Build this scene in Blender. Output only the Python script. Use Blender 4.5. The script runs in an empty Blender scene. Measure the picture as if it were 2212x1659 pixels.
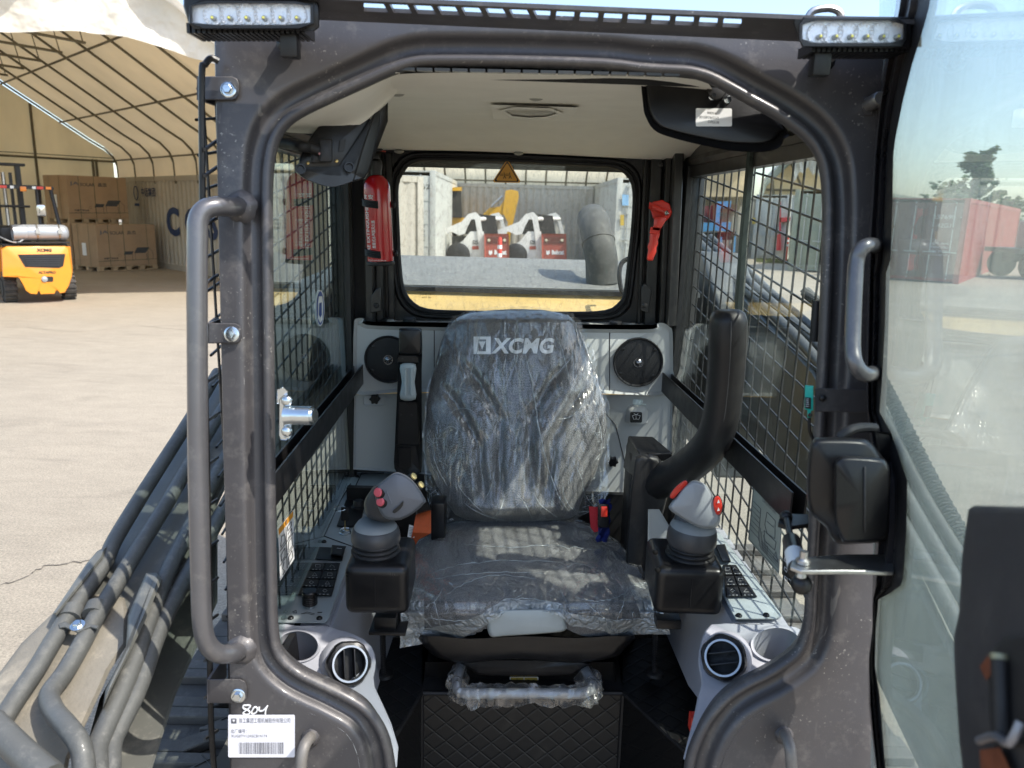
import bpy, bmesh, math, random
from mathutils import Vector as V, Matrix, noise as mnoise
random.seed(7)
sc = bpy.context.scene
COL = sc.collection
R = math.radians
# ---------------------------------------------------------------- camera
F = 1650.0                      # focal length in pixels of a 2212 px wide picture
CX, CY = 1106.0, 829.5
PITCH, ROLL = R(12.8), R(1.5)
CAM = V((0, 0, 1.9))
_r = V((1, 0, 0)); _f = V((0, math.cos(PITCH), -math.sin(PITCH))); _u = V((0, math.sin(PITCH), math.cos(PITCH)))
CR = _r*math.cos(ROLL) + _u*math.sin(ROLL)
CU = -_r*math.sin(ROLL) + _u*math.cos(ROLL)
cd = bpy.data.cameras.new('Camera'); cam = bpy.data.objects.new('Camera', cd); COL.objects.link(cam)
cam.matrix_world = Matrix(((CR.x, CU.x, -_f.x, CAM.x), (CR.y, CU.y, -_f.y, CAM.y), (CR.z, CU.z, -_f.z, CAM.z), (0, 0, 0, 1)))
cd.sensor_width = 36; cd.lens = 36*F/2212; cd.clip_start = .02; cd.clip_end = 3000
cd.dof.use_dof = True; cd.dof.focus_distance = 1.9; cd.dof.aperture_fstop = 7
sc.camera = cam
# ---------------------------------------------------------------- light
SUN = V((.53, -.27, .80)).normalized()
w = bpy.data.worlds.new('World'); sc.world = w; w.use_nodes = True
nt = w.node_tree; nt.nodes.clear()
sky = nt.nodes.new('ShaderNodeTexSky'); sky.sky_type = 'NISHITA'; sky.sun_disc = False
sky.sun_elevation = math.asin(SUN.z); sky.sun_rotation = math.atan2(SUN.x, SUN.y)
sky.air_density = 1.0; sky.dust_density = 1.5; sky.ozone_density = 1.2
bg = nt.nodes.new('ShaderNodeBackground'); bg.inputs[1].default_value = .15
ow = nt.nodes.new('ShaderNodeOutputWorld')
nt.links.new(sky.outputs[0], bg.inputs[0]); nt.links.new(bg.outputs[0], ow.inputs[0])
sd = bpy.data.lights.new('Sun', 'SUN'); sd.energy = 2.45; sd.angle = R(.53); sd.color = (1, .955, .88)
so = bpy.data.objects.new('Sun', sd); COL.objects.link(so)
so.rotation_euler = (-SUN).to_track_quat('-Z', 'Y').to_euler(); so.location = SUN*30
sc.view_settings.view_transform = 'Standard'; sc.view_settings.look = 'None'
sc.view_settings.exposure = 1.3; sc.view_settings.gamma = 1
sc.cycles.max_bounces = 10; sc.cycles.diffuse_bounces = 6; sc.cycles.glossy_bounces = 5
sc.cycles.transparent_max_bounces = 40; sc.cycles.transmission_bounces = 6
sc.cycles.caustics_reflective = False; sc.cycles.caustics_refractive = False
sc.cycles.sample_clamp_indirect = 6
# ---------------------------------------------------------------- pixel rays -> points of the place
def ray(x, y): return (_f*F + CR*(x-CX) - CU*(y-CY)).normalized()
def hit(x, y, p, n):
    d = ray(x, y); return CAM + d*((p-CAM).dot(n)/d.dot(n))
def P(x, y, Y): return hit(x, y, V((0, Y, 0)), V((0, 1, 0)))
def PX(x, y, X): return hit(x, y, V((X, 0, 0)), V((1, 0, 0)))
def PZ(x, y, Z): return hit(x, y, V((0, 0, Z)), V((0, 0, 1)))
FN = V((0, -1, .13)).normalized(); FP = V((0, 1.10, 1.65))
def PF(x, y, off=0): return hit(x, y, FP+FN*off, FN)
# ---------------------------------------------------------------- materials
MATS = {}
def nodes(name):
    m = bpy.data.materials.new(name); m.use_nodes = True; t = m.node_tree; t.nodes.clear()
    o = t.nodes.new('ShaderNodeOutputMaterial'); MATS[name] = m
    return m, t, o
def N(t, typ, **k):
    n = t.nodes.new(typ)
    for a, b in k.items():
        if a.startswith('i_'):
            n.inputs[a[2:].replace('_', ' ')].default_value = b
        else: setattr(n, a, b)
    return n
def c4(c): return (c[0], c[1], c[2], 1)
def mixc(t, fac, a, b, mode='MIX'):
    n = t.nodes.new('ShaderNodeMix'); n.data_type = 'RGBA'; n.blend_type = mode
    for s, val in ((0, fac), (6, a), (7, b)):
        if hasattr(val, 'links'): t.links.new(val, n.inputs[s])
        else: n.inputs[s].default_value = val if s == 0 else c4(val)
    return n.outputs[2]
def mth(t, op, a, b=0.0, clamp=False):
    n = t.nodes.new('ShaderNodeMath'); n.operation = op; n.use_clamp = clamp
    for i, val in enumerate((a, b)):
        if hasattr(val, 'links'): t.links.new(val, n.inputs[i])
        else: n.inputs[i].default_value = val
    return n.outputs[0]
def rng(t, v, a, b, c=0., d=1.):
    n = t.nodes.new('ShaderNodeMapRange'); t.links.new(v, n.inputs[0])
    for i, x in enumerate((a, b, c, d)): n.inputs[i+1].default_value = x
    return n.outputs[0]
def tex(t, scale, detail=4, rough=.6, stretch=None, dist=0):
    tc = N(t, 'ShaderNodeTexCoord'); src = tc.outputs['Object']
    if stretch:
        mp = N(t, 'ShaderNodeMapping'); mp.inputs['Scale'].default_value = stretch; t.links.new(src, mp.inputs[0]); src = mp.outputs[0]
    n = N(t, 'ShaderNodeTexNoise'); n.inputs['Scale'].default_value = scale; n.inputs['Detail'].default_value = detail
    n.inputs['Roughness'].default_value = rough; n.inputs['Distortion'].default_value = dist
    t.links.new(src, n.inputs['Vector']); return n.outputs['Fac']
def M(name, col, rough=.5, metal=0., var=.12, scale=9., bump=0., bscale=300., dust=0., dcol=(.42, .37, .30), coat=0., dscale=22., up=.5, spec=.5, stretch=None, sheen=0., emit=None, fleck=0.):
    """general painted / plastic / cloth surface: tone variation, fine grain, dust that gathers in patches and on upward faces"""
    if name in MATS: return MATS[name]
    m, t, o = nodes(name)
    b = N(t, 'ShaderNodeBsdfPrincipled'); t.links.new(b.outputs[0], o.inputs[0])
    f = tex(t, scale, 5, .6, stretch)
    f = rng(t, f, .3, .7)
    c = mixc(t, f, [x*(1-var) for x in col], [min(1, x*(1+var)) for x in col])
    r = rng(t, tex(t, scale*2.7, 3), .3, .7, max(.02, rough*.85), min(1, rough*1.15))
    if dust:
        d1 = rng(t, tex(t, dscale, 8, .75), .52, .72, 0, 1)
        ge = N(t, 'ShaderNodeNewGeometry'); sx = N(t, 'ShaderNodeSeparateXYZ'); t.links.new(ge.outputs['Normal'], sx.inputs[0])
        u = rng(t, sx.outputs[2], -.1, 1., 1-up, 1.)
        d2 = rng(t, tex(t, dscale*.22, 3), .35, .65, .35, 1)
        d = mth(t, 'MULTIPLY', mth(t, 'MULTIPLY', d1, u), d2)
        base = mth(t, 'MULTIPLY', u, .18)
        d = mth(t, 'MULTIPLY', mth(t, 'ADD', d, base), dust, True)
        c = mixc(t, d, c, dcol); r = mth(t, 'ADD', r, mth(t, 'MULTIPLY', d, .5), True)
    if fleck:
        fk_ = mth(t, 'MULTIPLY', rng(t, tex(t, 210, 2, .5), .66, .70, 0, fleck), rng(t, tex(t, 9, 3, .6), .5, .62), True)
        sc_ = mth(t, 'MULTIPLY', rng(t, tex(t, 60, 2, .5, (1, 1, .12), .5), .69, .72, 0, fleck*.6), rng(t, tex(t, 5, 3, .6), .5, .6), True)
        c = mixc(t, mth(t, 'MAXIMUM', fk_, sc_), c, (.45, .42, .37))
    t.links.new(c, b.inputs['Base Color']); t.links.new(r, b.inputs['Roughness'])
    b.inputs['Metallic'].default_value = metal; b.inputs['Coat Weight'].default_value = coat
    b.inputs['Coat Roughness'].default_value = .12; b.inputs['Specular IOR Level'].default_value = spec
    if sheen: b.inputs['Sheen Weight'].default_value = sheen
    if emit: b.inputs['Emission Color'].default_value = c4(emit[0]); b.inputs['Emission Strength'].default_value = emit[1]
    if bump:
        bp = N(t, 'ShaderNodeBump'); bp.inputs['Strength'].default_value = min(1, bump); bp.inputs['Distance'].default_value = .4/bscale
        t.links.new(tex(t, bscale, 2), bp.inputs['Height']); t.links.new(bp.outputs[0], b.inputs['Normal'])
    return m
def GLASS(name, tint, dirt_haze=0., dcol=(.6, .6, .55), dscale=40, refl=1., stretch=None, rough=0.0, thr=(.45, .75), base=0.):
    if name in MATS: return MATS[name]
    m, t, o = nodes(name)
    lw = N(t, 'ShaderNodeLayerWeight'); lw.inputs[0].default_value = .5
    p5 = mth(t, 'POWER', lw.outputs['Facing'], 5.)
    fr = mth(t, 'ADD', mth(t, 'MULTIPLY', p5, .70*refl), .022*refl, True)
    tr = N(t, 'ShaderNodeBsdfTransparent'); tr.inputs[0].default_value = c4([x**.5 for x in tint])
    gl = N(t, 'ShaderNodeBsdfGlossy'); gl.inputs['Roughness'].default_value = rough; gl.inputs['Color'].default_value = (1, 1, 1, 1)
    mx = N(t, 'ShaderNodeMixShader'); t.links.new(fr, mx.inputs[0]); t.links.new(tr.outputs[0], mx.inputs[1]); t.links.new(gl.outputs[0], mx.inputs[2])
    out = mx.outputs[0]
    if dirt_haze:
        d = rng(t, tex(t, dscale, 8, .8, stretch), thr[0], thr[1], base, 1.)
        d = mth(t, 'MULTIPLY', d, dirt_haze, True)
        df = N(t, 'ShaderNodeBsdfDiffuse'); df.inputs[0].default_value = c4(dcol)
        m2 = N(t, 'ShaderNodeMixShader'); t.links.new(d, m2.inputs[0]); t.links.new(out, m2.inputs[1]); t.links.new(df.outputs[0], m2.inputs[2]); out = m2.outputs[0]
    t.links.new(out, o.inputs[0]); return m
# ---------------------------------------------------------------- mesh builder
def frame_from(d, up=V((0, 0, 1))):
    d = d.normalized()
    if abs(d.dot(up)) > .98: up = V((0, 1, 0))
    x = d.cross(up).normalized(); return x, x.cross(d).normalized()
def cr(pts, n=6, closed=False):
    """Catmull-Rom resampling"""
    pts = [V(p) for p in pts]; out = []; L = len(pts)
    rngi = range(L if closed else L-1)
    for i in rngi:
        if closed: a, b, c, d = pts[i-1], pts[i], pts[(i+1) % L], pts[(i+2) % L]
        else: a, b, c, d = pts[max(i-1, 0)], pts[i], pts[i+1], pts[min(i+2, L-1)]
        for k in range(n):
            s = k/n
            out.append(.5*((2*b)+(c-a)*s+(2*a-5*b+4*c-d)*s*s+(3*b-a-3*c+d)*s**3))
    if not closed: out.append(pts[-1])
    return out
def inset(poly, d):
    """offset a 2D closed polygon inwards by d (positive = towards the left of travel)"""
    L = len(poly); out = []
    for i in range(L):
        a, b, c = V(poly[i-1]), V(poly[i]), V(poly[(i+1) % L])
        e1 = (b-a).normalized(); e2 = (c-b).normalized()
        n = V((-(e1.y+e2.y), e1.x+e2.x))
        if n.length < 1e-6: n = V((-e1.y, e1.x))
        n.normalize(); k = max(.45, n.dot(V((-e1.y, e1.x))))
        out.append(b+n*(d/k))
    return out
class MB:
    def __init__(s): s.v = []; s.f = []; s.mi = []; s.m = []
    def idx(s, m):
        if m not in s.m: s.m.append(m)
        return s.m.index(m)
    def add(s, vs, fs, m):
        k = len(s.v); i = s.idx(m); s.v += [V(x) for x in vs]
        for f in fs: s.f.append([k+a for a in f]); s.mi.append(i)
        return s
    def bm(s, bm_, m, mat=None):
        bm_.verts.index_update(); vs = [(mat @ x.co) if mat else x.co.copy() for x in bm_.verts]
        s.add(vs, [[x.index for x in f.verts] for f in bm_.faces], m); bm_.free(); return s
    def box(s, c, size, m, ax=None, bev=0., seg=2, taper=None):
        """box centred at c; ax = (x, y, z) axis vectors"""
        b = bmesh.new(); bmesh.ops.create_cube(b, size=1.)
        for x in b.verts:
            if taper and x.co.z > 0: x.co.x *= taper[0]; x.co.y *= taper[1]
            x.co = V((x.co.x*size[0], x.co.y*size[1], x.co.z*size[2]))
        if bev: bmesh.ops.bevel(b, geom=b.edges[:]+b.verts[:], offset=bev, segments=seg, profile=.6, affect='EDGES', clamp_overlap=True)
        ax = ax or (V((1, 0, 0)), V((0, 1, 0)), V((0, 0, 1)))
        mt = Matrix.Identity(4)
        for i in range(3):
            a = V(ax[i]).normalized()
            for j in range(3): mt[j][i] = a[j]
            mt[i][3] = c[i]
        return s.bm(b, m, mt)
    def tube(s, pts, r, m, n=10, closed=False, caps=True):
        pts = [V(p) for p in pts]; L = len(pts)
        rs = r if hasattr(r, '__len__') else [r]*L
        vs = []; fs = []; xp = None
        for i, p in enumerate(pts):
            if closed: d = pts[(i+1) % L]-pts[i-1]
            else: d = pts[min(i+1, L-1)]-pts[max(i-1, 0)]
            if d.length < 1e-9: d = V((0, 0, 1))
            d.normalize()
            if xp is None: x, y = frame_from(d)
            else:
                x = (xp - d*xp.dot(d)).normalized(); y = x.cross(d)
            xp = x
            for k in range(n):
                a = 2*math.pi*k/n; vs.append(p+(x*math.cos(a)+y*math.sin(a))*rs[i])
        for i in range(L if closed else L-1):
            j = (i+1) % L
            for k in range(n): fs.append([i*n+k, i*n+(k+1) % n, j*n+(k+1) % n, j*n+k])
        if caps and not closed: fs.append(list(range(n))[::-1]); fs.append([(L-1)*n+k for k in range(n)])
        return s.add(vs, fs, m)
    def lathe(s, prof, m, o=(0, 0, 0), ax=(0, 0, 1), n=24, mats=None, cap=True):
        """prof = [(radius, height along ax)]"""
        ax = V(ax).normalized(); x, y = frame_from(ax); o = V(o); L = len(prof)
        vs = []; fs = []
        for r_, h in prof:
            for k in range(n):
                a = 2*math.pi*k/n; vs.append(o+ax*h+(x*math.cos(a)+y*math.sin(a))*max(r_, 1e-5))
        for i in range(L-1):
            for k in range(n): fs.append([i*n+k, i*n+(k+1) % n, (i+1)*n+(k+1) % n, (i+1)*n+k])
        if cap: fs.append(list(range(n))[::-1]); fs.append([(L-1)*n+k for k in range(n)])
        return s.add(vs, fs, m)
    def poly(s, pts, m, t=None, tn=None):
        """flat polygon, optionally extruded by vector t"""
        pts = [V(p) for p in pts]; L = len(pts)
        b = bmesh.new(); vs = [b.verts.new(p) for p in pts]; f0 = b.faces.new(vs)
        if t is not None:
            r_ = bmesh.ops.extrude_face_region(b, geom=[f0])
            bmesh.ops.translate(b, verts=[g for g in r_['geom'] if isinstance(g, bmesh.types.BMVert)], vec=V(t))
            bmesh.ops.recalc_face_normals(b, faces=b.faces[:])
        big = [f for f in b.faces if len(f.verts) > 4]
        if big: bmesh.ops.triangulate(b, faces=big)
        return s.bm(b, m)
    def quad(s, a, b, c, d, m): return s.add([a, b, c, d], [[0, 1, 2, 3]], m)
    def plate(s, fn, outl, o1, o2, m, bev=0.):
        """outline in pixels lifted by fn(x, y, off); thick between off o1 (back) and o2 (front)"""
        L = len(outl); rings = [[fn(x, y, o1) for x, y in outl]]
        if bev:
            c = V((sum(p[0] for p in outl)/L, sum(p[1] for p in outl)/L))
            rings.append([fn(x, y, o2-bev) for x, y in outl])
            ar = sum(outl[i-1][0]*outl[i][1]-outl[i][0]*outl[i-1][1] for i in range(L))
            k = bev*F/(fn(c.x, c.y, o2)-CAM).length
            ins = inset([V(p) for p in outl], k if ar > 0 else -k)
            rings.append([fn(p.x, p.y, o2) for p in ins])
        else: rings.append([fn(x, y, o2) for x, y in outl])
        vs = [p for r_ in rings for p in r_]; fs = []
        for i in range(len(rings)-1):
            for k in range(L): fs.append([i*L+k, i*L+(k+1) % L, (i+1)*L+(k+1) % L, (i+1)*L+k])
        b = bmesh.new(); bv = [b.verts.new(x) for x in vs]
        for f in fs: b.faces.new([bv[a] for a in f])
        f1 = b.faces.new(bv[-L:]); f2 = b.faces.new(bv[:L])
        bmesh.ops.recalc_face_normals(b, faces=b.faces[:])
        bmesh.ops.triangulate(b, faces=[f1, f2])
        return s.bm(b, m)
    def grid(s, rows, m, closed=False, flip=False):
        nr, nc = len(rows), len(rows[0]); vs = [p for r_ in rows for p in r_]; fs = []
        for i in range(nr-1):
            for j in range(nc if closed else nc-1):
                k = (j+1) % nc; f = [i*nc+j, i*nc+k, (i+1)*nc+k, (i+1)*nc+j]
                fs.append(f[::-1] if flip else f)
        return s.add(vs, fs, m)
    def sphere(s, c, r_, m, n=12, ax=None):
        b = bmesh.new(); bmesh.ops.create_uvsphere(b, u_segments=n, v_segments=max(6, n//2+2), radius=1.)
        rr = r_ if hasattr(r_, '__len__') else (r_, r_, r_)
        ax = ax or (V((1, 0, 0)), V((0, 1, 0)), V((0, 0, 1)))
        c = V(c)
        for x in b.verts: q = x.co.copy(); x.co = c+ax[0]*q.x*rr[0]+ax[1]*q.y*rr[1]+ax[2]*q.z*rr[2]
        return s.bm(b, m)
    def text(s, body, bl, right, up, m, bold=0., shear=0., lift=None):
        """text fitted into the parallelogram bl + right, bl + up"""
        cu = bpy.data.curves.new('t', 'FONT'); cu.body = body; cu.size = 1; cu.offset = bold; cu.shear = shear; cu.resolution_u = 3
        ob = bpy.data.objects.new('t', cu); COL.objects.link(ob); bpy.context.view_layer.update()
        me = ob.evaluated_get(bpy.context.evaluated_depsgraph_get()).to_mesh()
        co = [x.co.copy() for x in me.vertices]; fs = [list(p.vertices) for p in me.polygons]
        bpy.data.objects.remove(ob); bpy.data.curves.remove(cu)
        if not co: return s
        x0 = min(c.x for c in co); x1 = max(c.x for c in co); y0 = min(c.y for c in co); y1 = max(c.y for c in co)
        bl, right, up = V(bl), V(right), V(up); lf = V(lift) if lift is not None else V((0, 0, 0))
        return s.add([bl+right*((c.x-x0)/(x1-x0))+up*((c.y-y0)/(y1-y0))+lf for c in co], fs, m)
    def build(s, name, parent=None, smooth=35, bevel=0., sub=0):
        me = bpy.data.meshes.new(name)
        org = ORG.get(parent.name, V((0, 0, 0))) if parent else V((0, 0, 0))
        me.from_pydata([tuple(x-org) for x in s.v], [], s.f)
        for m in s.m: me.materials.append(m)
        me.polygons.foreach_set('material_index', s.mi)
        me.polygons.foreach_set('use_smooth', [smooth > 0]*len(s.f))
        me.update()
        if smooth: me.set_sharp_from_angle(angle=R(smooth))
        o = bpy.data.objects.new(name, me); COL.objects.link(o)
        if parent: o.parent = parent; ORG[o.name] = org
        else: ORG[o.name] = V((0, 0, 0))
        if bevel:
            b = o.modifiers.new('Bevel', 'BEVEL'); b.width = bevel; b.segments = 2; b.limit_method = 'ANGLE'; b.angle_limit = R(40)
        if sub:
            b = o.modifiers.new('Sub', 'SUBSURF'); b.levels = sub; b.render_levels = sub
        return o
ORG = {}
def thing(name, label, cat, loc, group=None):
    o = bpy.data.objects.new(name, None); COL.objects.link(o); o.location = loc; o.empty_display_size = .1
    o['label'] = label; o['category'] = cat; ORG[o.name] = V(loc)
    if group: o['group'] = group
    return o
def tag(o, label, cat, group=None, kind=None):
    if label: o['label'] = label
    if cat: o['category'] = cat
    if group: o['group'] = group
    if kind: o['kind'] = kind
    return o
def part(name, mb, parent, label=None, **k):
    o = mb.build(name, parent, **k)
    if label: o['label'] = label
    return o
def circ(c, r_, n=16, a0=0.): return [(c[0]+r_*math.cos(a0+2*math.pi*k/n), c[1]+r_*math.sin(a0+2*math.pi*k/n)) for k in range(n)]
def rrect(x0, y0, x1, y1, r_, n=4):
    out = []
    for cx, cy, a in ((x1-r_, y0+r_, -90), (x1-r_, y1-r_, 0), (x0+r_, y1-r_, 90), (x0+r_, y0+r_, 180)):
        for k in range(n+1): t_ = R(a+90*k/n); out.append((cx+r_*math.cos(t_), cy+r_*math.sin(t_)))
    return out
def lerp(a, b, t_): return a+(b-a)*t_
def pillow(s, fn, outl, d0, d1, m, rnd=.3, rd=None, steps=4, dome=0.):
    """rounded solid: pixel outline carried by fn(x, y, depth) from depth d0 (front) to d1 (back)"""
    L = len(outl); cx = sum(p[0] for p in outl)/L; cy = sum(p[1] for p in outl)/L
    rd = rd if rd is not None else (d1-d0)*.5
    prof = [(1-rnd*(1-math.sin(R(90*k/steps))), d0+rd*(1-math.cos(R(90*k/steps)))) for k in range(steps+1)]
    sg = 1 if d1 > d0 else -1
    if abs(rd*2) < abs(d1-d0)-1e-6 or True:
        prof += [(a, d1-(b-d0)) for a, b in prof[::-1]]
    vs = []; fs = []
    for sc_, dd in prof:
        vs += [fn(cx+(x-cx)*sc_, cy+(y-cy)*sc_, dd) for x, y in outl]
    for i in range(len(prof)-1):
        for k in range(L): fs.append([i*L+k, i*L+(k+1) % L, (i+1)*L+(k+1) % L, (i+1)*L+k])
    n = len(vs); vs += [fn(cx, cy, d0-dome), fn(cx, cy, d1+dome)]
    for k in range(L):
        fs.append([k, n, (k+1) % L]); q = (len(prof)-1)*L; fs.append([q+k, q+(k+1) % L, n+1])
    b = bmesh.new(); bv = [b.verts.new(x) for x in vs]
    for f in fs: b.faces.new([bv[a] for a in f])
    bmesh.ops.recalc_face_normals(b, faces=b.faces[:])
    return s.bm(b, m)
MB.pillow = pillow
def textfn(s, body, fn, m, bold=0., shear=0.):
    """text whose unit box is carried by fn(u, v)"""
    k = len(s.v); s.text(body, (0, 0, 0), (1, 0, 0), (0, 1, 0), m, bold, shear)
    for i in range(k, len(s.v)): s.v[i] = fn(s.v[i].x, s.v[i].y)
    return s
MB.textfn = textfn
def polar(poly, c, n, a0=0.):
    """sample a star-shaped pixel outline at n even angles round c"""
    out = []; L = len(poly)
    for k in range(n):
        a = a0+2*math.pi*k/n; dx, dy = math.cos(a), math.sin(a); best = None
        for i in range(L):
            x1, y1 = poly[i-1][0]-c[0], poly[i-1][1]-c[1]; x2, y2 = poly[i][0]-c[0], poly[i][1]-c[1]
            ex, ey = x2-x1, y2-y1; den = dx*ey-dy*ex
            if abs(den) < 1e-9: continue
            t_ = (x1*ey-y1*ex)/den; s_ = (x1*dy-y1*dx)/den
            if t_ > 0 and -1e-6 <= s_ <= 1+1e-6 and (best is None or t_ < best): best = t_
        out.append((c[0]+dx*best, c[1]+dy*best))
    return out
def smooth2(pts, n=5, closed=True):
    return [(p.x, p.y) for p in cr([(a, b, 0) for a, b in pts], n, closed)]
def text_px(mb, body, fn, x0, y0, x1, y1, m, off, bold=0., shear=0., sy=0.):
    """text in the pixel box x0,y0 (bottom left) - x1,y1 (top right) on a surface fn(x, y, off); sy = rise in pixels along the line"""
    return mb.textfn(body, lambda u, v: fn(lerp(x0, x1, u), lerp(y0, y1, v)+sy*u, off), m, bold, shear)
# walls of the cab (turned about two degrees from the view)
LW = (V((-.47, 2.2, 0)), V((.95, .035, 0)).normalized()); RW = (V((.467, 2.2, 0)), V((-.95, -.035, 0)).normalized())
def PL(x, y, d=0.): return hit(x, y, LW[0]+LW[1]*d, LW[1])      # d = into the cab
def PR(x, y, d=0.): return hit(x, y, RW[0]+RW[1]*d, RW[1])
def WL(Y, z, d=0.):   # point of the left wall by distance and height
    return V((-.47+(2.2-Y)*.035/.95, Y, z))+LW[1]*d
def WR(Y, z, d=0.): return V((.467+(2.2-Y)*.035/.95, Y, z))+RW[1]*d
# ---------------------------------------------------------------- shared materials
paint = M('cab_paint', (.056, .053, .057), .42, .3, .12, 7, coat=.14, dust=.62, dcol=(.31, .285, .25), dscale=26, up=.55, bump=.18, bscale=420, fleck=.5)
paint_in = M('inner_paint', (.020, .021, .022), .36, .2, .12, 7, coat=.2, dust=.18)
blackp = M('black_plastic', (.0095, .0095, .0105), .45, 0, .15, 12, bump=.25, bscale=900, dust=.08, spec=.4)
blackp_s = M('satin_black_plastic', (.0065, .0065, .0075), .32, 0, .1, 12, bump=.2, bscale=700, dust=.03, spec=.4)
rubber = M('rubber', (.008, .008, .009), .55, 0, .2, 12, dust=.05, spec=.4)
blackm = M('black_metal', (.010, .010, .011), .38, .3, .12, 9, dust=.1)
guard = M('guard_steel', (.03, .032, .035), .42, .5, .1, 20, dust=.4)
greyp = M('grey_plastic', (.47, .48, .465), .55, 0, .03, 6, bump=.35, bscale=650, dust=.08)
greyp2 = M('lavender_grey_plastic', (.35, .355, .385), .5, 0, .03, 6, bump=.25, bscale=650, dust=.08)
conpl = M('console_plate', (.36, .40, .405), .45, .1, .03, 6, bump=.2, bscale=800)
zinc = M('zinc', (.62, .66, .68), .22, 1., .1, 30, bump=.1, bscale=200)
steel = M('steel', (.5, .49, .47), .38, 1., .15, 60)
white = M('white_label', (.8, .8, .78), .45, 0, .02)
black = M('black_ink', (.012, .012, .012), .5, 0, .02)
redp = M('red_plastic', (.62, .035, .02), .35, 0, .06, 12, coat=.2)
conc = M("concrete_ground", (.335, .286, .214), .85, 0, .10, .35, bump=.6, bscale=90)
t = conc.node_tree; bs = [n for n in t.nodes if n.type == 'BSDF_PRINCIPLED'][0]
base = bs.inputs['Base Color'].links[0].from_socket
fine = mth(t, 'MULTIPLY', rng(t, tex(t, 85, 4, .8), .35, .65, .62, 1.26), rng(t, tex(t, 28, 5, .8), .35, .65, .92, 1.06)); med = mth(t, 'MULTIPLY', rng(t, tex(t, 3.1, 6, .7, (1, 2.2, 1)), .35, .65, .91, 1.06), rng(t, tex(t, .55, 5, .65, (1, 3.5, 1), 1.5), .56, .70, 1., .84))
mm = mth(t, 'MULTIPLY', fine, med); cb = N(t, 'ShaderNodeCombineColor')
for i in range(3): t.links.new(mm, cb.inputs[i])
t.links.new(mixc(t, 1., base, cb.outputs[0], 'MULTIPLY'), bs.inputs['Base Color'])
mb = MB(); mb.quad((-900, -300, 0), (900, -300, 0), (900, 1500, 0), (-900, 1500, 0), conc)
g = mb.build('ground'); tag(g, 'pale sun bleached concrete yard', None, kind='structure')

crm = M('crack_dark', (.10, .085, .065), .9); mb = MB(); r = random.Random(4)
for pl in ([(-60, 1268), (40, 1250), (110, 1222), (170, 1214), (250, 1192), (330, 1180)], [(520, 700), (400, 712), (300, 704), (180, 716), (60, 708)], [(1960, 760), (2080, 772), (2230, 764)]):
    c = cr([PZ(x, y, .004)+V((r.uniform(-.03, .03), r.uniform(-.03, .03), 0)) for x, y in pl], 9); c = [p+V((r.uniform(-.015, .015), r.uniform(-.02, .02), 0)) for p in c]
    mb.grid([[p+V((0, -.003-r.random()*.004, 0)) for p in c], [p+V((0, .003+r.random()*.003, 0)) for p in c]], crm)
g2 = mb.build('ground_crack'); tag(g2, 'fine dark crack running across the concrete', None, kind='structure')
# ================================================================ the yard behind the loader
Zu = V((0, 0, 1))
steelp = M('shed_pipe', (.14, .125, .085), .5, .4, .2, 3); beige = M('tarp_beige', (.86, .75, .55), .8, 0, .06, 1.2); whitet = M('tarp_white', (.74, .70, .61), .6, 0, .08, .9, bump=.8, bscale=3)
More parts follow.
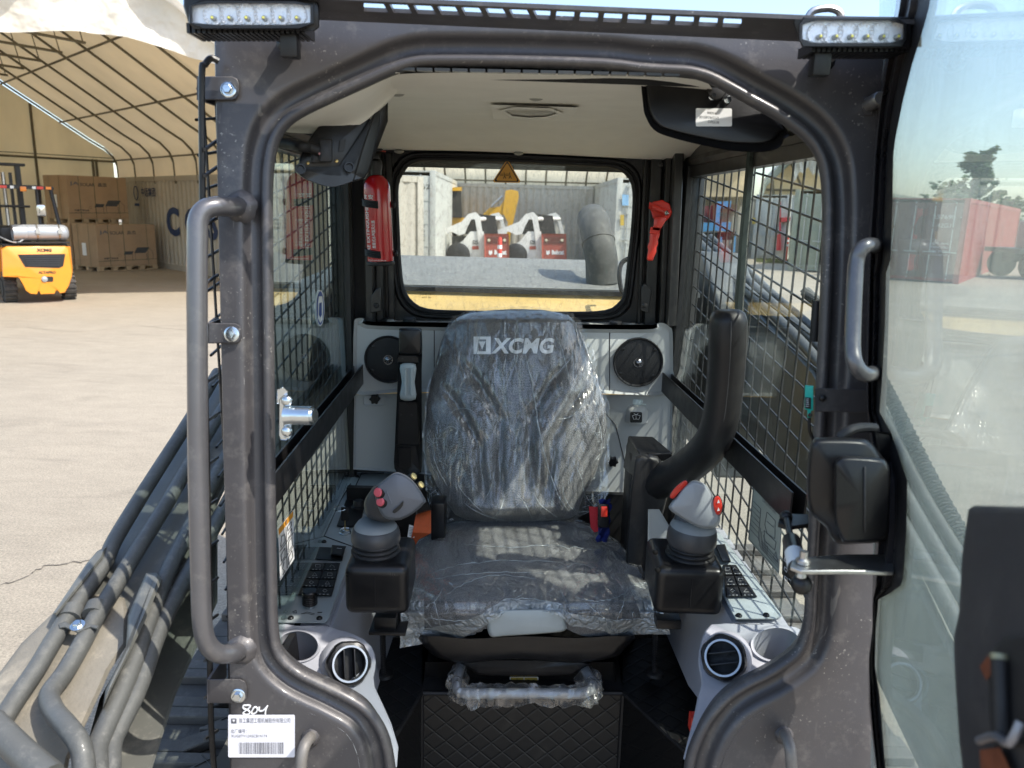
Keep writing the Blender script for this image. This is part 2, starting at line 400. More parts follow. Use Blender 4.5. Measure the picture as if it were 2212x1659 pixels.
# let daylight glow through the fabric
for m_, k in ((beige, .62), (whitet, .25)):
    t = m_.node_tree; b = [n for n in t.nodes if n.type == 'BSDF_PRINCIPLED'][0]; o = [n for n in t.nodes if n.type == 'OUTPUT_MATERIAL'][0]
    tl = N(t, 'ShaderNodeBsdfTranslucent'); t.links.new(b.inputs['Base Color'].links[0].from_socket, tl.inputs[0]); mx = N(t, 'ShaderNodeMixShader'); mx.inputs[0].default_value = k
    t.links.new(b.outputs[0], mx.inputs[1]); t.links.new(tl.outputs[0], mx.inputs[2]); t.links.new(mx.outputs[0], o.inputs[0])
def container(name, o, u, w, L_, W_, H_, col, label, doors=None, group=None, rust=.25, texts=(), side_text=()):
    """shipping container: o = ground corner, u along the length, w along the width; end at o has the doors"""
    u = V(u).normalized(); w = V(w).normalized(); o = V(o)
    m = M(name+'_paint_'+str(len(MATS)), col, .6, .1, .10, .7, dust=.5, dcol=(.26, .16, .09), dscale=1.2, up=.2)
    md = M(name+'_door_'+str(len(MATS)), doors or col, .6, .1, .08, .7, dust=.35, dcol=(.26, .16, .09), dscale=1.6, up=.2)
    c = thing(name, label, 'shipping container', o, group)
    def wallp(a, d, n_, L2):      # corrugated wall along d, outward n_
        p = .278; mb = MB(); k = int(L2/p); p = L2/k; pr = []
        for i in range(k): pr += [(i*p+.0, 0), (i*p+.07, 0), (i*p+.138, -.036), (i*p+.208, -.036)]
        pr.append((L2, 0)); mb.grid([[a+d*x+n_*y+Zu*.15 for x, y in pr], [a+d*x+n_*y+Zu*(H_-.12) for x, y in pr]], m)
        for z0, z1 in ((0, .16), (H_-.13, H_)): mb.box(a+d*(L2/2)+Zu*((z0+z1)/2)-n_*.03, (L2, .08, z1-z0), m, ax=(d, n_, Zu))
        return mb
    part('side_wall', wallp(o-w*.0, u, -w, L_), c, smooth=20); part('side_wall', wallp(o+w*W_, u, w, L_), c, smooth=20); part('end_wall', wallp(o+u*L_, w, u, W_), c, smooth=20)
    mb = MB(); mb.box(o+u*L_/2+w*W_/2+Zu*(H_-.03), (L_-.1, W_-.1, .04), m, ax=(u, w, Zu)); mb.box(o+u*L_/2+w*W_/2+Zu*.1, (L_-.1, W_-.1, .1), m, ax=(u, w, Zu)); part('roof', mb, c)
    for a in (0, L_):
        for b_ in (0, W_):
            mb = MB(); mb.box(o+u*(a+(.06 if a == 0 else -.06))+w*(b_+(.06 if b_ == 0 else -.06))+Zu*H_/2, (.17, .17, H_), m, ax=(u, w, Zu), bev=.01); part('corner_post', mb, c)
    for k in (0, 1):
        mb = MB(); cw = W_/2-.1; cc = o+w*(.1+cw/2+k*cw)+Zu*H_/2+u*.03
        mb.box(cc, (.05, cw-.02, H_-.3), md, ax=(u, w, Zu), bev=.008)
        for z_ in (.28, .5, .72): mb.box(cc+Zu*(H_*(z_-.5))-u*.028, (.02, cw-.15, .05), md, ax=(u, w, Zu))
        dr = part('door', mb, c)
        for q in (.22, .72):
            mb = MB(); r0 = cc+w*(q-.5)*cw-u*.075; mb.tube([r0-Zu*(H_/2-.12), r0+Zu*(H_/2-.12)], .018, M('galvanised', (.5, .52, .5), .5, .5), 8); mb.box(r0-Zu*.35-u*.02, (.03, .38, .03), MATS['galvanised'], ax=(u, w, Zu))
            for z_ in (-.42, -.15, .15, .42): mb.box(r0+Zu*z_*H_, (.05, .09, .06), md, ax=(u, w, Zu))
            part('lock_rod', mb, dr)
    for tx, a, z_, ht, wd, cl_ in texts:    # on the doors; a = distance across from the o corner
        mb = MB(); mb.text(tx, o+w*a+Zu*z_-u*.006, w*wd, Zu*ht, cl_); part('lettering', mb, c, smooth=0)
    return c
# ---------------- left shed
SO = V((-12.55, 24.8, 0)); SA = V((1, -1, 0)).normalized(); SC = V((-1, -1, 0)).normalized(); q2 = math.sqrt(2)
def SP(t_, s, z): return SO+SA*t_+SC*s+Zu*z
def roofz(s):
    s = s if s < 4.1 else 8.2-s
    kn = [(0, 2.40), (.02, 2.95), (.12, 3.22), (.35, 3.45), (.75, 3.68), (4.1, 5.85)]
    for i in range(5):
        if kn[i][0] <= s <= kn[i+1][0]: return lerp(kn[i][1], kn[i+1][1], (s-kn[i][0])/(kn[i+1][0]-kn[i][0]))
    return 5.85
TL_ = 11.9; wsh = M('wall_sheet', (.86, .76, .56), .8, 0, .08, 1.2, stretch=(1, 1, .35))
for m_, k in ((wsh, .5),):
    t = m_.node_tree; b = [n for n in t.nodes if n.type == 'BSDF_PRINCIPLED'][0]; o = [n for n in t.nodes if n.type == 'OUTPUT_MATERIAL'][0]
    tl = N(t, 'ShaderNodeBsdfTranslucent'); t.links.new(b.inputs['Base Color'].links[0].from_socket, tl.inputs[0]); mx = N(t, 'ShaderNodeMixShader'); mx.inputs[0].default_value = k
    t.links.new(b.outputs[0], mx.inputs[1]); t.links.new(tl.outputs[0], mx.inputs[2]); t.links.new(mx.outputs[0], o.inputs[0])
ss = [0, .02, .06, .12, .22, .35, .55, .75, 1.5, 2.3, 3.2, 4.1, 5, 6, 7, 7.45, 7.65, 7.85, 7.98, 8.08, 8.14, 8.18, 8.2]
shed = thing('storage_shed', 'large beige fabric shed with a white valance over its open front at the left', 'shed', SP(0, 0, 0))
mb = MB(); rows = [[SP(t_, s, roofz(s)+.045+.03*math.sin(t_*4.24)**2) for s in ss] for t_ in [TL_*k/48 for k in range(49)]]
mb.grid(rows, beige); part('fabric_roof', mb, shed, smooth=60)
mb = MB(); rows = [[SP(t_, s, roofz(s)+.085) for s in ss] for t_ in (0, TL_/2, TL_+.0)]; mb.grid(rows, whitet); part('outer_cover', mb, shed, smooth=60)
mb = MB(); tv = TL_+.25; rows = []
for i in range(16):
    v_ = i/15; row = []
    for j in range(70):
        s = 8.2*j/69; top = roofz(s)+.1; bot = 4.42+.12*math.cos(s*1.5+.5) if roofz(s) > 4.45 else roofz(s)-.30
        bot = min(bot, top-.18); z_ = lerp(top, bot, v_); row.append(SP(tv+.06*math.sin(s*5.3+v_*2)+.10*mnoise.noise(V((s*1.9, z_*1.5, 1)))+.04*mnoise.noise(V((s*6, z_*3, 5))), s, z_))
    rows.append(row)
mb.grid(rows, whitet); part('front_valance', mb, shed, smooth=80)
mb = MB(); mb.grid([[SP(t_, s, roofz(s)+.12+.05*mnoise.noise(V((s*3, t_*2, 0)))) for s in [8.2*j/60 for j in range(61)]] for t_ in (TL_-.5, TL_, TL_+.3, TL_+.62)], whitet); part('front_overhang', mb, shed, smooth=60)
for k in range(9):
    mb = MB(); t_ = .05+k*1.48; mb.tube([SP(t_, s, roofz(s)-.02) for s in ss], .032, steelp, 6, caps=False); part('roof_rib', mb, shed)
for s in (.10, 1.51, 2.9, 4.1):
    mb = MB(); mb.tube([SP(0, s, roofz(s)-.07), SP(TL_, s, roofz(s)-.07)], .024, steelp, 6); part('purlin', mb, shed)
for k in range(6):
    mb = MB(); t_ = .05+k*1.48+1.48*1.5; mb.tube([SP(t_, 3.55, 4.78), SP(t_, 5.9, 4.86)], .028, steelp, 6); mb.tube([SP(t_, 3.6, 4.8), SP(t_, 3.75, roofz(3.75)-.03)], .012, steelp, 5); part('tie_bar', mb, shed)
mb = MB(); pf = [(0.12, .0)]+[(s, roofz(s)-(.07 if s > .3 else .04)) for s in (.12, .35, .75, 1.5, 2.6)]+[(3.2, roofz(3.2)-.08), (4.1, roofz(4.1)-.06), (5, roofz(5)-.06), (7.4, roofz(7.4)-.06), (8.1, 2.9), (8.1, 0)]
mb.poly([SP(0.02, s, z) for s, z in pf], wsh, t=SA*-.01); part('back_wall', mb, shed)
mb = MB(); mb.tube([SP(.06, -.02, 3.06), SP(.06, 8.2, 3.06)], .035, steelp, 6); mb.tube([SP(.09, 0, 3.16), SP(.09, 8.2, 3.16)], .012, steelp, 5); part('girt', mb, shed)
for s, z in ((2.25, roofz(2.25)-.1), (.72, 3.1), (.62, 3.1), (5.0, 5)): mb = MB(); mb.tube([SP(.06, s, 0), SP(.06, s, z)], .042, steelp, 6); part('wall_post', mb, shed)
navy = M('lettering_navy', (.02, .045, .12), .7)
cc = container('shipping_container', SP(0.1, .02, 0), SA, SC*-1, 12.19, 2.44, 2.59, (.44, .41, .34), 'cream corrugated container with big navy letters, forming the right side of the beige shed')
# letters on the side that looks into the shed
def side_text(tx, t0, t1, z0, z1, bold=0.):
    mb = MB(); mb.text(tx, SP(t0, .035, z0), SA*(t1-t0), Zu*(z1-z0), navy, bold); part('lettering', mb, cc, smooth=0)
side_text('中远集团', 1.95, 3.05, 2.02, 2.28, .015)
side_text('C O S C O', 3.72, 9.75, .95, 1.75, .04)
mb = MB(); mb.tube([SP(1.55+.17*math.cos(a), .05, 2.12+.2*math.sin(a)) for a in [2*math.pi*k/20 for k in range(20)]], .014, navy, 4, closed=True); mb.box(SP(1.55, .045, 1.78), (.36, .01, .08), navy, ax=(SA, SC, Zu)); part('emblem', mb, cc)
# ---------------- cartons of solar panels
card = M('cardboard', (.42, .28, .165), .75, 0, .08, 2.); prt = M('carton_print', (.06, .06, .06), .7); wood = M('pallet_wood', (.42, .31, .19), .85, 0, .15, 4); strap = M('green_strap', (.05, .09, .05), .5); wrapm = GLASS('stretch_wrap', (.93, .93, .92), .12, (.7, .62, .5), 2.5, 1.1, thr=(.4, .75)); ja = M('ja_blue', (.05, .09, .14), .6)
BU = V((.575, .818, 0)); BW = V((-.80, .60, 0)); BN = V((.818, -.575, 0))
def carton(o, W_, D_, H_, label, group='cartons on pallets in the shed'):
    """o = near bottom left corner of the front face (on its pallet)"""
    c = thing('solar_panel_carton', label, 'carton', o, group)
    mb = MB(); mb.box(o+BU*W_/2+BW*D_/2+Zu*H_/2, (1, 1, 1), card) if False else mb.poly([o, o+BU*W_, o+BU*W_+BW*D_, o+BW*D_], card, t=Zu*H_); b = part('box', mb, c, bevel=.012)
    mb = MB(); mb.poly([o+BN*.004-BU*.004, o+BU*(W_+.004)+BN*.004, o+BU*W_+BW*D_, o+BW*D_-BU*.004], wrapm, t=Zu*(H_+.004)); part('stretch_film', mb, c)
    mb = MB()
    for k in (.19, .44, .84): mb.poly([o+BU*W_*k+BN*.008, o+BU*(W_*k+.012)+BN*.008, o+BU*(W_*k+.012)+BN*.008+Zu*H_, o+BU*W_*k+BN*.008+Zu*H_], strap)
    mb.poly([o+BN*.008+Zu*H_*.12, o+BU*W_+BN*.008+Zu*H_*.14, o+BU*W_+BN*.008+Zu*(H_*.14+.012), o+BN*.008+Zu*(H_*.12+.012)], strap)
    for k in (.3, .75): mb.poly([o+BW*D_*k-BU*.012, o+BW*(D_*k+.012)-BU*.012, o+BW*(D_*k+.012)-BU*.012+Zu*H_, o+BW*D_*k-BU*.012+Zu*H_], strap)
    part('strapping', mb, c)
    Qf = lambda a, b_: o+BU*W_*a+Zu*H_*b_+BN*.006
    mb = MB(); mb.text('JA', Qf(.05, .76), BU*W_*.15, Zu*H_*.10, ja); part('brand_print', mb, c, smooth=0); mb = MB(); mb.text('SOLAR', Qf(.22, .76), BU*W_*.24, Zu*H_*.08, prt, .01); part('brand_print', mb, c, smooth=0); mb = MB(); mb.text('晶澳', Qf(.51, .76), BU*W_*.15, Zu*H_*.09, prt, .01)
    part('brand_print', mb, c, smooth=0); mb = MB(); mb.text('质量管理信息', Qf(.09, .17), BU*W_*.24, Zu*H_*.045, prt, .02); mb.text('HANDLE WITH CARE THIS WAY', Qf(.09, .125), BU*W_*.24, Zu*H_*.022, prt)
    part('printing', mb, c, smooth=0); mb = MB()
    for (a0, a1, b0_, b1_, k) in ((.42, .58, .27, .35, .02), (.60, .84, .30, .44, .04)):
        mb.poly([Qf(a0, b0_), Qf(a1-k, b0_), Qf(a1+k, b1_), Qf(a0+k*1.5, b1_)], prt)
    for a, b_ in ((.44, .12), (.57, .12), (.62, .14), (.82, .12), (.93, .14)): mb.tube([Qf(a, b_), Qf(a, b_+.17)], .005, prt, 4)
    mb.tube([Qf(.84, .44), Qf(.94, .32)], .005, prt, 4); mb.tube([Qf(.35+.02*math.cos(a), .26+.03*math.sin(a)) for a in [2*math.pi*k/10 for k in range(10)]], .003, prt, 4, closed=True)
    part('house_drawing', mb, c, smooth=0)
    mb = MB(); mb.poly([o+BW*D_*.45-BU*.010+Zu*H_*.25, o+BW*D_*.62-BU*.010+Zu*H_*.25, o+BW*D_*.62-BU*.010+Zu*H_*.55, o+BW*D_*.45-BU*.010+Zu*H_*.55], white); part('shipping_label', mb, c)
    return c
def pallet(o, W_, D_, label):
    c = thing('wooden_pallet', label, 'pallet', o, 'pallets under the cartons')
    mb = MB()
    for k in range(3): mb.box(o+BU*W_/2+BW*(D_*(.06+.44*k))+Zu*.012, (W_, .1, .02), wood, ax=(BU, BW, Zu))
    part('bottom_board', mb, c)
    mb = MB()
    for i in range(5):
        for j in range(3): mb.box(o+BU*(W_*(.04+.23*i))+BW*(D_*(.05+.45*j))+Zu*.065, (.13, .1, .085), wood, ax=(BU, BW, Zu))
    part('block', mb, c); mb = MB(); mb.poly([o+Zu*.108, o+BU*W_+Zu*.108, o+BU*W_+BW*D_+Zu*.108, o+BW*D_+Zu*.108], wood, t=Zu*.02); part('deck', mb, c)
B1 = PZ(215, 587, 0); Wc = (PZ(341, 581, 0)-B1).length; HB = 1.12
BU = (PZ(341, 581, 0)-B1).normalized(); BN = V((BU.y, -BU.x, 0)); BW = V((-BU.y, BU.x, 0))*.97+BU*-.12; BW.normalize()
pallet(B1, Wc, 1.05, 'wooden pallet under the front carton on the shed floor'); carton(B1+Zu*.13, Wc, 1.05, HB, 'brown carton with panel drawings on the lower front pallet, next to the cream container')
B2 = B1+BW*1.12+BU*-.02; pallet(B2, Wc, 1.05, 'wooden pallet behind the front carton'); carton(B2+Zu*.13, Wc, 1.05, HB, 'brown carton on the floor behind the front one, carrying the topmost carton')
B3 = B2+Zu*(HB+.13)+BU*.03; pallet(B3, Wc, 1.05, 'wooden pallet standing on top of a lower carton'); carton(B3+Zu*.13, Wc, 1.05, HB*1.02, 'topmost brown carton with a shiny film, stacked on its pallet above the others')
# ---------------- forklift
fkA, fkB = PZ(26, 652, 0), PZ(150, 646, 0); FU = (fkB-fkA).normalized(); FW = V((-FU.y, FU.x, 0)); FC = (fkA+fkB)/2
def K(x, y, z): return FC+FU*x+FW*y+Zu*z
fk = thing('forklift', 'orange forklift with a grey gas bottle on its back at the far left', 'forklift', K(0, 0, 0))
orange = M('forklift_orange', (.72, .265, .012), .35, 0, .05, 3, coat=.4, dust=.12); fkb = M('forklift_black', (.015, .015, .016), .45, .2, .1, 5, dust=.1); tyre = M('tyre_rubber', (.022, .021, .02), .75, 0, .2, 4, dust=.5)
def PK(x, y, o=0.): return hit(x, y, FC-FW*(.50-o), FW)
Z2 = lambda pl: [(x*.2278, y*.2278+324) for x, y in pl]
mb = MB(); mb.pillow(PK, Z2([(10,940),(60,912),(620,910),(650,928),(662,985),(688,1150),(684,1200),(655,1290),(618,1352),(575,1360),(560,1335),(530,1335),(520,1364),(385,1370),(375,1340),(355,1342),(350,1370),(290,1366),(245,1335),(215,1275),(180,1215),(110,1190),(20,1200)]), 0, .62, orange, rnd=.03, rd=.08)
mb.poly([K(-.62, .1, .45), K(-.62, 1.9, .45), K(-.60, 1.9, .95), K(-.60, .1, 1.0)], orange, t=FU*.3); mb.poly([K(.30, .1, .45), K(.3, 1.9, .45), K(.3, 1.9, .95), K(.3, .1, 1.0)], orange, t=FU*.3)
body = part('counterweight_body', mb, fk, smooth=40)
mb = MB(); o_g = Z2([(170,992),(620,985),(600,1100),(560,1118),(240,1108),(225,1085)]); mb.plate(PK, o_g, .02, -.006, fkb, bev=.004)
for k in range(5):
    y = 1003+k*21; a = 228+k*8; mb.plate(PK, Z2([(a, y), (578-k*3, y-2), (577-k*3, y+9), (a+3, y+10)]), -.006, -.02, M('grille_slat', (.03, .03, .035), .5))
part('rear_grille', mb, fk)
mb = MB(); mb.textfn('XCMG', lambda u, v: PK(lerp(345, 490, u)*.2278, lerp(966, 934, v)*.2278+324, -.003), fkb, .06); logo(mb, lambda x, y: PK(x, y, -.003), 287*.2278, 966*.2278+324, 332*.2278, 933*.2278+324, fkb, 0) if 'logo' in globals() else None
mb.textfn('ALTAPRO', lambda u, v: PK(lerp(364, 530, u)*.2278, lerp(1174, 1148, v)*.2278+324, -.003), fkb, .05); part('lettering', mb, fk, smooth=0)
mb = MB(); mb.plate(PK, Z2(rrect(395, 1200, 505, 1250, 12)), .0, -.004, fkb, bev=.001); mb.lathe([(.055, 0), (.05, .02), (.001, .03)], M('rear_lamp', (.4, .42, .42), .25, .5), PK(422*.2278, 1225*.2278+324, 0), -FW, 16); part('tow_pin_recess', mb, fk)
for sx, yy in ((-.5, 0), (.46, 0), (-.55, 1.75), (.5, 1.75)):
    mb = MB(); r_ = .27 if yy == 0 else .34; o = K(sx-.10, yy, r_)
    pr = [(.1, .02), (r_*.62, .0), (r_*.9, .01), (r_, .04), (r_, .17), (r_*.9, .2), (r_*.62, .21), (.1, .19)]
    mb.lathe(pr, tyre, o, FU, 28)
    for k in range(18):
        a = 2*math.pi*k/18; d = FW*math.cos(a)+Zu*math.sin(a); mb.box(o+FU*.105+d*(r_+.004), (.2, .05, .03), tyre, ax=(FU, d.cross(FU), d))
    wh = part('wheel', mb, fk, smooth=40); mb = MB(); mb.lathe([(r_*.6, -.01), (r_*.55, .03), (.08, .04), (.06, 0)], fkb, o, FU, 20); part('rim', mb, wh)
mb = MB(); mb.box(K(0, .35, 1.04), (1.0, .8, .04), fkb, ax=(FU, FW, Zu), bev=.01); mb.box(K(-.25, .5, 1.22), (.5, .45, .32), fkb, ax=(FU, FW, Zu), bev=.08, seg=3); part('seat_deck', mb, fk)
gy = M('gas_bottle_grey', (.34, .36, .38), .35, .3, .04, 4); zb = 1.27; mb = MB()
mb.lathe([(.05, 0), (.11, .02), (.14, .06), (.15, .10), (.15, .66), (.14, .71), (.11, .75), (.05, .77)], gy, K(-.22, -.12, zb), FU, 24); mb.lathe([(.145, -.14), (.15, -.14), (.15, .08), (.145, .08)], gy, K(-.22, -.12, zb), FU, 24, cap=False)
gb = part('gas_bottle', mb, fk, smooth=50)
for x in (.02, .38): mb = MB(); mb.tube([K(x, -.12+math.cos(a)*.156, zb+math.sin(a)*.156) for a in [2*math.pi*k/24 for k in range(24)]], .012, steel, 6, closed=True); mb.box(K(x, -.285, zb+.04), (.07, .01, .10), steel, ax=(FU, FW, Zu)); part('clamp_band', mb, gb)
mb = MB(); mb.tube(cr([K(-.2, -.2, 1.16), K(-.3, -.22, 1.1), K(-.42, -.15, 1.12), K(-.55, .0, 1.2)], 4), .013, M('hose_grey', (.35, .36, .36), .5), 6); mb.box(K(.1, -.12, 1.095), (.85, .3, .025), fkb, ax=(FU, FW, Zu)); part('bottle_cradle', mb, fk)
for s in (-1, 1):
    mb = MB(); x = .50*s; mb.tube([K(x*1.1, .25, 1.0), K(x*1.0, .42, 1.5), K(x*.92, .62, 2.08)], .035, fkb, 8); mb.tube([K(x*.92, .62, 2.08), K(x*.92, 1.75, 2.12), K(x*1.05, 2.2, 1.2)], .035, fkb, 8); part('guard_post', mb, fk)
mb = MB(); mb.box(K(0, .62, 2.09), (1.02, .06, .06), fkb, ax=(FU, FW, Zu)); mb.box(K(0, 1.75, 2.12), (1.02, .06, .06), fkb, ax=(FU, FW, Zu))
for k in range(5): mb.box(K(-.36+.18*k, 1.18, 2.11), (.035, 1.1, .03), fkb, ax=(FU, FW, Zu))
part('overhead_guard', mb, fk)
for s in (-1, 1):
    mb = MB(); mb.box(K(.30*s-.02, .58, 2.09), (.11, .02, .05), redp, ax=(FU, FW, Zu)); mb.box(K(.30*s+.12*s, .58, 2.09), (.09, .02, .05), M('lamp_orange', (.8, .25, .03), .3), ax=(FU, FW, Zu)); mb.box(K(.30*s-.12*s, .58, 2.09), (.06, .02, .05), white, ax=(FU, FW, Zu)); part('tail_light', mb, fk)
mb = MB(); mb.box(K(0, .58, 2.06), (.1, .05, .09), MATS['lamp_orange'], ax=(FU, FW, Zu), bev=.01); part('beacon', mb, fk)
mb = MB(); mb.tube([K(.22, .6, 2.05), K(.20, .5, 1.8), K(.20, .45, 1.35)], .03, fkb, 8); mb.pillow(lambda x, y, o: K(.24+x*.0, .36+o, 0)+FU*x+Zu*y, rrect(-.09, 1.55, .06, 1.78, .03), 0, .05, M('mirror_shell', (.5, .5, .48), .1, .9), rnd=.1); part('mirror', mb, fk)
mb = MB()
for s in (-1, 1): mb.box(K(.26*s-.05, 2.35, 1.3), (.09, .16, 2.5), fkb, ax=(FU, FW, Zu)); mb.box(K(.13*s-.05, 2.40, 1.25), (.05, .1, 2.3), fkb, ax=(FU, FW, Zu))
mb.box(K(-.05, 2.35, 2.56), (.8, .2, .06), fkb, ax=(FU, FW, Zu), bev=.02); mb.box(K(-.05, 2.3, 1.72), (.8, .2, .05), fkb, ax=(FU, FW, Zu), bev=.02); mb.lathe([(.035, 0), (.035, 2.2)], steel, K(-.05, 2.38, .2), Zu, 12); part('mast', mb, fk)
# ---------------- red container, trees, trailer at the right
RC = PZ(2068, 614, 0); Ru = (PZ(2136, 586, 0)-RC).normalized(); Rw = (PZ(1925, 616, 0)-RC).normalized(); Rw = V((-Ru.y, Ru.x, 0)) if V((-Ru.y, Ru.x, 0)).dot(Rw) > 0 else V((Ru.y, -Ru.x, 0))
wk = M('lettering_pale', (.6, .6, .58), .7)
container('shipping_container', RC, Ru, Rw, 19., 2.44, 2.62, (.34, .055, .045), 'dark red corrugated container with white numbers on its doors, seen through the open cab door', doors=(.17, .075, .065), texts=(('237690  4', .95, 1.98, .13, -.85, wk), ('42G1', .80, 1.72, .13, -.38, wk), ('MGW 30480', .9, 1.2, .06, -.5, wk), ('TARE 3700', .9, 1.08, .06, -.5, wk), ('NET 26780', .9, .96, .06, -.5, wk), ('CU CAP 67', .9, .84, .06, -.5, wk)))  # doors greyed: their hazy look through the pane is put into the colour
RB2 = RC+Ru*1.2+Rw*3.2
container('shipping_container', RB2, Ru, Rw, 12.2, 2.44, 2.9, (.30, .34, .27), 'grey green container standing behind the dark red one')
leafm = [M('leaf_a', (.085, .14, .045), .6), M('leaf_b', (.13, .19, .065), .6), M('leaf_c', (.06, .10, .035), .6)]; bark = M('bark', (.12, .09, .06), .9)
def tree(o, H_, W_, label, seed, nl=4200):
    r = random.Random(seed); tr_ = thing('tree', label, 'tree', o, 'trees behind the red container'); mb = MB()
    mb.tube(cr([o, o+V((.1, 0, H_*.3)), o+V((-.05, 0, H_*.6)), o+V((.05, 0, H_*.92))], 4), [.16*(1-k/13.5) for k in range(13)], bark, 8); tk = part('trunk', mb, tr_)
    limbs = []; mb = MB()
    for k in range(40):
        h = r.uniform(.28, .97)*H_; a = r.uniform(0, 6.28); ln_ = W_*.5*(1.15-abs(h/H_-.5)*1.25)*r.uniform(.6, 1.1); p0 = o+V((0, 0, h)); p1 = p0+V((math.cos(a)*ln_, math.sin(a)*ln_, ln_*r.uniform(.3, .9)))
        mb.tube([p0, lerp(p0, p1, .5)+V((0, 0, .1)), p1], [.04, .025, .01], bark, 5); limbs.append((p0, p1))
    part('limb', mb, tr_); mb = MB()
    for k in range(nl):
        p0, p1 = r.choice(limbs); c = lerp(p0, p1, r.uniform(.3, 1.08))+V((r.gauss(0, .2), r.gauss(0, .2), r.gauss(0, .2)))*W_*.16
        a = V((r.uniform(-1, 1), r.uniform(-1, 1), r.uniform(-1, 1))).normalized(); x_, y_ = frame_from(a); s_ = r.uniform(.08, .19)
        mb.add([c-x_*s_, c-y_*s_*.45, c+x_*s_, c+y_*s_*.45], [[0, 1, 2, 3]], leafm[k % 3])
    part('crown', mb, tr_, smooth=0)
tb = P(2126, 500, 42); tree(V((tb.x-1.0, 42, 0)), 5.3, 2.6, 'slender leafy tree rising above the dark red container', 5)
tb = P(2203, 500, 44); tree(V((tb.x-.7, 44, 0)), 3.4, 1.8, 'small leafy tree top at the right edge of the picture', 9, 1500)
tb = P(2098, 500, 48); tree(V((tb.x-1.6, 48, 0)), 4.0, 3.0, 'broad low tree half hidden by the dark red container', 12, 2200)
tb = PZ(2206, 604, 0); X_ = V((1, 0, 0)); Y_ = V((0, 1, 0))
tra = thing('flatbed_trailer', 'dark flatbed trailer with big tyres at the right edge beyond the cab door', 'trailer', tb)
mb = MB(); mb.box(tb+V((1.6, .6, .98)), (4.2, 2.0, .16), fkb, bev=.02); mb.box(tb+V((1.6, .6, .75)), (3.6, .7, .3), fkb, bev=.02); part('deck', mb, tra)
for x, y in ((0.25, -.3), (1.5, -.3), (.25, 1.5)): mb = MB(); mb.lathe([(.2, 0), (.45, .01), (.5, .05), (.5, .22), (.45, .26), (.2, .27)], tyre, tb+V((x, y, .5)), Y_, 24); part('wheel', mb, tra, smooth=40)
bl2 = tb+V((.35, .1, 1.06)); wb_ = thing('wrapped_bale', 'grey film wrapped load standing on the flatbed trailer', 'wrapped load', bl2)
mb = MB(); mb.box(bl2+V((.25, .4, .48)), (.9, .8, .95), M('wrap_grey', (.42, .42, .38), .5, 0, .15, 4, bump=.6, bscale=20), bev=.06, seg=3); mb.box(bl2+V((.75, .4, .62)), (.5, .9, 1.25), MATS['wrap_grey'], bev=.06, seg=3); part('load', mb, wb_)
# ---------------- straight behind: fabric shed on containers with machines
whc = (.52, .53, .48); dk = M('lettering_dark', (.06, .06, .06), .7)
c1 = P(939, 560, 22.5); o1 = V((c1.x, 22.5, 0)); zc = lambda y, x, Y: P(x, y, Y).z
container('shipping_container', o1+V((-2.44, 0, 0)), (0, 1, 0), (1, 0, 0), 8, 2.44, 2.95, whc, 'white container with numbered doors left of the parked skid loaders, seen through the rear window', texts=(('J 860762', 1.35, P(900, 411, 22.5).z, .17, .95, dk), ('45G1', 1.65, P(900, 422, 22.5).z, .17, .42, dk), ('MGW 32500', 1.55, 1.35, .07, .6, dk), ('TARE 3880', 1.55, 1.22, .07, .6, dk), ('NET 28620', 1.55, 1.09, .07, .6, dk), ('CU CAP 76', 1.55, .96, .07, .6, dk)))
c2 = P(1326, 560, 24); cb_ = container('shipping_container', V((c2.x, 24, 0)), (0, 1, 0), (1, 0, 0), 8, 2.44, 2.95, whc, 'white container with blue and yellow stickers on its doors, right of the parked skid loaders', texts=(('45G1', 1.0, 2.2, .14, .4, dk), ('MGW 32500', 1.2, 1.3, .07, .6, dk), ('TARE 3880', 1.2, 1.17, .07, .6, dk)))
mb = MB(); mb.plate(P, [(1344,420),(1358,421),(1358,444),(1344,444)], 23.93, 23.92, M('sticker_sky', (.25, .45, .65), .5)); mb.plate(P, [(1340,464),(1348,464),(1348,487),(1340,487)], 23.93, 23.92, ylw if 'ylw' in globals() else M('sticker_yellow', (.55, .38, .06), .5)); part('door_stickers', mb, cb_)
c3 = P(925, 560, 31); container('shipping_container', V((c3.x, 31, 0)), (1, 0, 0), (0, 1, 0), 9.5, 2.44, 2.9, (.38, .38, .34), 'long dull grey corrugated container closing the back of the machine shed')
sh2 = thing('machine_shed', 'beige fabric shed roof spanning between containers behind the skid loaders', 'shed', V((P(1110, 500, 22).x, 22.2, 0)))
xa, xb = o1.x-2.4, c2.x+2.4; mb = MB(); prs = [(22.3, 2.98), (22.6, 3.02), (24.5, 3.2), (28, 3.30), (31.2, 3.3), (32.6, 3.25), (33.2, 3.0)]
prs = [(33.6, 2.8), (33.5, 3.2), (33.2, 3.5), (32.6, 3.85), (31.4, 4.4), (29.8, 4.95)]
mb.grid([[V((x, Y, z)) for x in [lerp(xa, xb, k/20) for k in range(21)]] for Y, z in prs], beige); part('fabric_roof', mb, sh2, smooth=60)
for k in range(13):
    mb = MB(); x = lerp(xa, xb, k/12); mb.tube([V((x, Y-.05, z-.06)) for Y, z in prs], .04, steelp, 6, caps=False); part('roof_rib', mb, sh2)
for q in (1, 3): mb = MB(); Y, z = prs[q]; mb.tube([V((xa, Y-.1, z-.1)), V((xb, Y-.1, z-.1))], .035, steelp, 6); part('purlin', mb, sh2)
machw = M('machine_white', (.72, .71, .66), .45, 0, .08, 2, dust=.4, dscale=3); mred = M('machine_red', (.36, .07, .045), .5, 0, .08, 3, dust=.3, dscale=4)
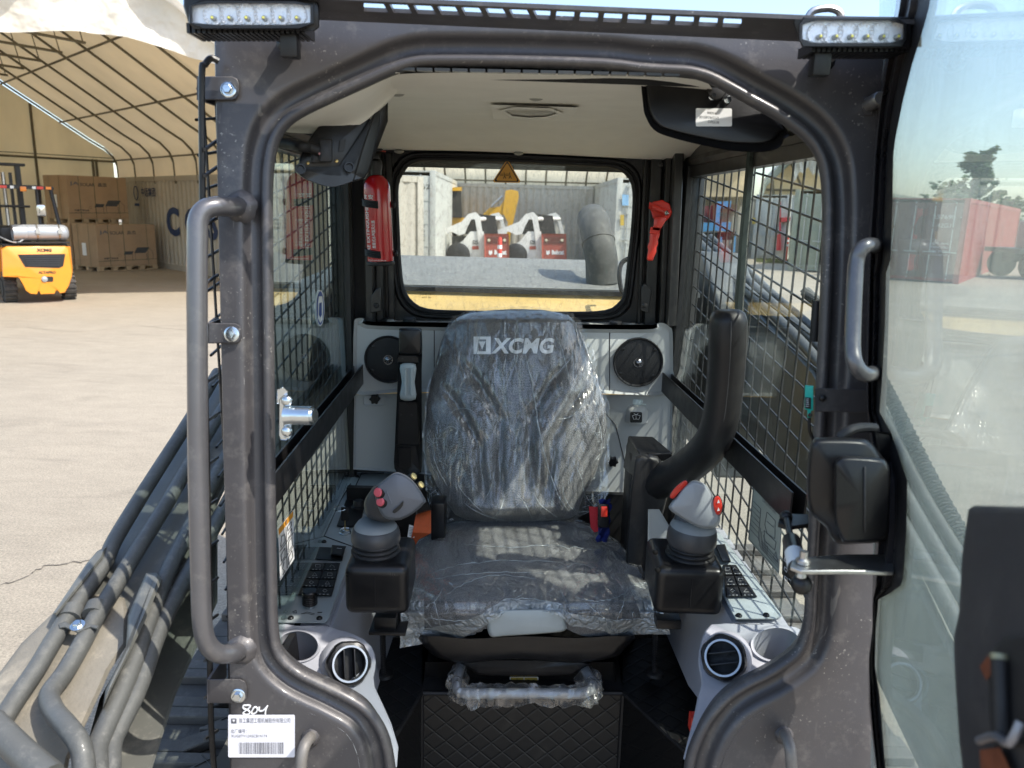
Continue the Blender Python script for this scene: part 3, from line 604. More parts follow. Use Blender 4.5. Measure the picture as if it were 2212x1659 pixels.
def skid(dx, Y0, label, num, f=1.):
    W = lambda x, y, o=0.: P(x+dx, y, Y0+o)
    sk = thing('skid_loader', label, 'skid loader', V((W(1040, 560).x, Y0, 0)), 'skid loaders parked under the machine shed')
    mb = MB(); mb.plate(W, [(1016,500),(1045,500),(1046,553),(1046,600),(985,600),(975,560),(985,530),(1000,520)], .0, 1.4, machw, bev=.04); part('body', mb, sk)
    mb = MB(); mb.plate(W, [(1046,505),(1099,505),(1100,553),(1100,590),(1047,590)], .0, -.3, mred, bev=.05); tg = part('tailgate', mb, sk)
    mb = MB(); mb.plate(W, [(1052,512),(1094,512),(1094,526),(1052,526)], -.3, -.32, M('tail_dark', (.12, .03, .02), .5)); 
    for x in (1056, 1090): mb.lathe([(.05, 0), (.05, .03), (.001, .04)], M('lamp_cream', (.6, .55, .4), .3), W(x, 519, -.32), (0, -1, 0), 10)
    part('tail_lights', mb, tg)
    mb = MB(); mb.textfn('Bobcat', lambda u, v: W(lerp(1068, 1094, u), lerp(550, 540, v), -.31), white, .05); mb.poly([W(x, y, -.31) for x, y in ((1056,540),(1059,543),(1063,540),(1064,547),(1060,551),(1056,549))], white); mb.textfn(num, lambda u, v: W(lerp(1021, 1037, u), lerp(528, 519, v), -.02), prt, .03)
    mb.plate(W, [(1020,532),(1037,531),(1037,539),(1020,539)], -.01, -.02, mred); part('lettering', mb, sk, smooth=0)
    for o_, ol in ((-.05, [(927,510),(933,502),(970,490),(997,479),(1012,462),(1028,458),(1037,467),(1042,499),(1046,505),(1046,560),(1036,560),(1032,510),(1026,474),(1018,474),(1010,490),(1004,505),(992,508),(974,500),(939,522),(930,530)]), (1.6, [(1046,470),(1064,462),(1077,459),(1085,467),(1094,499),(1096,508),(1088,508),(1080,475),(1068,474),(1050,482)])):
        mb = MB(); mb.plate(W, ol, o_, o_+.16, machw, bev=.02); part('lift_arm', mb, sk)
    mb = MB(); mb.tube([W(1036, 473, .1), W(1084, 473, 1.4)], .07, machw, 10); part('cross_tube', mb, sk)
    mb = MB(); mb.plate(W, [(1004,470),(1030,462),(1070,466),(1076,505),(1040,508),(1000,505)], .35, 1.3, fkb, bev=.05); part('cab', mb, sk)
    for x, oo in ((990, -.12), (1080, 1.3)): mb = MB(); mb.lathe([(.15, 0), (.34, .01), (.40, .05), (.40, .25), (.34, .3)], fkb, V((W(x, 560).x, Y0+oo, .40)), Y_, 20); part('wheel', mb, sk, smooth=40)
skid(0, 26, 'white skid loader with a raised arm hump and orange red tailgate, behind the striped post', 'S250'); skid(124, 26.8, 'dustier white skid loader with a red tailgate beside the exhaust pipe', 'S200')
ey = M('excavator_yellow', (.62, .33, .02), .45, 0, .06, 2)
exv = thing('excavator', 'yellow excavator with a folded boom standing behind the skid loaders', 'excavator', V((P(1000, 500, 28.5).x, 28.5, 0)))
W = lambda x, y, o=0.: P(x, y, 28.5+o)
mb = MB(); mb.plate(W, [(1092,412),(1104,409),(1119,413),(1121,424),(1112,465),(1104,500),(1100,540),(1092,540),(1097,480),(1086,460)], 0, .35, ey, bev=.03); part('stick', mb, exv)
mb = MB(); mb.plate(W, [(1036,470),(1058,449),(1080,446),(1090,430),(1098,440),(1092,462),(1070,470),(1050,485)], .05, .4, ey, bev=.03); part('boom', mb, exv)
mb = MB(); mb.tube([W(1062, 446, -.05), W(1086, 424, -.05)], .05, steel, 8); part('cylinder', mb, exv)
mb = MB(); mb.plate(W, [(950,412),(996,410),(998,470),(955,470)], .1, 1.3, fkb, bev=.04); mb.plate(W, [(948,406),(998,404),(998,412),(949,413)], .05, 1.35, ey, bev=.02); part('cab', mb, exv)
mb = MB(); mb.plate(W, [(935,470),(1060,470),(1060,500),(935,500)], .2, 2.2, ey, bev=.05); mb.plate(W, [(940,510),(1060,510),(1060,560),(940,560)], .2, 2.2, fkb, bev=.05); part('house', mb, exv)
def post(px, py, Y, h, label):
    g_ = P(px, py, Y); o = V((g_.x, Y, 0)); t_ = thing('delineator_post', label, 'traffic post', o, 'red and white posts in the yard')
    rp = M('post_red', (.65, .05, .03), .5); mb = MB(); mb.lathe([(.2, 0), (.19, .03), (.07, .05)], fkb, o, Zu, 16); part('base', mb, t_)
    mb = MB(); mb.lathe([(.055, .05), (.055, h*.95), (.04, h), (.001, h+.01)], rp, o, Zu, 14); part('tube', mb, t_)
    for k in (.62, .78): mb = MB(); mb.lathe([(.058, h*k), (.058, h*k+.09)], white, o, Zu, 14, cap=False); part('band', mb, t_)
post(1079, 560, 19, 1.25, 'red and white post standing in front of the skid loader with the orange red tailgate'); post(1698, 552, 33, 1.15, 'red and white post on open ground, seen through the right side window')
# ---------------- seen through the right window
c4_ = PZ(1623, 559, 0); c4o = container('shipping_container', c4_, (.45, .89, 0), (.89, -.45, 0), 6, 1.45, 2.9, whc, 'narrow looking white container with yellow stickers on its doors, seen through the right window')
mb = MB(); mb.plate(lambda x, y, o=0.: hit(x, y, c4_-V((.45, .89, 0))*(.1+o), V((.45, .89, 0))), [(1625,470),(1632,470),(1632,484),(1625,484)], 0, .02, MATS['sticker_yellow'] if 'sticker_yellow' in MATS else M('sticker_yellow', (.55, .38, .06), .5)); part('door_notice', mb, c4o)
c5 = PZ(1712, 541, 0); container('shipping_container', c5, (1, .25, 0), (-.25, 1, 0), 12, 2.44, 2.9, (.36, .36, .34), 'grey corrugated container under the small fabric shed, seen through the right window')
Y5 = 36.; sh3 = thing('small_fabric_shed', 'beige and white fabric shed gable above grey containers, seen through the right window', 'shed', V((P(1700, 500, Y5).x, Y5, 0)))
W = lambda x, y, o=0.: P(x, y, Y5+o)
mb = MB(); mb.plate(W, [(1645,425),(1652,400),(1686,365),(1741,318),(1800,350),(1800,435),(1645,435)], .6, .65, beige); part('gable_sheet', mb, sh3)
mb = MB(); g5 = [(1640,422),(1648,394),(1684,356),(1741,306),(1830,360)]; g6 = [(1648,424),(1656,402),(1690,370),(1741,326),(1830,376)]; mb.grid([[W(x, y, -1.0) for x, y in g5], [W(x, y, -.2) for x, y in g6]], M('tarp_greygreen', (.35, .40, .36), .7)); mb.grid([[W(x, y, -1.0) for x, y in g5], [W(x, y-6, 2) for x, y in g5]], whitet); part('roof_edge', mb, sh3)
mb = MB(); rr = []
for k in range(24): x = 1712+k*4; yt = 352-(x-1712)*.9 if x < 1741 else 326+(x-1741)*.56; rr.append([W(x, yt, -.5), W(x, yt+22, -.55-.15*math.sin(k*1.9)), W(x, yt+38+6*math.sin(k*1.3), -.5)])
mb.grid(rr, whitet); part('valance', mb, sh3, smooth=80)
for pl in ([(1655,410),(1770,412)], [(1668,372),(1672,434)], [(1704,340),(1730,400)]): mb = MB(); mb.tube([W(x, y, .4) for x, y in pl], .06, steelp, 6); part('pipe', mb, sh3)
mb = MB(); mb.plate(lambda x, y, o=0.: P(x, y, 38+o), [(1480,352),(1560,340),(1590,345),(1612,372),(1618,425),(1480,425)], 0, 4, beige); mb.plate(lambda x, y, o=0.: P(x, y, 38+o), [(1474,340),(1620,330),(1622,350),(1560,336),(1474,352)], -.5, 4, whitet); sh4 = mb.build('distant_fabric_shed'); tag(sh4, 'far beige fabric roof behind the blue lift, seen through the right window', 'shed')
mb = MB(); c6 = PZ(1470, 552, 0); container('shipping_container', c6+V((0, 3, 0)), (1, 0, 0), (0, 1, 0), 6, 2.44, 2.9, (.34, .35, .33), 'grey container behind the blue lift')
blm = M('machine_blue', (.06, .22, .42), .4, 0, .08, 2); W = lambda x, y, o=0.: P(x, y, 33+o); bt = thing('blue_lift', 'bright blue lift machine parked beyond the loader arm, seen through the right window', 'lift', V((P(1540, 550, 33).x, 33, 0)))
for nm, ol, d0, d1 in (('mast', [(1486,418),(1494,419),(1493,482),(1484,482)], 0, .3), ('cab_frame', [(1546,436),(1580,434),(1578,448),(1556,450),(1554,482),(1543,482)], 0, 1.), ('chassis', [(1478,482),(1580,480),(1576,500),(1540,498),(1478,505)], 0, 1.2), ('upright', [(1553,512),(1560,512),(1560,540),(1552,540)], 0, .3), ('upright', [(1584,510),(1590,510),(1588,545),(1581,545)], 0, .3)):
    mb = MB(); mb.plate(W, ol, d0, d1, blm, bev=.03); part(nm, mb, bt)
mb = MB(); mb.plate(W, [(1480,505),(1590,500),(1590,518),(1480,520)], .3, 1.4, fkb, bev=.03); mb.plate(W, [(1498,446),(1540,444),(1540,480),(1498,480)], .5, 1.2, M('dark_red_cab', (.14, .03, .03), .5), bev=.03); part('engine', mb, bt)
rm = M('rack_red', (.35, .03, .04), .5); mb = MB(); W = lambda x, y, o=0.: P(x, y, 35+o)
mb.plate(W, [(1676,508),(1684,505),(1684,541),(1677,541)], 0, .5, rm); mb.plate(W, [(1684,470),(1708,469),(1706,478),(1684,480)], 0, .5, rm); mb.plate(W, [(1683,434),(1687,434),(1687,541),(1683,541)], 0, .12, rm); mb.plate(W, [(1668,436),(1712,436),(1712,541),(1668,541)], 1.2, 2.4, M('interior_shade', (.03, .03, .03), .9)); rk = mb.build('red_rack'); tag(rk, 'dark red rack with painted shade behind it, standing between the white and the grey container, seen through the right window', 'rack')  # the deep near-black plate paints in the shaded interior behind the rack
gm = [M('grass_a', (.10, .14, .04), .8), M('grass_b', (.15, .15, .06), .8)]; mb = MB(); r = random.Random(2)
for k in range(1500):
    x = r.uniform(10.4, 15.5); Y = 33.2+r.gauss(0, .35)-(x-12)*.12; h = r.uniform(.04, .22); c = V((x, Y, 0)); mb.add([c+V((-.02, 0, 0)), c+V((.02, 0, 0)), c+V((r.uniform(-.08, .08), 0, h))], [[0, 1, 2]], gm[k % 2])
gr = mb.build('weeds', smooth=0); tag(gr, 'low weeds along the foot of the far containers', None, kind='stuff')
# ================================================================ the loader
loader = thing('compact_track_loader', 'dark grey compact track loader with its cab door open, filling the foreground', 'track loader', (0, 1.7, 0))
# ---- front frame of the cab
OPEN = [(895,147),(950,143),(1106,144),(1300,150),(1387,160),(1440,163),(1488,166),(1530,178),(1571,199),(1619,226),(1680,260),(1720,288),(1750,318),(1770,360),(1777,417),
 (1778,500),(1771,700),(1761,900),(1751,1100),(1742,1260),(1738,1340),(1722,1395),(1690,1424),(1650,1449),(1602,1473),(1561,1502),(1528,1539),(1503,1581),(1484,1630),(1476,1680),(1474,1740),(1474,1800),
 (1200,1806),(862,1800),(860,1740),(855,1670),(843,1600),(820,1552),(785,1515),(722,1480),(687,1464),(648,1444),(618,1418),(605,1392),(599,1346),(597,1280),(594,1100),(592,900),(590,700),(588,500),(588,415),(592,350),(604,303),(627,270),(664,246),(723,218),(785,190),(845,163)]
loop = smooth2(OPEN, 3)
pts = [PF(x, y) for x, y in loop]; L = len(pts); up2 = FN
def outw(i):
    t_ = (pts[(i+1) % L]-pts[i-1]).normalized(); return t_.cross(FN).normalized()*-1
cen = sum(pts, V((0, 0, 0)))/L
o_ = [outw(i) for i in range(L)]
if (pts[0]-cen).dot(o_[0]) < 0: o_ = [-a for a in o_]
prof = [(.02, -.05), (.012, -.03), (.003, -.012), (0, -.005), (.001, .001), (.004, .006), (.008, .0075), (.0125, .006), (.0155, .001), (.017, -.004), (.0195, -.0075), (.024, -.009), (.030, -.009), (.0345, -.0065), (.0375, 0.), (.040, .006), (.043, .0085), (.047, .009), (.052, .009)]
mb = MB(); mb.grid([[pts[i]+o_[i]*d+FN*h for i in range(L)] for d, h in prof], paint, closed=True)
part('door_opening_rim', mb, loader, smooth=60)
# face plate between the rim and the outline of the cab
CF = (1170, 880); n = 220
inner = []
for i in range(L):
    inner.append(pts[i]+o_[i]*.052+FN*.009)
def topx(p):
    d = p-CAM; z_ = d.dot(_f); return (CX+F*d.dot(CR)/z_, CY-F*d.dot(CU)/z_)
ipx = polar([topx(p) for p in inner], CF, n); opx = polar([(462,22),(700,28),(1100,42),(1600,62),(1925,76),(1922,600),(1905,1200),(1880,1830),(500,1830),(497,1500),(483,1000),(472,500)], CF, n)
mb = MB(); face = lambda q, h: PF(q[0], q[1], h)
rows = [[face(lerp(V(ipx[i]), V(opx[i]), t_), .009) for i in range(n)] for t_ in (0, .25, .5, .75, .97)]
rows.append([face(opx[i], .006)for i in range(n)]); rows.append([PF(opx[i][0], opx[i][1], .006)-FN*.05+V((0, 0, 0)) for i in range(n)])
mb.grid(rows, paint, closed=True)
part('front_frame', mb, loader, smooth=50)
# cab side posts seen past the left edge, roof, back
mb = MB()
mb.poly([PF(470, 130, -.045), PF(476, 130, -.045)+V((0, .05, 0)), PF(503, 1700, -.045)+V((0, .05, 0)), PF(497, 1700, -.045)], paint, t=(.02, .01, 0))
part('side_frame', mb, loader)
for s_, W_ in ((1, WL), (-1, WR)):
    mb = MB(); mb.box(W_(2.19, 1.6, -.02), (.05, .07, 1.25), paint_in, bev=.004)
    part('rear_post', mb, loader); mb = MB(); mb.box((W_(1.3, 2.065, -.012)+W_(2.2, 2.065, -.012))/2, (.03, .9, .13), paint_in, ax=((W_(1, 0)-W_(2, 0)).cross(V((0, 0, 1))), (W_(1, 0)-W_(2, 0)), (0, 0, 1))); part('roof_rail', mb, loader)
mb = MB(); mb.box(V((.035, 1.80, 2.15)), (.98, 1.1, .03), paint, bev=.012)
part('roof', mb, loader)
# slotted visor over the opening
NV = 16; y0f, y0b = 1.06, 1.155
mb = MB(); vA = lambda x, r_: P(x, r_, 1.02)
def vis(x, k):      # k 0 front edge .. 1 rear edge ; visor leans slightly down towards the back
    fr = P(x, lerp(8, 43, (x-790)/825.), 1.015); bk = P(x, lerp(46, 83, (x-790)/825.), 1.10)
    return lerp(fr, bk, k)
def vpan(xa, xb, ka, kb, xa2=None, xb2=None):
    xa2 = xa if xa2 is None else xa2; xb2 = xb if xb2 is None else xb2
    tk = V((0, 0, .005)); b = bmesh.new()
    q = [vis(xa, ka), vis(xb, ka), vis(xb2, kb), vis(xa2, kb)]
    mb.poly(q, paint, t=tk)
vpan(405, 1990, -.14, -.02); vpan(405, 1990, .42, 1.05)
xs = [790+51.6*k for k in range(NV)]
vpan(405, 786, -.02, .42)
for i, x in enumerate(xs):
    a = x+38; b_ = (xs[i+1]-3 if i < NV-1 else 1640)
    sh = 9
    vpan(a, b_+3, -.02, .42, a+2+sh*(1 if i < 7 else -.4), b_+3+sh*(1 if i < 7 else -.4))
vpan(1635, 1990, -.02, .42)
part('roof_visor', mb, loader, smooth=0)
mb = MB(); mb.tube(cr([P(1742, 44, 1.12), P(1756, 24, 1.12), P(1790, 18, 1.12), P(1812, 26, 1.12), P(1820, 46, 1.12)], 4), .005, steel, 8)
part('lifting_eye', mb, loader)
# ---- rear wall of the cab with its window
WIN = [(873,373),(884,359),(905,350),(940,348),(1091,351),(1249,358.5),(1318,363),(1345,373),(1362,395),(1366,430),(1362,500),(1355,561),(1346,634),(1334,655),(1310,669),(1249,673),(1100,672),(986,670),(927,667),(898,656),(879,634),(871,605),(866,550),(864,502),(861,429),(863,394)]
WIN = smooth2(WIN, 3); n = 120; wc = (1112, 512); YR = 2.25
wi = polar(WIN, wc, n); big = lambda k: [(wc[0]+(x-wc[0])*k, wc[1]+(y-wc[1])*(1+(k-1)*1.55)) for x, y in wi]
def rg(mb, levels, m):  # levels = [(pixel loop, Y)]
    mb.grid([[P(x, y, Y) for x, y in lp] for lp, Y in levels], m, closed=True)
mb = MB(); ou = polar([(740,300),(1500,310),(1500,740),(740,735)], wc, n)
rg(mb, [(big(1.075), YR-.012), (big(1.085), YR), ([lerp(V(a), V(b), .5) for a, b in zip(big(1.085), ou)], YR), (ou, YR), (ou, YR+.03)], paint_in)
rear = part('rear_wall', mb, loader)
mb = MB(); rg(mb, [(wi, YR+.02), (wi, YR-.012), (big(1.012), YR-.019), (big(1.028), YR-.021), (big(1.036), YR-.014), (big(1.045), YR-.014), (big(1.052), YR-.020), (big(1.068), YR-.02), (big(1.078), YR-.008), (big(1.08), YR+.01)], rubber)
part('window_seal', mb, rear, smooth=60)
gl_rear = GLASS('dirty_rear_glass', (.86, .9, .87), .42, (.72, .70, .60), 90, .8, stretch=(1, 1, .55), thr=(.5, .8), base=.1)
mb = MB(); b = [P(x, y, YR+.006) for x, y in big(1.01)]; mb.poly(b, gl_rear, t=(0, .004, 0))
part('rear_window', mb, rear)
mb = MB()
for i, (tx, x0, y0, x1, y1) in enumerate((('XCMG', 900, 628, 929, 621), ('E13  43R-00121', 907, 638, 931, 634), ('AS2  M1006', 911, 644, 931, 640.5))):
    mb.textfn(tx, lambda u, v: P(lerp(x1, x0, u), lerp(y0, y1, v), YR+.003), black, .02 if i == 0 else 0)
mb.poly([P(x, y, YR+.003) for x, y in ((932, 621), (939, 621), (939, 628), (932, 628))], black)
part('glass_marking', mb, rear, smooth=0)
# corner channels beside the window
mb = MB()
for xs_, Y_, dx in (((783, 800), 2.16, 0), ((806, 822), 2.20, 0), ((832, 846), 2.225, 0)):
    a, b_ = xs_; mb.poly([P(a, 330, Y_), P(b_, 330, Y_), P(b_+7, 700, Y_), P(a+7, 700, Y_)], paint_in, t=(0, .06, 0))
part('corner_pillar', mb, loader, bevel=.003); mb = MB()
for xs_, Y_ in (((1392, 1400), 2.225), ((1408, 1432), 2.20), ((1440, 1452), 2.17), ((1458, 1478), 2.13)):
    a, b_ = xs_; mb.poly([P(a, 330, Y_), P(b_, 330, Y_), P(b_-16, 705, Y_), P(a-16, 705, Y_)], paint_in, t=(0, .06, 0))
part('corner_pillar', mb, loader, bevel=.003)
for ol_, ya_, yb_ in (([(801,640),(813,624),(822,620),(824,672),(800,676)], 2.19, 2.14), ([(1386,620),(1392,612),(1408,628),(1400,676),(1384,670)], 2.20, 2.17)): mb = MB(); mb.plate(P, ol_, ya_, yb_, paint_in); part('pillar_foot', mb, loader, bevel=.002)
for x, y in ((813, 660), (1393, 660), (1427, 356)): mb = MB(); mb.lathe([(.001, .008), (.006, .007), (.008, 0)], rubber, P(x, y, 2.14), (0, -1, 0), 10); part('pillar_plug', mb, loader)
mb = MB(); mb.box(V((0, 2.335, P(1100, 366, 2.33).z+.05)), (.9, .012, .10), M('visor_dark', (.02, .02, .022), .5)); part('rear_visor', mb, loader)
# ---- headliner
lining = M('headliner_felt', (.78, .76, .69), .85, 0, .04, 14, bump=.5, bscale=420, sheen=.2)
mb = MB()
rowsd = [(1.17, [(800,176),(868,160),(1000,157),(1200,159),(1400,162),(1530,175)]), (1.19, [(800,182),(866,163),(1000,160),(1200,162),(1400,165),(1530,180)]),
 (1.40, [(800,225),(855,205),(1000,205),(1200,208),(1400,210),(1560,222)]), (1.55, [(790,235),(850,222),(1000,222),(1200,226),(1400,230),(1590,240)]), (1.9, [(790,262),(845,258),(1000,262),(1200,265),(1400,272),(1560,280)]),
 (2.1, [(760,306),(820,306),(1000,310),(1200,316),(1400,322),(1540,322)]), (2.17, [(740,318),(830,320),(1000,322),(1200,330),(1420,341),(1500,342)]), (2.21, [(740,322),(830,324),(1000,326),(1200,334),(1420,345),(1500,343)]), (2.235, [(740,318),(830,320),(1000,322),(1200,330),(1420,341),(1500,340)])]
mb.grid([[P(q.x, q.y, Y) for q in cr([(a, b, 0) for a, b in r_], 4)] for Y, r_ in rowsd], lining)
# embossed hatch in the lining
la_, lb_ = P(1150, 227.5, 1.55), P(1150, 263.5, 1.9); ln_ = V((1, 0, 0)).cross(lb_-la_).normalized()
ln_ = ln_ if ln_.z > 0 else -ln_
def lin(x, y, d=0.): return hit(x, y, la_-ln_*d, ln_)
hl = part('headliner', mb, loader, smooth=60)
mb = MB()
for o1, o2, hh, ii in ([[(1060,226),(1250,232),(1228,262),(1066,257)], [(1072,230),(1236,236),(1216,257),(1078,252)], .004, 0], [[(1078,239),(1110,231),(1190,234),(1216,244),(1190,256),(1140,259),(1100,254)], [(1090,240),(1114,235),(1186,238),(1204,245),(1180,252),(1144,254),(1106,250)], .007, 0]):
    k = len(o1); rr = [[lin(x, y, -.002) for x, y in o1], [lin(x, y, hh) for x, y in o1], [lin(x, y, hh) for x, y in o2], [lin(x, y, .004) for x, y in o2]]
    mb.grid(rr, lining, closed=True); mb.poly([lin(x, y, .004) for x, y in o2], lining)
part('roof_hatch', mb, hl, smooth=30)
clipm = M('clip_grey', (.33, .33, .30), .5)
for x, y, Y in ((858, 201, 1.40), (1158, 211, 1.45), (1120, 331, 2.19), (862, 327, 2.19), (1480, 343, 2.18)): mb = MB(); mb.sphere(P(x, y, Y), (.014, .012, .006), clipm, 12); part('trim_clip', mb, hl)
# lining wrap hanging at the front left corner
mb = MB(); rr = []
for t_ in [k/10 for k in range(11)]:
    row = []
    top = [(600,262),(690,225),(780,186),(864,156)]; bot = [(606,286),(690,286),(762,276),(803,248)]
    botc = cr([(a, b, 0) for a, b in [(606,284),(650,288),(700,287),(762,277),(803,250),(842,212),(858,186),(864,164)]], 3); topc = cr([(a, b, 0) for a, b in [(600,258),(650,240),(700,212),(745,192),(790,172),(820,160),(845,156),(864,157)]], 3)
    for j in range(len(botc)):
        p = lerp(topc[j], botc[j], t_); row.append(P(p.x, p.y, 1.155+.20*math.sin(t_*1.5)**2-.03*t_))
    rr.append(row)
mb.grid(rr, lining)
rr2 = [[p+V((.004, .012, .004)) for p in r_] for r_ in rr]; mb.grid([rr[-1], rr2[-1], [p+V((0, .15, .05)) for p in rr2[-1]]], lining)
part('headliner_flap', mb, loader, smooth=70)
mb = MB()
for k in range(16):
    mb.box(P(880+k*38, 150+k*.8, 1.16), (.022, .01, .004), paint_in)
mb.poly([P(840, 130, 1.17), P(1560, 140, 1.17), P(1560, 190, 1.24), P(840, 165, 1.24)], M('gap_shade', (.01, .01, .01), .8), t=(0, 0, .004))  # black sheet paints the shade of the gap between frame and headliner
part('visor_gap', mb, loader)
# ---- side windows, guards and rails
gl_side = GLASS('side_glass', (.88, .95, .92), .4, (.72, .74, .70), 150, .9, thr=(.60, .70))
gl_left = GLASS('side_glass_left', (.66, .78, .75), .10, (.5, .55, .52), 18, 1.5, stretch=(1, 1, .2), thr=(.55, .9))
for W_, nm, sg, g_, rodz in ((WL, 'left', -1, gl_left, 0), (WR, 'right', 1, gl_side, 0)):
    z0, z1 = 1.02, 2.04
    mb = MB(); q = [W_(1.17, z0, 0), W_(2.165, z0, 0), W_(2.165, z1, 0), W_(1.17, z1, 0)]
    wv = (W_(1, 0, -.005)-W_(1, 0, 0)); mb.poly(q, g_, t=wv)
    win = part('side_window', mb, loader, {'left': 'dark streaky side window left of the seat', 'right': 'dusty side window right of the seat with water spots'}[nm])
    fr = M('window_gasket', (.012, .012, .012), .5, 0, .1)
    mb = MB()
    for (Ya, za), (Yb, zb), wd in (((1.17, z0), (2.165, z0), .012), ((1.17, z1), (2.165, z1), .014), ((2.155, z0), (2.155, z1), .012)):
        mb.tube([W_(Ya, za, .002), W_(Yb, zb, .002)], wd, fr, 6)
    part('gasket', mb, win)
    # wire guard outside the glass
    mb = MB(); dd = -.03; k = 0
    Y = 1.18
    while Y < 2.2:
        mb.tube([W_(Y, .98, dd), W_(Y, 2.05, dd)], .0023, guard, 6, caps=False); Y += .054
    z = .70
    while z < 2.3:
        a = (1.16, z-.07); b_ = (2.2, z+.07)
        lo, hi = 0., 1.
        if a[1] < .98: lo = (.98-a[1])/(b_[1]-a[1])
        if b_[1] > 2.05: hi = (2.05-a[1])/(b_[1]-a[1])
        if lo < hi and lo < 1 and hi > 0:
            mb.tube([W_(lerp(a[0], b_[0], lo), lerp(a[1], b_[1], lo), dd-.005), W_(lerp(a[0], b_[0], hi), lerp(a[1], b_[1], hi), dd-.005)], .0023, guard, 6, caps=False)
        z += .0495
    for Yk in (2.19,): mb.box((W_(Yk, 1.54, dd)), (.012, .014, 1.16), guard)
    for zk in (.97, 2.06): mb.tube([W_(1.17, zk, dd), W_(2.2, zk, dd)], .006, guard, 6)
    part('window_guard', mb, loader)
    # rail across the window
    mb = MB(); zr = 1.435
    ax_ = ((W_(1, 0)-W_(2, 0)).normalized(), V((0, 0, 1)))
    xa = ax_[0].cross(ax_[1])
    cc = (W_(1.18, zr, .03)+W_(2.17, zr, .03))/2
    for (du, dz, su, sz) in ((.012, 0, .003, .056), (0, -.027, .024, .003), (-.012, 0, .003, .05)):
        mb.box(cc+LW[1]*(du if nm == 'left' else -du)+V((0, 0, dz)), (.99, su, sz), blackm, ax=(ax_[0], xa, (0, 0, 1)))
    part('window_rail', mb, loader)
    mb = MB(); mb.box((W_(1.18, 1.6, 0))+V((0, 0, 0)), (.001, .001, .001), fr)
# sliding pane edge of the right window (thick dark post)
mb = MB(); a = PR(1608, 335, .006); b_ = PR(1592, 690, .006)
mb.tube([PR(1626, 300, .005), PR(1606, 520, .005), PR(1590, 760, .005), PR(1583, 900, .005)], .0095, M('pane_edge', (.03, .04, .035), .25), 6)
part('sliding_pane_edge', mb, loader)
# outer hoop of the left guard
mb = MB(); g1 = [P(472, 132, 1.13), P(456, 126, 1.125), P(443, 140, 1.12), P(436, 165, 1.115), P(437, 400, 1.11), P(440, 700, 1.10), P(447, 1000, 1.08), P(452, 1300, 1.06), P(456, 1560, 1.05), P(466, 1700, 1.04)]
mb.tube(cr(g1, 5), .0045, blackm, 8)
for y in (315, 372, 480, 606, 700, 820, 905, 1000, 1090, 1180, 1260, 1340, 1420, 1500, 1590):
    mb.tube([P(442, y+8, 1.10), P(470, y-12, 1.17)], .0026, guard, 6)
part('guard_hoop', mb, loader)
# ================================================================ interior
def sweep(s, path, sec, m, ref, scale=None):
    """sweep a 2D section along a path; section x = in-plane normal, y = along ref"""
    L = len(path); k = len(sec); rows = []
    for i, p in enumerate(path):
        d = (path[min(i+1, L-1)]-path[max(i-1, 0)]).normalized(); y = (V(ref)-d*d.dot(V(ref))).normalized(); x = d.cross(y)
        q = scale[i] if scale else 1.
        rows.append([p+x*a*q+y*b*q for a, b in sec])
    n = len(s.v); s.grid(rows, m, closed=True)
    s.f.append([n+j for j in range(k)][::-1]); s.mi.append(s.idx(m)); s.f.append([n+(L-1)*k+j for j in range(k)]); s.mi.append(s.idx(m))
    return s
MB.sweep = sweep
def PC(x, y, off=0.): return hit(x, y, V((0, 1.35, 1.085+off)), V((0, -.04, 1)))
def PCR(x, y, off=0.): return hit(x, y, V((0, 1.2, 1.165+off)), V((0, -.02, 1)))
YP = 2.135
# ---- rear trim panel
rt = MB()
rt.plate(P, smooth2([(765,700),(767,690),(775,687),(787,688),(791,702),(900,706),(1100,709),(1300,711),(1410,711),(1420,699),(1434,698),(1446,706),(1453,720),(1454,800),(1453,851),(1300,850),(1100,846),(930,847),(850,848),(765,851),(763,800),(763,740)], 3), YP+.05, YP-.012, greyp, bev=.010)
rtp = part('rear_trim', rt, loader, smooth=50)
mb = MB(); mb.plate(P, [(765,853),(850,850),(930,849),(1300,852),(1453,853),(1451,990),(1449,1060),(1300,1070),(900,1022),(763,1014),(764,930)], YP+.05, YP-.002, greyp, bev=.006)
mb.plate(P, rrect(784, 855, 832, 876, 6), YP+.02, YP-.006, greyp, bev=.003)
part('lower_trim', mb, loader, smooth=50)
mb = MB(); mb.poly([P(768, 706, YP), P(1450, 712, YP), P(1440, 698, YR-.01), P(790, 691, YR-.01)], greyp, t=(0, 0, -.006))
part('rear_shelf', mb, loader)
seam = M('seam', (.05, .05, .05), .8)
for q_ in ([P(938, 708, YP-.012), P(938, 846, YP-.012)], [P(1317, 716, YP-.012), P(1317, 848, YP-.012)], [P(x, y, YP-.003) for x, y in ((1302, 885), (1330, 918), (1350, 1000))]): mb = MB(); mb.tube(q_, .0014, seam, 5); part('trim_seam', mb, rtp)
grille = M('speaker_grille', (.014, .014, .015), .55, .3, .1, 9, bump=1., bscale=420)
dome = M('speaker_dome', (.25, .25, .26), .25, .9)
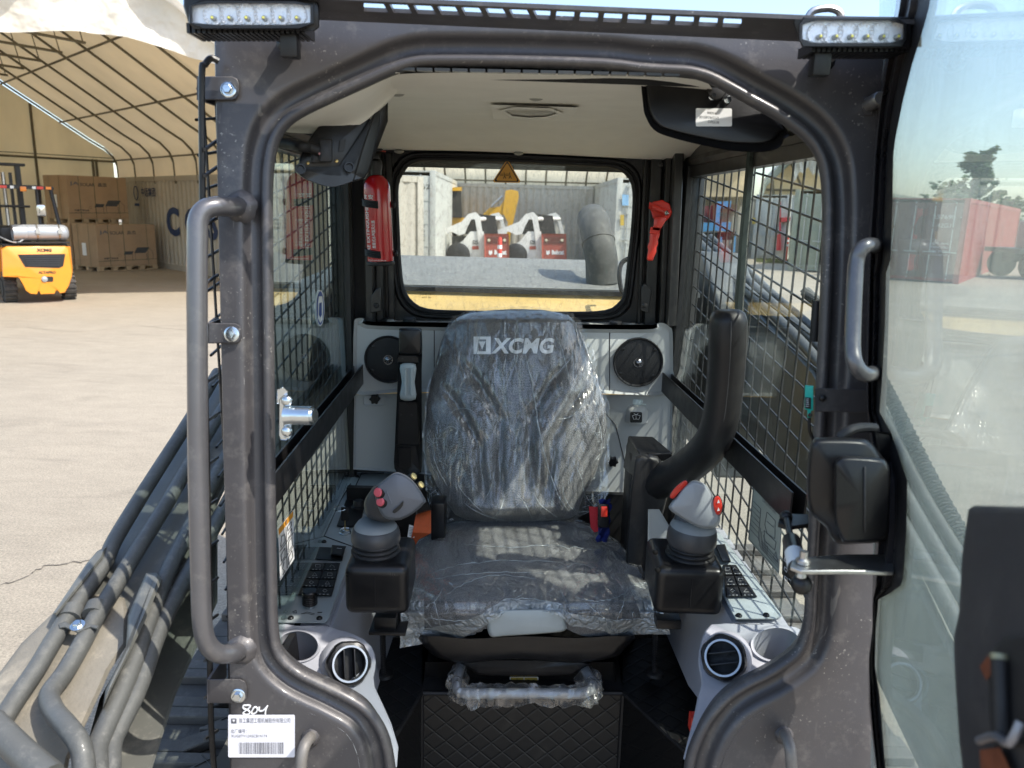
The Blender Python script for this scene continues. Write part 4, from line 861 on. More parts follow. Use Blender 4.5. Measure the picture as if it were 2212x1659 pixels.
for (x, y, r_) in ((839.5, 776, 51), (1378, 782, 53)):
    mb = MB(); o = P(x, y, YP-.014); rr = r_*YP/F*1.03
    mb.lathe([(rr, 0), (rr, .007), (rr*.97, .010), (rr*.93, .009), (rr*.91, .005), (rr*.6, .0075), (rr*.2, .009), (.0005, .009)], grille, o, (0, -1, 0), 40)
    sp = part('speaker', mb, loader, smooth=50)
    mb = MB(); mb.lathe([(rr*.2, .008), (rr*.2, .010), (rr*.16, .010), (rr*.15, .009), (rr*.1, .013), (.0005, .015)], dome, o, (0, -1, 0), 20)
    part('tweeter_dome', mb, sp)
    for a in (40, 140, 215, 320):
        mb = MB(); c = o+V((math.cos(R(a))*rr*.82, -.008, math.sin(R(a))*rr*.82)); mb.lathe([(.0045, 0), (.0045, .002), (.001, .003)], M('screw_black', (.03, .03, .03), .35, .8), c, (0, -1, 0), 10)
        part('screw', mb, sp)
for x, y in ((884, 704), (1329, 712)):
    mb = MB(); o = P(x, y, 2.17); mb.lathe([(.034, 0), (.036, .004), (.033, .009), (.026, .011), (.018, .012), (.016, .022), (.004, .024)], rubber, o, (0, 0, 1), 12)
    mb.box(o+V((0, 0, .018)), (.036, .01, .014), rubber, bev=.003)
    part('air_vent_knob', mb, loader)
for x, y in ((844, 696), (1364, 704)):
    mb = MB(); mb.lathe([(.012, 0), (.012, .005), (.008, .008), (.0005, .0085)], clipm, P(x, y, 2.19), (0, 0, 1), 14); part('round_plug', mb, rtp)
mb = MB(); a = P(812, 703, 2.17); b_ = P(836, 690, 2.2)
for k in range(12): q = lerp(a, b_, k/11); mb.lathe([(.006, 0), (.008, .002), (.006, .004)], rubber, q, (b_-a), 10)
part('bellows_hose', mb, loader)
for x, y in ((811, 860), (1323, 995)):
    mb = MB(); o = P(x, y, YP-.006)
    pts_ = [o+V((math.cos(a)*q, 0, math.sin(a)*q)) for a, q in [(2*math.pi*k/24, .0135+.0028*math.cos(6*2*math.pi*k/24)) for k in range(24)]]
    mb.poly(pts_, blackp_s, t=(0, -.018, 0)); part('star_knob', mb, loader, bevel=.002)
# washer bottle
mb = MB(); o = P(1374, 895, YP+.01)
mb.lathe([(.034, 0), (.034, .035), (.027, .048), (.021, .052)], M('bottle_plastic', (.45, .45, .42), .4), o-V((0, 0, .02)), (0, 0, 1), 24)
wb = part('washer_bottle', mb, loader, smooth=60)
mb = MB(); mb.lathe([(.017, 0), (.0185, .002), (.0185, .012), (.016, .016), (.014, .015), (.0005, .0165)], M('milky_cap', (.68, .76, .72), .25, spec=.6), o+V((0, 0, .032)), (0, 0, 1), 24)
mb.box(o+V((.018, -.008, .034)), (.014, .01, .002), MATS['milky_cap']); part('cap', mb, wb)
def ic(mb, pts_, w_, m, fn):      # thin stroke
    mb.tube([fn(x, y) for x, y in pts_], w_, m, 4)
icw = M('white_ink', (.75, .75, .73), .5)
mb = MB(); fnw = lambda x, y: P(x, y, YP-.029)
mb.plate(P, rrect(1361, 890, 1387, 913, 3), YP-.024, YP-.028, black)
ic(mb, [(1366, 898), (1374, 895.5), (1383, 898), (1380, 906), (1374, 905), (1369, 906), (1366, 898)], .0006, icw, fnw); ic(mb, [(1374, 905), (1374, 896), (1369, 893)], .0005, icw, fnw); ic(mb, [(1374, 896), (1379, 893)], .0005, icw, fnw)
part('washer_symbol_sticker', mb, wb)
# ---- left armrest (folded up) and right restraint bar
ar = MB(); ar.plate(P, smooth2([(862,716),(868,709),(905,709),(911,716),(912,760),(911,800),(911,900),(911,1010),(905,1022),(890,1030),(870,1026),(852,1012),(853,960),(856,890),(859,820),(861,765)], 3), 1.99, 1.93, blackp, bev=.006)
arm = part('armrest', ar, loader, smooth=50)
mb = MB(); mb.pillow(P, rrect(861.6, 710, 911, 767, 8), 1.90, 1.95, blackp_s, rnd=.18, rd=.012); part('armrest_pad', mb, arm)
mb = MB(); mb.pillow(P, smooth2([(865,787),(898,787),(896,825),(898,862),(865,862),(868,825)], 3), 1.895, 1.94, M('grip_grey', (.33, .37, .37), .5, 0, .04, 8), rnd=.25, rd=.014)
part('grip', mb, arm, smooth=60)
mb = MB(); mb.tube([P(876, 795, 1.893), P(876, 853, 1.893)], .0045, MATS['grip_grey'], 8); mb.tube([P(889, 795, 1.893), P(889, 853, 1.893)], .0045, MATS['grip_grey'], 8); part('grip_ridge', mb, arm)
mb = MB(); mb.plate(P, [(858,771),(864,766),(900,767),(906,773),(905,785),(858,784)], 1.925, 1.905, blackp_s, bev=.003); part('armrest_cover', mb, arm); mb = MB(); mb.plate(P, [(860,866),(903,866),(908,964),(856,962)], 1.93, 1.915, blackp_s, bev=.004); part('armrest_cover', mb, arm); mb = MB()
mb.plate(P, [(860,967),(890,967),(889,1008),(876,1018),(860,1009)], 1.93, 1.922, blackp_s, bev=.001)
part('armrest_cover', mb, arm)
for x, y in ((869, 776), (892, 776), (866, 896), (889, 897)):
    mb = MB(); mb.lathe([(.003, 0), (.003, .001)], black, P(x, y, 1.904 if y < 800 else 1.914), (0, -1, 0), 8); part('screw_hole', mb, arm)
bar = MB(); bp_ = [(1573,688,1.45),(1572,730,1.45),(1569,790,1.46),(1564,850,1.47),(1556,905,1.48),(1540,950,1.50),(1512,984,1.54),(1474,1014,1.60),(1434,1036,1.66),(1398,1056,1.72)]
path = cr([P(x, y, Y) for x, y, Y in bp_], 5)
sec = [(.034, -.012), (.034, .012), (.027, .026), (.012, .033), (-.012, .033), (-.027, .026), (-.034, .012), (-.034, -.012), (-.027, -.028), (-.012, -.036), (.012, -.036), (.027, -.028)]
path = [path[0]+(path[0]-path[1]).normalized()*.016, path[0]+(path[0]-path[1]).normalized()*.011]+path
bar.sweep(path, sec, blackp, (0, 1, 0), [.62, .85]+[.97]+[1.]*(len(path)-5)+[1.15, 1.3])
rb = part('restraint_bar', bar, loader, smooth=60)
mb = MB(); ln = [path[i]+V((-.004, -.036, 0)) for i in range(2, len(path)-9)]; mb.tube(ln, .0011, M('mould_line', (.06, .06, .06), .5), 5); part('mould_line', mb, rb)
mb = MB(); mb.pillow(P, [(1372,986),(1385,979),(1420,985),(1440,1010),(1445,1060),(1430,1120),(1400,1200),(1385,1330),(1350,1330),(1352,1200),(1362,1060)], 1.66, 1.84, blackp, rnd=.12, rd=.02)
mb.box(P(1375, 1180, 1.80), (.07, .10, .52), blackp, bev=.008)
piv = part('bar_pivot_housing', mb, rb, smooth=50)
mb = MB(); topf = [P(1357, 941, 1.83), P(1411, 943, 1.83), P(1453, 978, 1.68), P(1382, 981, 1.68)]
mb.poly(topf, blackp_s, t=(0, 0, -.006)); mb.poly([topf[3], topf[2], topf[2]+V((0, 0, -.02)), topf[3]+V((0, 0, -.02))], blackp_s, t=(0, .006, 0))
mb.poly([topf[0], topf[3], topf[3]+V((-.005, 0, -.062)), topf[0]+V((-.008, 0, -.085))], blackp_s, t=(.006, 0, 0)); part('bar_bracket', mb, rb, bevel=.003)
# ---- side consoles
icg = M('faded_icon', (.30, .31, .31), .5); seamd = M('console_gap', (.02, .02, .02), .7)
mb = MB(); mb.plate(PC, [(597,1346),(703,1346),(711,1335),(746,1238),(800,1110),(850,1020),(764,1020),(735,1079),(686,1174),(638,1268)], -.02, 0., conpl, bev=.002)
cl = part('left_console', mb, loader)
mb = MB(); mb.plate(PC, [(560,1352),(712,1352),(752,1240),(812,1100),(862,1012),(750,1012)], -.05, -.012, greyp2, bev=.002)
# side wall of the console facing the seat
mb.poly([PC(712, 1352, -.012), PC(752, 1240, -.012), PC(812, 1100, -.012), PC(812, 1100, -.012)+V((.09, 0, -.24)), PC(752, 1240, -.012)+V((.09, 0, -.24)), PC(712, 1352, -.012)+V((.085, -.02, -.24)), PC(700, 1352, -.012)+V((.02, -.1, -.12))], greyp2, t=(.006, 0, 0))
part('console_side', mb, cl, smooth=40)
def keypad(mb, q, fn, cols, rows_):
    for i in range(cols):
        for j in range(rows_):
            u0, u1, v0, v1 = (i+.04)/cols, (i+.96)/cols, (j+.05)/rows_, (j+.95)/rows_
            B = lambda u, v: (lerp(lerp(q[0][0], q[1][0], u), lerp(q[3][0], q[2][0], u), v), lerp(lerp(q[0][1], q[1][1], u), lerp(q[3][1], q[2][1], u), v))
            mb.plate(fn, [B(u0, v0), B(u1, v0), B(u1, v1), B(u0, v1)], .004, .008, rubber, bev=.0015)
            c = B((u0+u1)/2, v0+(v1-v0)*.38); s_ = 5
            shp = [[(-1, -.8), (1, -.8), (1, .8), (-1, .8), (-1, -.8)], [(-1, 1), (0, -1), (1, 1), (-1, 1)], [(-1, 0), (0, -1), (1, 0), (0, 1), (-1, 0)], [(-1, .5), (-.4, -.8), (.5, -.2), (1, .8)]][(i*3+j) % 4]
            mb.tube([fn(c[0]+a*s_, c[1]+b*s_*.7, .0085) for a, b in shp], .0005, icg, 4)
            for k in range(3):
                p_ = B(lerp(u0, u1, .25+.25*k), lerp(v0, v1, .86)); mb.box(fn(p_[0], p_[1], .0085), (.0035, .002, .0008), icg)
q = [(674,1215),(735,1216),(717,1287),(643,1286)]
mb = MB(); mb.plate(PC, q, .0005, .005, blackp_s, bev=.001); keypad(mb, q, PC, 2, 4); part('keypad', mb, cl, 'black eight button keypad with grey icons')
mb = MB(); mb.plate(PC, [(690,1181),(746,1184),(739,1211),(680,1208)], .0005, .006, blackp_s, bev=.001); mb.plate(PC, [(717,1177),(748,1180),(739,1202),(714,1198)], .006, .016, rubber, bev=.003); mb.tube([PC(728, 1184, .017), PC(738, 1185, .017)], .0006, icw, 4); part('socket_cover', mb, cl)
def screw(x, y, fn, par, r_=.0062):
    mb = MB(); mb.lathe([(r_, 0), (r_, .002), (r_*.7, .0045), (r_*.45, .0048), (r_*.4, .003), (.0004, .003)], M('screw_black', (.03, .03, .03), .35, .8), fn(x, y, .0), (0, 0, 1), 14); part('screw', mb, par)
for x, y in ((628, 1336), (690, 1336.5), (700, 1171), (771, 1030)): screw(x, y, PC, cl)
mb = MB(); o = PC(670, 1312, 0)
mb.lathe([(.010, 0), (.010, .006)], zinc, o, (0, 0, 1), 20)
for k in range(5): mb.lathe([(.0145, .008+k*.0045), (.0155, .009+k*.0045), (.0155, .0115+k*.0045), (.0145, .0125+k*.0045)], blackp_s, o, (0, 0, 1), 28)
mb.lathe([(.0155, .028), (.0155, .036), (.014, .038), (.0005, .038)], blackp_s, o, (0, 0, 1), 28); part('throttle_knob', mb, cl)
mb = MB(); ic(mb, [(650, 1326), (664, 1322), (680, 1326), (676, 1328), (664, 1325), (650, 1326)], .0006, black, lambda x, y: PC(x, y, .0006)); ic(mb, [(632, 1322), (640, 1318), (641, 1324), (633, 1324)], .0008, black, lambda x, y: PC(x, y, .0006)); ic(mb, [(686, 1323), (696, 1323)], .0012, black, lambda x, y: PC(x, y, .0006)); part('throttle_marking', mb, cl)
mb = MB(); mb.tube([PC(x, y, .001) for x, y in ((700, 1158), (735, 1082), (757, 1045))], .0014, seamd, 4); mb.tube([PC(x, y, .001) for x, y in ((700, 1158), (760, 1180))], .0014, seamd, 4)
mb.tube([PC(x, y, .001) for x, y in ((764, 1058), (781, 1022), (830, 1022))], .0016, seamd, 4); mb.tube([PC(x, y, .001) for x, y in ((764, 1062), (800, 1070))], .0016, seamd, 4)
mb.tube([PC(x, y, .002) for x, y in ((768, 1058), (800, 1066))], .003, M('orange_trim', (.45, .14, .03), .5), 5); part('console_seam', mb, cl)
mb = MB(); mb.plate(PC, [(747,1079),(790,1082),(776,1139),(727,1136)], .0005, .006, blackp_s, bev=.001); part('switch_plate', mb, cl)
mb = MB(); o = PC(775, 1096, .006); mb.lathe([(.019, 0), (.019, .004), (.014, .006), (.0135, .018), (.0125, .020), (.0005, .020)], rubber, o, (0, 0, 1), 24); part('rotary_switch', mb, cl)
mb = MB(); o = PC(746, 1152, 0); mb.lathe([(.015, 0), (.015, .003), (.0125, .004), (.0125, .011), (.010, .013), (.009, .010), (.0005, .010)], zinc, o, (0, 0, 1), 24); part('key_switch', mb, cl)
kt = thing('ignition_key', 'black headed key with a wire ring in the ignition switch of the left console', 'key', o)
mb = MB(); mb.box(o+V((0, 0, .022)), (.003, .002, .026), M('brass', (.6, .45, .2), .3, 1.)); part('key_blade', mb, kt)
mb = MB(); mb.box(o+V((0, .0, .052)), (.019, .004, .036), rubber, bev=.002); part('key_head', mb, kt)
mb = MB(); c = o+V((-.006, 0, .066)); mb.tube([c+V((math.cos(a)*.014-.006, math.sin(a)*.010, math.sin(a)*.003)) for a in [2*math.pi*k/20 for k in range(20)]], .0008, zinc, 5, closed=True); part('key_ring', mb, kt)
# right console
mb = MB(); mb.plate(PCR, [(1588,1338),(1674,1338),(1690,1330),(1640,1262),(1553,1150),(1520,1150),(1561,1287)], -.02, 0., conpl, bev=.002)
cr_ = part('right_console', mb, loader)
mb = MB(); mb.plate(PCR, [(1580,1346),(1706,1356),(1560,1140),(1500,1140),(1552,1290)], -.06, -.012, greyp2, bev=.002)
mb.plate(lambda x, y, o_: P(x, y, o_), [(1400,1100),(1424,1100),(1460,1160),(1460,1330),(1412,1330),(1398,1250)], 1.62, 1.58, greyp, bev=.003)
wl_ = [PCR(1552, 1287, -.012), PCR(1582, 1346, -.012), PCR(1430, 1095, -.012)]
mb.poly([PCR(1490, 1120, -.012), PCR(1552, 1290, -.012), PCR(1582, 1346, -.012), PCR(1582, 1346, -.012)+V((-.045, -.0, -.17)), PCR(1552, 1290, -.012)+V((-.045, 0, -.2)), PCR(1490, 1120, -.012)+V((-.045, 0, -.3))], greyp2, t=(.006, 0, 0))
part('console_side', mb, cr_, smooth=40)
q = [(1563,1220),(1590,1220),(1636,1289),(1568,1290)]
mb = MB(); mb.plate(PCR, q, .0005, .005, blackp_s, bev=.001); keypad(mb, q, PCR, 2, 3); part('keypad', mb, cr_, 'black rubber keypad of the right console')
mb = MB(); mb.plate(PCR, [(1544,1177),(1566,1175),(1579,1213),(1560,1213)], .0005, .012, blackp_s, bev=.002); part('rocker_switch', mb, cr_)
for x, y in ((1596, 1331), (1655, 1330)): screw(x, y, PCR, cr_)
# ---- front mouldings with cup holder and air vent
def moulding(nm, outl, cup, crx, cry, slope, label, pl):
    mb = MB(); n = 64
    fn = lambda x, y, o=0.: hit(x, y, pl+V((0, 0, o)), slope)
    hole = [(cup[0]+crx*math.cos(2*math.pi*k/n), cup[1]+cry*math.sin(2*math.pi*k/n)) for k in range(n)]
    ex = lambda q, s_: [(cup[0]+(x-cup[0])*s_, cup[1]+(y-cup[1])*s_) for x, y in q]
    ou = polar(smooth2(outl, 3), cup, n)
    rows = [[fn(x, y, -.006) for x, y in ou], [fn(x, y, 0.) for x, y in [lerp(V(a), V(b), .03) for a, b in zip(ou, ex(hole, 1.25))]], [fn(x, y, .0) for x, y in [lerp(V(a), V(b), .75) for a, b in zip(ou, ex(hole, 1.25))]], [fn(x, y, .004) for x, y in ex(hole, 1.2)], [fn(x, y, .010) for x, y in ex(hole, 1.12)], [fn(x, y, .010) for x, y in ex(hole, 1.05)], [fn(x, y, .005) for x, y in hole]]
    c = sum(rows[-1], V((0, 0, 0)))/n
    rows.append([c+(p-c)*.93+V((0, .01, -.03)) for p in rows[-1]]); rows.append([c+(p-c)*.85+V((0, .02, -.075)) for p in rows[-2]]); rows.append([c+(p-c)*.05+V((0, .02, -.078)) for p in rows[-3]])
    mb.grid(rows, greyp2, closed=True)
    return part(nm, mb, loader, label, smooth=60), fn
ml, fl = moulding('cup_holder_moulding', [(592,1350),(640,1352),(703,1352),(730,1360),(760,1368),(800,1392),(812,1430),(806,1470),(816,1500),(846,1565),(856,1660),(700,1640),(590,1500),(580,1420)], (643, 1396), 42, 31, V((0, -.55, .83)), 'grey moulded cup holder at the lower left of the door opening', V((-.3, 1.36, 1.07)))
mr, fr_ = moulding('cup_holder_moulding', [(1530,1352),(1588,1348),(1690,1352),(1730,1360),(1780,1400),(1780,1480),(1600,1640),(1478,1660),(1500,1550),(1500,1524),(1515,1480),(1508,1420)], (1678, 1392), 50, 34, V((0, -.55, .83)), 'grey moulded cup holder at the lower right of the door opening', V((.4, 1.18, 1.15)))
silver = M('silver_ring', (.42, .44, .46), .38, .9, .03)
for (x, y, par, fn, axd, an) in ((748, 1433, ml, fl, V((.34, -.74, .46)), 95), (1567, 1421, mr, fr_, V((-.34, -.74, .46)), -20)):
    o = fn(x, y, .0)+V((0, 0, .0)); d = (o-CAM).length/F; axd = axd.normalized(); r1 = 40*d; o = o+axd*.014
    mb = MB(); mb.lathe([(r1*1.28, -.03), (r1*1.2, -.016), (r1*1.06, -.008), (r1*.9, -.006)], greyp2, o, axd, 32, cap=False); part('vent_collar', mb, par, smooth=60)
    mb = MB(); x_, y_ = frame_from(axd); n = 36; rows = []
    for rr, h in ((1.02, -.004), (1.06, .006), (1.06, .014), (.98, .021), (.84, .0235), (.76, .020), (.75, .003)):
        rows.append([o+axd*h+(x_*math.cos(2*math.pi*k/n)+y_*math.sin(2*math.pi*k/n))*r1*(rr+(.05 if (k % 6) < 3 and .9 < rr else 0)) for k in range(n)])
    mb.grid(rows, blackp_s, closed=True); vt = part('air_vent', mb, par, smooth=40)
    mb = MB(); mb.lathe([(r1*.87, .0225), (r1*.86, .027), (r1*.77, .027), (r1*.74, .021)], silver, o, axd, 40, cap=False); part('chrome_ring', mb, vt, smooth=40) if False else part('chrome_ring', mb, par, smooth=40)
    mb = MB(); mb.lathe([(r1*.77, .003), (.0005, .003)], black, o, axd, 24); part('vent_core', mb, par)
    u_ = (x_*math.cos(R(an))+y_*math.sin(R(an))); w_ = axd.cross(u_)
    for k in (-.32, .32):
        mb = MB(); mb.box(o+w_*k*r1*.8+axd*.013, (r1*1.36*math.sqrt(1-(k*.8)**2), .0022, .020), blackp_s, ax=(u_, w_, axd), bev=.0008); part('vent_slat', mb, par)
# ---- joysticks
collar_g = M('collar_grey', (.23, .25, .26), .5, 0, .04); stick_g = M('stick_grey', (.13, .14, .16), .45, 0, .04, 9, bump=.15, bscale=800); stick_g2 = M('stick_light_grey', (.30, .32, .34), .38, 0, .04, 9, bump=.15, bscale=800); dark_g = M('charcoal_plastic', (.05, .05, .053), .42, 0, .06, 9, bump=.2, bscale=800)
pink = M('pink_button', (.62, .10, .13), .4); yel = M('yellow_button', (.62, .5, .2), .4)
def gaiter(mb, cx, cy, Y, r_, h):
    o = cx
    pr = []
    for k in range(4):
        rr = r_*(1-.045*k); z_ = k*h/4
        pr += [(rr*.93, z_), (rr, z_+h*.06), (rr, z_+h*.13), (rr*.93, z_+h*.2)]
    mb.lathe(pr+[(r_*.8, h)], rubber, o, (0, 0, 1), 36)
def stick_box(outl, Y0, Y1): mb = MB(); mb.pillow(P, smooth2(outl, 3), Y0, Y1, blackp_s, rnd=.16, rd=.028); return mb
def stick_base(x0, x1, y0, y1, Y, dep, rot):
    a, b_ = P(x0, y0, Y), P(x1, y1, Y); c = V(((a.x+b_.x)/2, Y+dep/2, (a.z+b_.z)/2)); ux = V((math.cos(rot), math.sin(rot), 0))
    mb = MB(); mb.box(c, (abs(b_.x-a.x), dep, abs(a.z-b_.z)), blackp_s, ax=(ux, V((-ux.y, ux.x, 0)), V((0, 0, 1))), bev=.019, seg=5)
    n0 = len(mb.v)
    mb.tube([V((c.x, Y-.0005, a.z-.02)), V((c.x, Y-.0005, b_.z+.02))], .0008, blackp, 4)
    return mb, a.z, c.x
mb_, ZL, XL_ = stick_base(740, 880, 1223, 1332, 1.335, .15, .03)
jl = part('left_joystick', mb_, loader, smooth=60)
mb = MB(); gaiter(mb, V((P(812, 1180, 1.405).x, 1.405, ZL-.002)), 0, 0, .0485, P(812, 1167, 1.405).z-ZL+.012); part('gaiter', mb, jl, smooth=60)
mb = MB(); o = P(812, 1166, 1.41); mb.lathe([(.046, -.004), (.0485, .002), (.048, .014), (.045, .024), (.040, .030)], dark_g, o, (0, 0, 1), 36); part('collar', mb, jl, smooth=60)
mb = MB(); mb.lathe([(.0425, .0255), (.0415, .030), (.036, .0375), (.028, .0405), (.012, .041)], collar_g, o, (0, 0, 1), 36); part('collar_top', mb, jl, smooth=60)
mb = MB(); mb.pillow(P, smooth2([(800,1060),(812,1048),(835,1060),(850,1100),(845,1125),(825,1128),(795,1118),(787,1100),(788,1080)], 3), 1.37, 1.46, dark_g, rnd=.3, rd=.035); part('grip', mb, jl, smooth=70)
mb = MB(); mb.pillow(P, smooth2([(829,1037),(852,1021),(866,1022),(882,1030),(900,1048),(919,1079),(917,1087),(896,1107),(866,1123),(843,1123),(826,1115),(815,1092),(809,1070),(811,1052)], 2), 1.335, 1.45, stick_g, rnd=.13, rd=.036, steps=6, dome=.004); hd = part('stick_head', mb, jl, smooth=70)
mb = MB(); mb.tube([P(832, 1038, 1.343), P(836, 1062, 1.334), P(846, 1088, 1.334)], .0022, stick_g, 6); part('head_edge', mb, jl)
for x, y in ((822, 1063), (827, 1083)):
    mb = MB(); o = P(x, y, 1.342); d = V((-.45, -.85, .25)).normalized(); mb.lathe([(.0125, -.006), (.0125, .003), (.0105, .007)], rubber, o, d, 20); mb.lathe([(.0088, .006), (.0088, .009), (.007, .0105), (.0004, .011)], pink, o, d, 20); part('button', mb, jl)
mb = MB(); mb.plate(P, smooth2([(848,1104),(862,1092),(871,1082),(870,1092),(862,1102),(852,1109)], 2), 1.345, 1.330, black); part('head_notch', mb, jl)
for x, y in ((892, 1030), (908, 1048)):
    mb = MB(); o = P(x, y, 1.39); d = V((.7, -.3, .55)).normalized(); mb.lathe([(.008, -.012), (.0085, .001)], rubber, o, d, 16); mb.lathe([(.0065, .001), (.0065, .004), (.0004, .006)], yel, o, d, 16); part('button', mb, jl)
mb = MB(); mb.box(P(836, 1335, 1.43), (.045, .05, .03), blackm, bev=.002); mb.box(P(842, 1350, 1.43), (.075, .07, .008), blackm, bev=.002)
mb.tube([P(826, 1352, 1.45), P(829, 1452, 1.52)], .0055, blackm, 8)
for k in range(26): mb.lathe([(.0055, 0), (.0068, .001), (.0055, .002)], blackm, lerp(P(826, 1356, 1.453), P(829, 1450, 1.518), k/25), (0, .1, -1), 8)
mb.lathe([(.022, 0), (.02, .006), (.008, .012)], rubber, P(830, 1458, 1.53), (0, 0, 1), 16)
part('mounting_post', mb, jl)
mb_, ZR, XR_ = stick_base(1422, 1562, 1228, 1334, 1.335, .15, -.03)
jr = part('right_joystick', mb_, loader, smooth=60)
mb = MB(); gaiter(mb, V((P(1492, 1180, 1.40).x, 1.40, ZR-.002)), 0, 0, .0485, P(1493, 1176, 1.40).z-ZR+.012); part('gaiter', mb, jr, smooth=60)
mb = MB(); o = P(1493, 1170, 1.40); mb.lathe([(.044, -.006), (.0485, .002), (.048, .018), (.045, .030), (.040, .038)], dark_g, o, (.05, 0, 1), 36); part('collar', mb, jr, smooth=60)
mb = MB(); mb.lathe([(.0445, .031), (.041, .038), (.034, .046), (.020, .049)], collar_g, o, (.05, 0, 1), 36); part('collar_top', mb, jr, smooth=60)
mb = MB(); mb.tube([P(1478, 1130, 1.40), P(1488, 1100, 1.41)], .022, dark_g, 16); part('grip', mb, jr)
mb = MB(); mb.pillow(P, smooth2([(1478,1049),(1497,1038),(1518,1043),(1532,1056),(1547,1084),(1556,1112),(1552,1134),(1534,1143),(1506,1138),(1470,1118),(1446,1100),(1448,1088),(1462,1070)], 3), 1.335, 1.44, stick_g2, rnd=.15, rd=.036, steps=6, dome=.004); part('stick_head', mb, jr, smooth=70)
def redpad(outl, Y0, n=3):
    mb = MB(); mb.pillow(P, smooth2(outl, 3), Y0+.004, Y0+.022, rubber, rnd=.1, rd=.004)
    c = (sum(p[0] for p in outl)/len(outl), sum(p[1] for p in outl)/len(outl))
    mb.pillow(P, [(c[0]+(x-c[0])*.86, c[1]+(y-c[1])*.9) for x, y in smooth2(outl, 3)], Y0-.003, Y0+.012, redp, rnd=.15, rd=.004); return mb
mb = redpad([(1445,1070),(1456,1054),(1476,1038),(1486,1036),(1487,1046),(1468,1064),(1455,1078),(1446,1078)], 1.345); part('button', mb, jr, 'red two way rocker pad on the inner side of the right stick')
mb = redpad([(1543,1072),(1553,1070),(1560,1082),(1562,1100),(1557,1112),(1548,1114),(1541,1100),(1539,1084)], 1.335); 
for a, b_ in ((1552, 1083), (1552, 1100)): mb.poly([P(a-3, b_+4, 1.3305), P(a+3, b_+3, 1.3305), P(a, b_-4, 1.3305)], white)
part('button', mb, jr, 'red two way rocker pad on the outer side of the right stick')
mb = MB()
mb.tube([P(1415, 1352, 1.45), P(1414, 1450, 1.52)], .0055, blackm, 8)
for k in range(26): mb.lathe([(.0055, 0), (.0068, .001), (.0055, .002)], blackm, lerp(P(1415, 1356, 1.453), P(1414, 1448, 1.518), k/25), (0, .1, -1), 8)
mb.box(P(1440, 1336, 1.43), (.05, .05, .02), blackm, bev=.002)
mb.lathe([(.022, 0), (.02, .006), (.008, .012)], rubber, P(1414, 1455, 1.53), (0, 0, 1), 16); part('mounting_post', mb, jr)
for x, y in ((1416, 1192), (1421, 1231), (1429, 1237)):
    mb = MB(); mb.lathe([(.0055, 0), (.0055, .002), (.002, .003)], M('screw_black', (.03, .03, .03), .35, .8), P(x, y, 1.343), (-.5, -.85, 0), 10); part('screw', mb, jr)
# ---- floor mats
def QUILT(name, p, col=(.003, .003, .0035)):
    m, t, o = nodes(name); b = N(t, 'ShaderNodeBsdfPrincipled'); t.links.new(b.outputs[0], o.inputs[0])
    tc = N(t, 'ShaderNodeTexCoord'); sx = N(t, 'ShaderNodeSeparateXYZ'); t.links.new(tc.outputs['Object'], sx.inputs[0])
    v_ = mth(t, 'ADD', sx.outputs[2], sx.outputs[1]); hs = []
    for sg in (1, -1):
        s_ = mth(t, 'MULTIPLY', mth(t, 'ADD', mth(t, 'MULTIPLY', sx.outputs[0], sg), mth(t, 'MULTIPLY', v_, 1.1)), 1/p)
        f_ = mth(t, 'ABSOLUTE', mth(t, 'SUBTRACT', mth(t, 'FRACT', s_), .5)); hs.append(f_)
    h = mth(t, 'MINIMUM', rng(t, hs[0], .5, .40, 0., 1.), rng(t, hs[1], .5, .40, 0., 1.))
    h2 = mth(t, 'POWER', mth(t, 'MAXIMUM', h, .001), .5)
    bp = N(t, 'ShaderNodeBump'); bp.inputs['Strength'].default_value = .4; bp.inputs['Distance'].default_value = .003; t.links.new(h2, bp.inputs['Height']); t.links.new(bp.outputs[0], b.inputs['Normal'])
    du = rng(t, tex(t, 11, 9, .8), .60, .78, 0, .35)
    t.links.new(mixc(t, du, col, (.06, .058, .055)), b.inputs['Base Color']); b.inputs['Roughness'].default_value = .5; return m
qm = QUILT('quilted_mat', .05)
zs = .872
mb = MB(); SH = lambda x, y: PZ(x, y, zs)
mb.poly([SH(912, 1490), SH(1345, 1490), PZ(1345, 1400, zs), PZ(912, 1400, zs)], rubber, t=(0, 0, -.01))
shelf = [[(786,1378),(912,1378),(912,1492),(845,1600),(838,1560),(800,1498)], [(1345,1378),(1455,1378),(1500,1470),(1506,1530),(1480,1640),(1345,1492)]]
mb.poly([SH(770, 1378), SH(930, 1378), SH(912, 1492), SH(836, 1620), SH(760, 1620), SH(700, 1500)], qm, t=(0, 0, -.01))
mb.poly([SH(1330, 1378), SH(1480, 1378), SH(1560, 1520), SH(1560, 1640), SH(1475, 1620), SH(1345, 1492)], qm, t=(0, 0, -.01))
mat = part('floor_mat', mb, loader)
mb = MB(); a = SH(912, 1498); b_ = SH(1345, 1498); dn = V((0, -.015, -.42))
mb.poly([a, b_, b_+dn, a+dn], qm, t=(0, .01, 0)); part('seat_box_mat', mb, mat)
c_ = SH(836, 1622); d_ = SH(1477, 1622)
mb = MB(); mb.poly([a, c_, c_+dn, a+dn], qm, t=(0, .01, 0)); part('side_mat', mb, mat)
mb = MB(); mb.poly([b_, d_, d_+dn, b_+dn], qm, t=(0, .01, 0)); part('side_mat', mb, mat)
mb = MB()
for p_, q_ in ((a, c_), (b_, d_), (a, a+dn), (b_, b_+dn), (a, b_)): mb.tube([p_+V((0, -.002, .002)), q_+V((0, -.002, .002))], .0045, rubber, 6)
part('mat_edging', mb, mat)
mb = MB(); mb.box(V((0.03, 1.5, .45)), (1.0, 1.2, .02), rubber); mb.box(V((.03, 1.98, .80)), (.95, .02, .7), blackm)
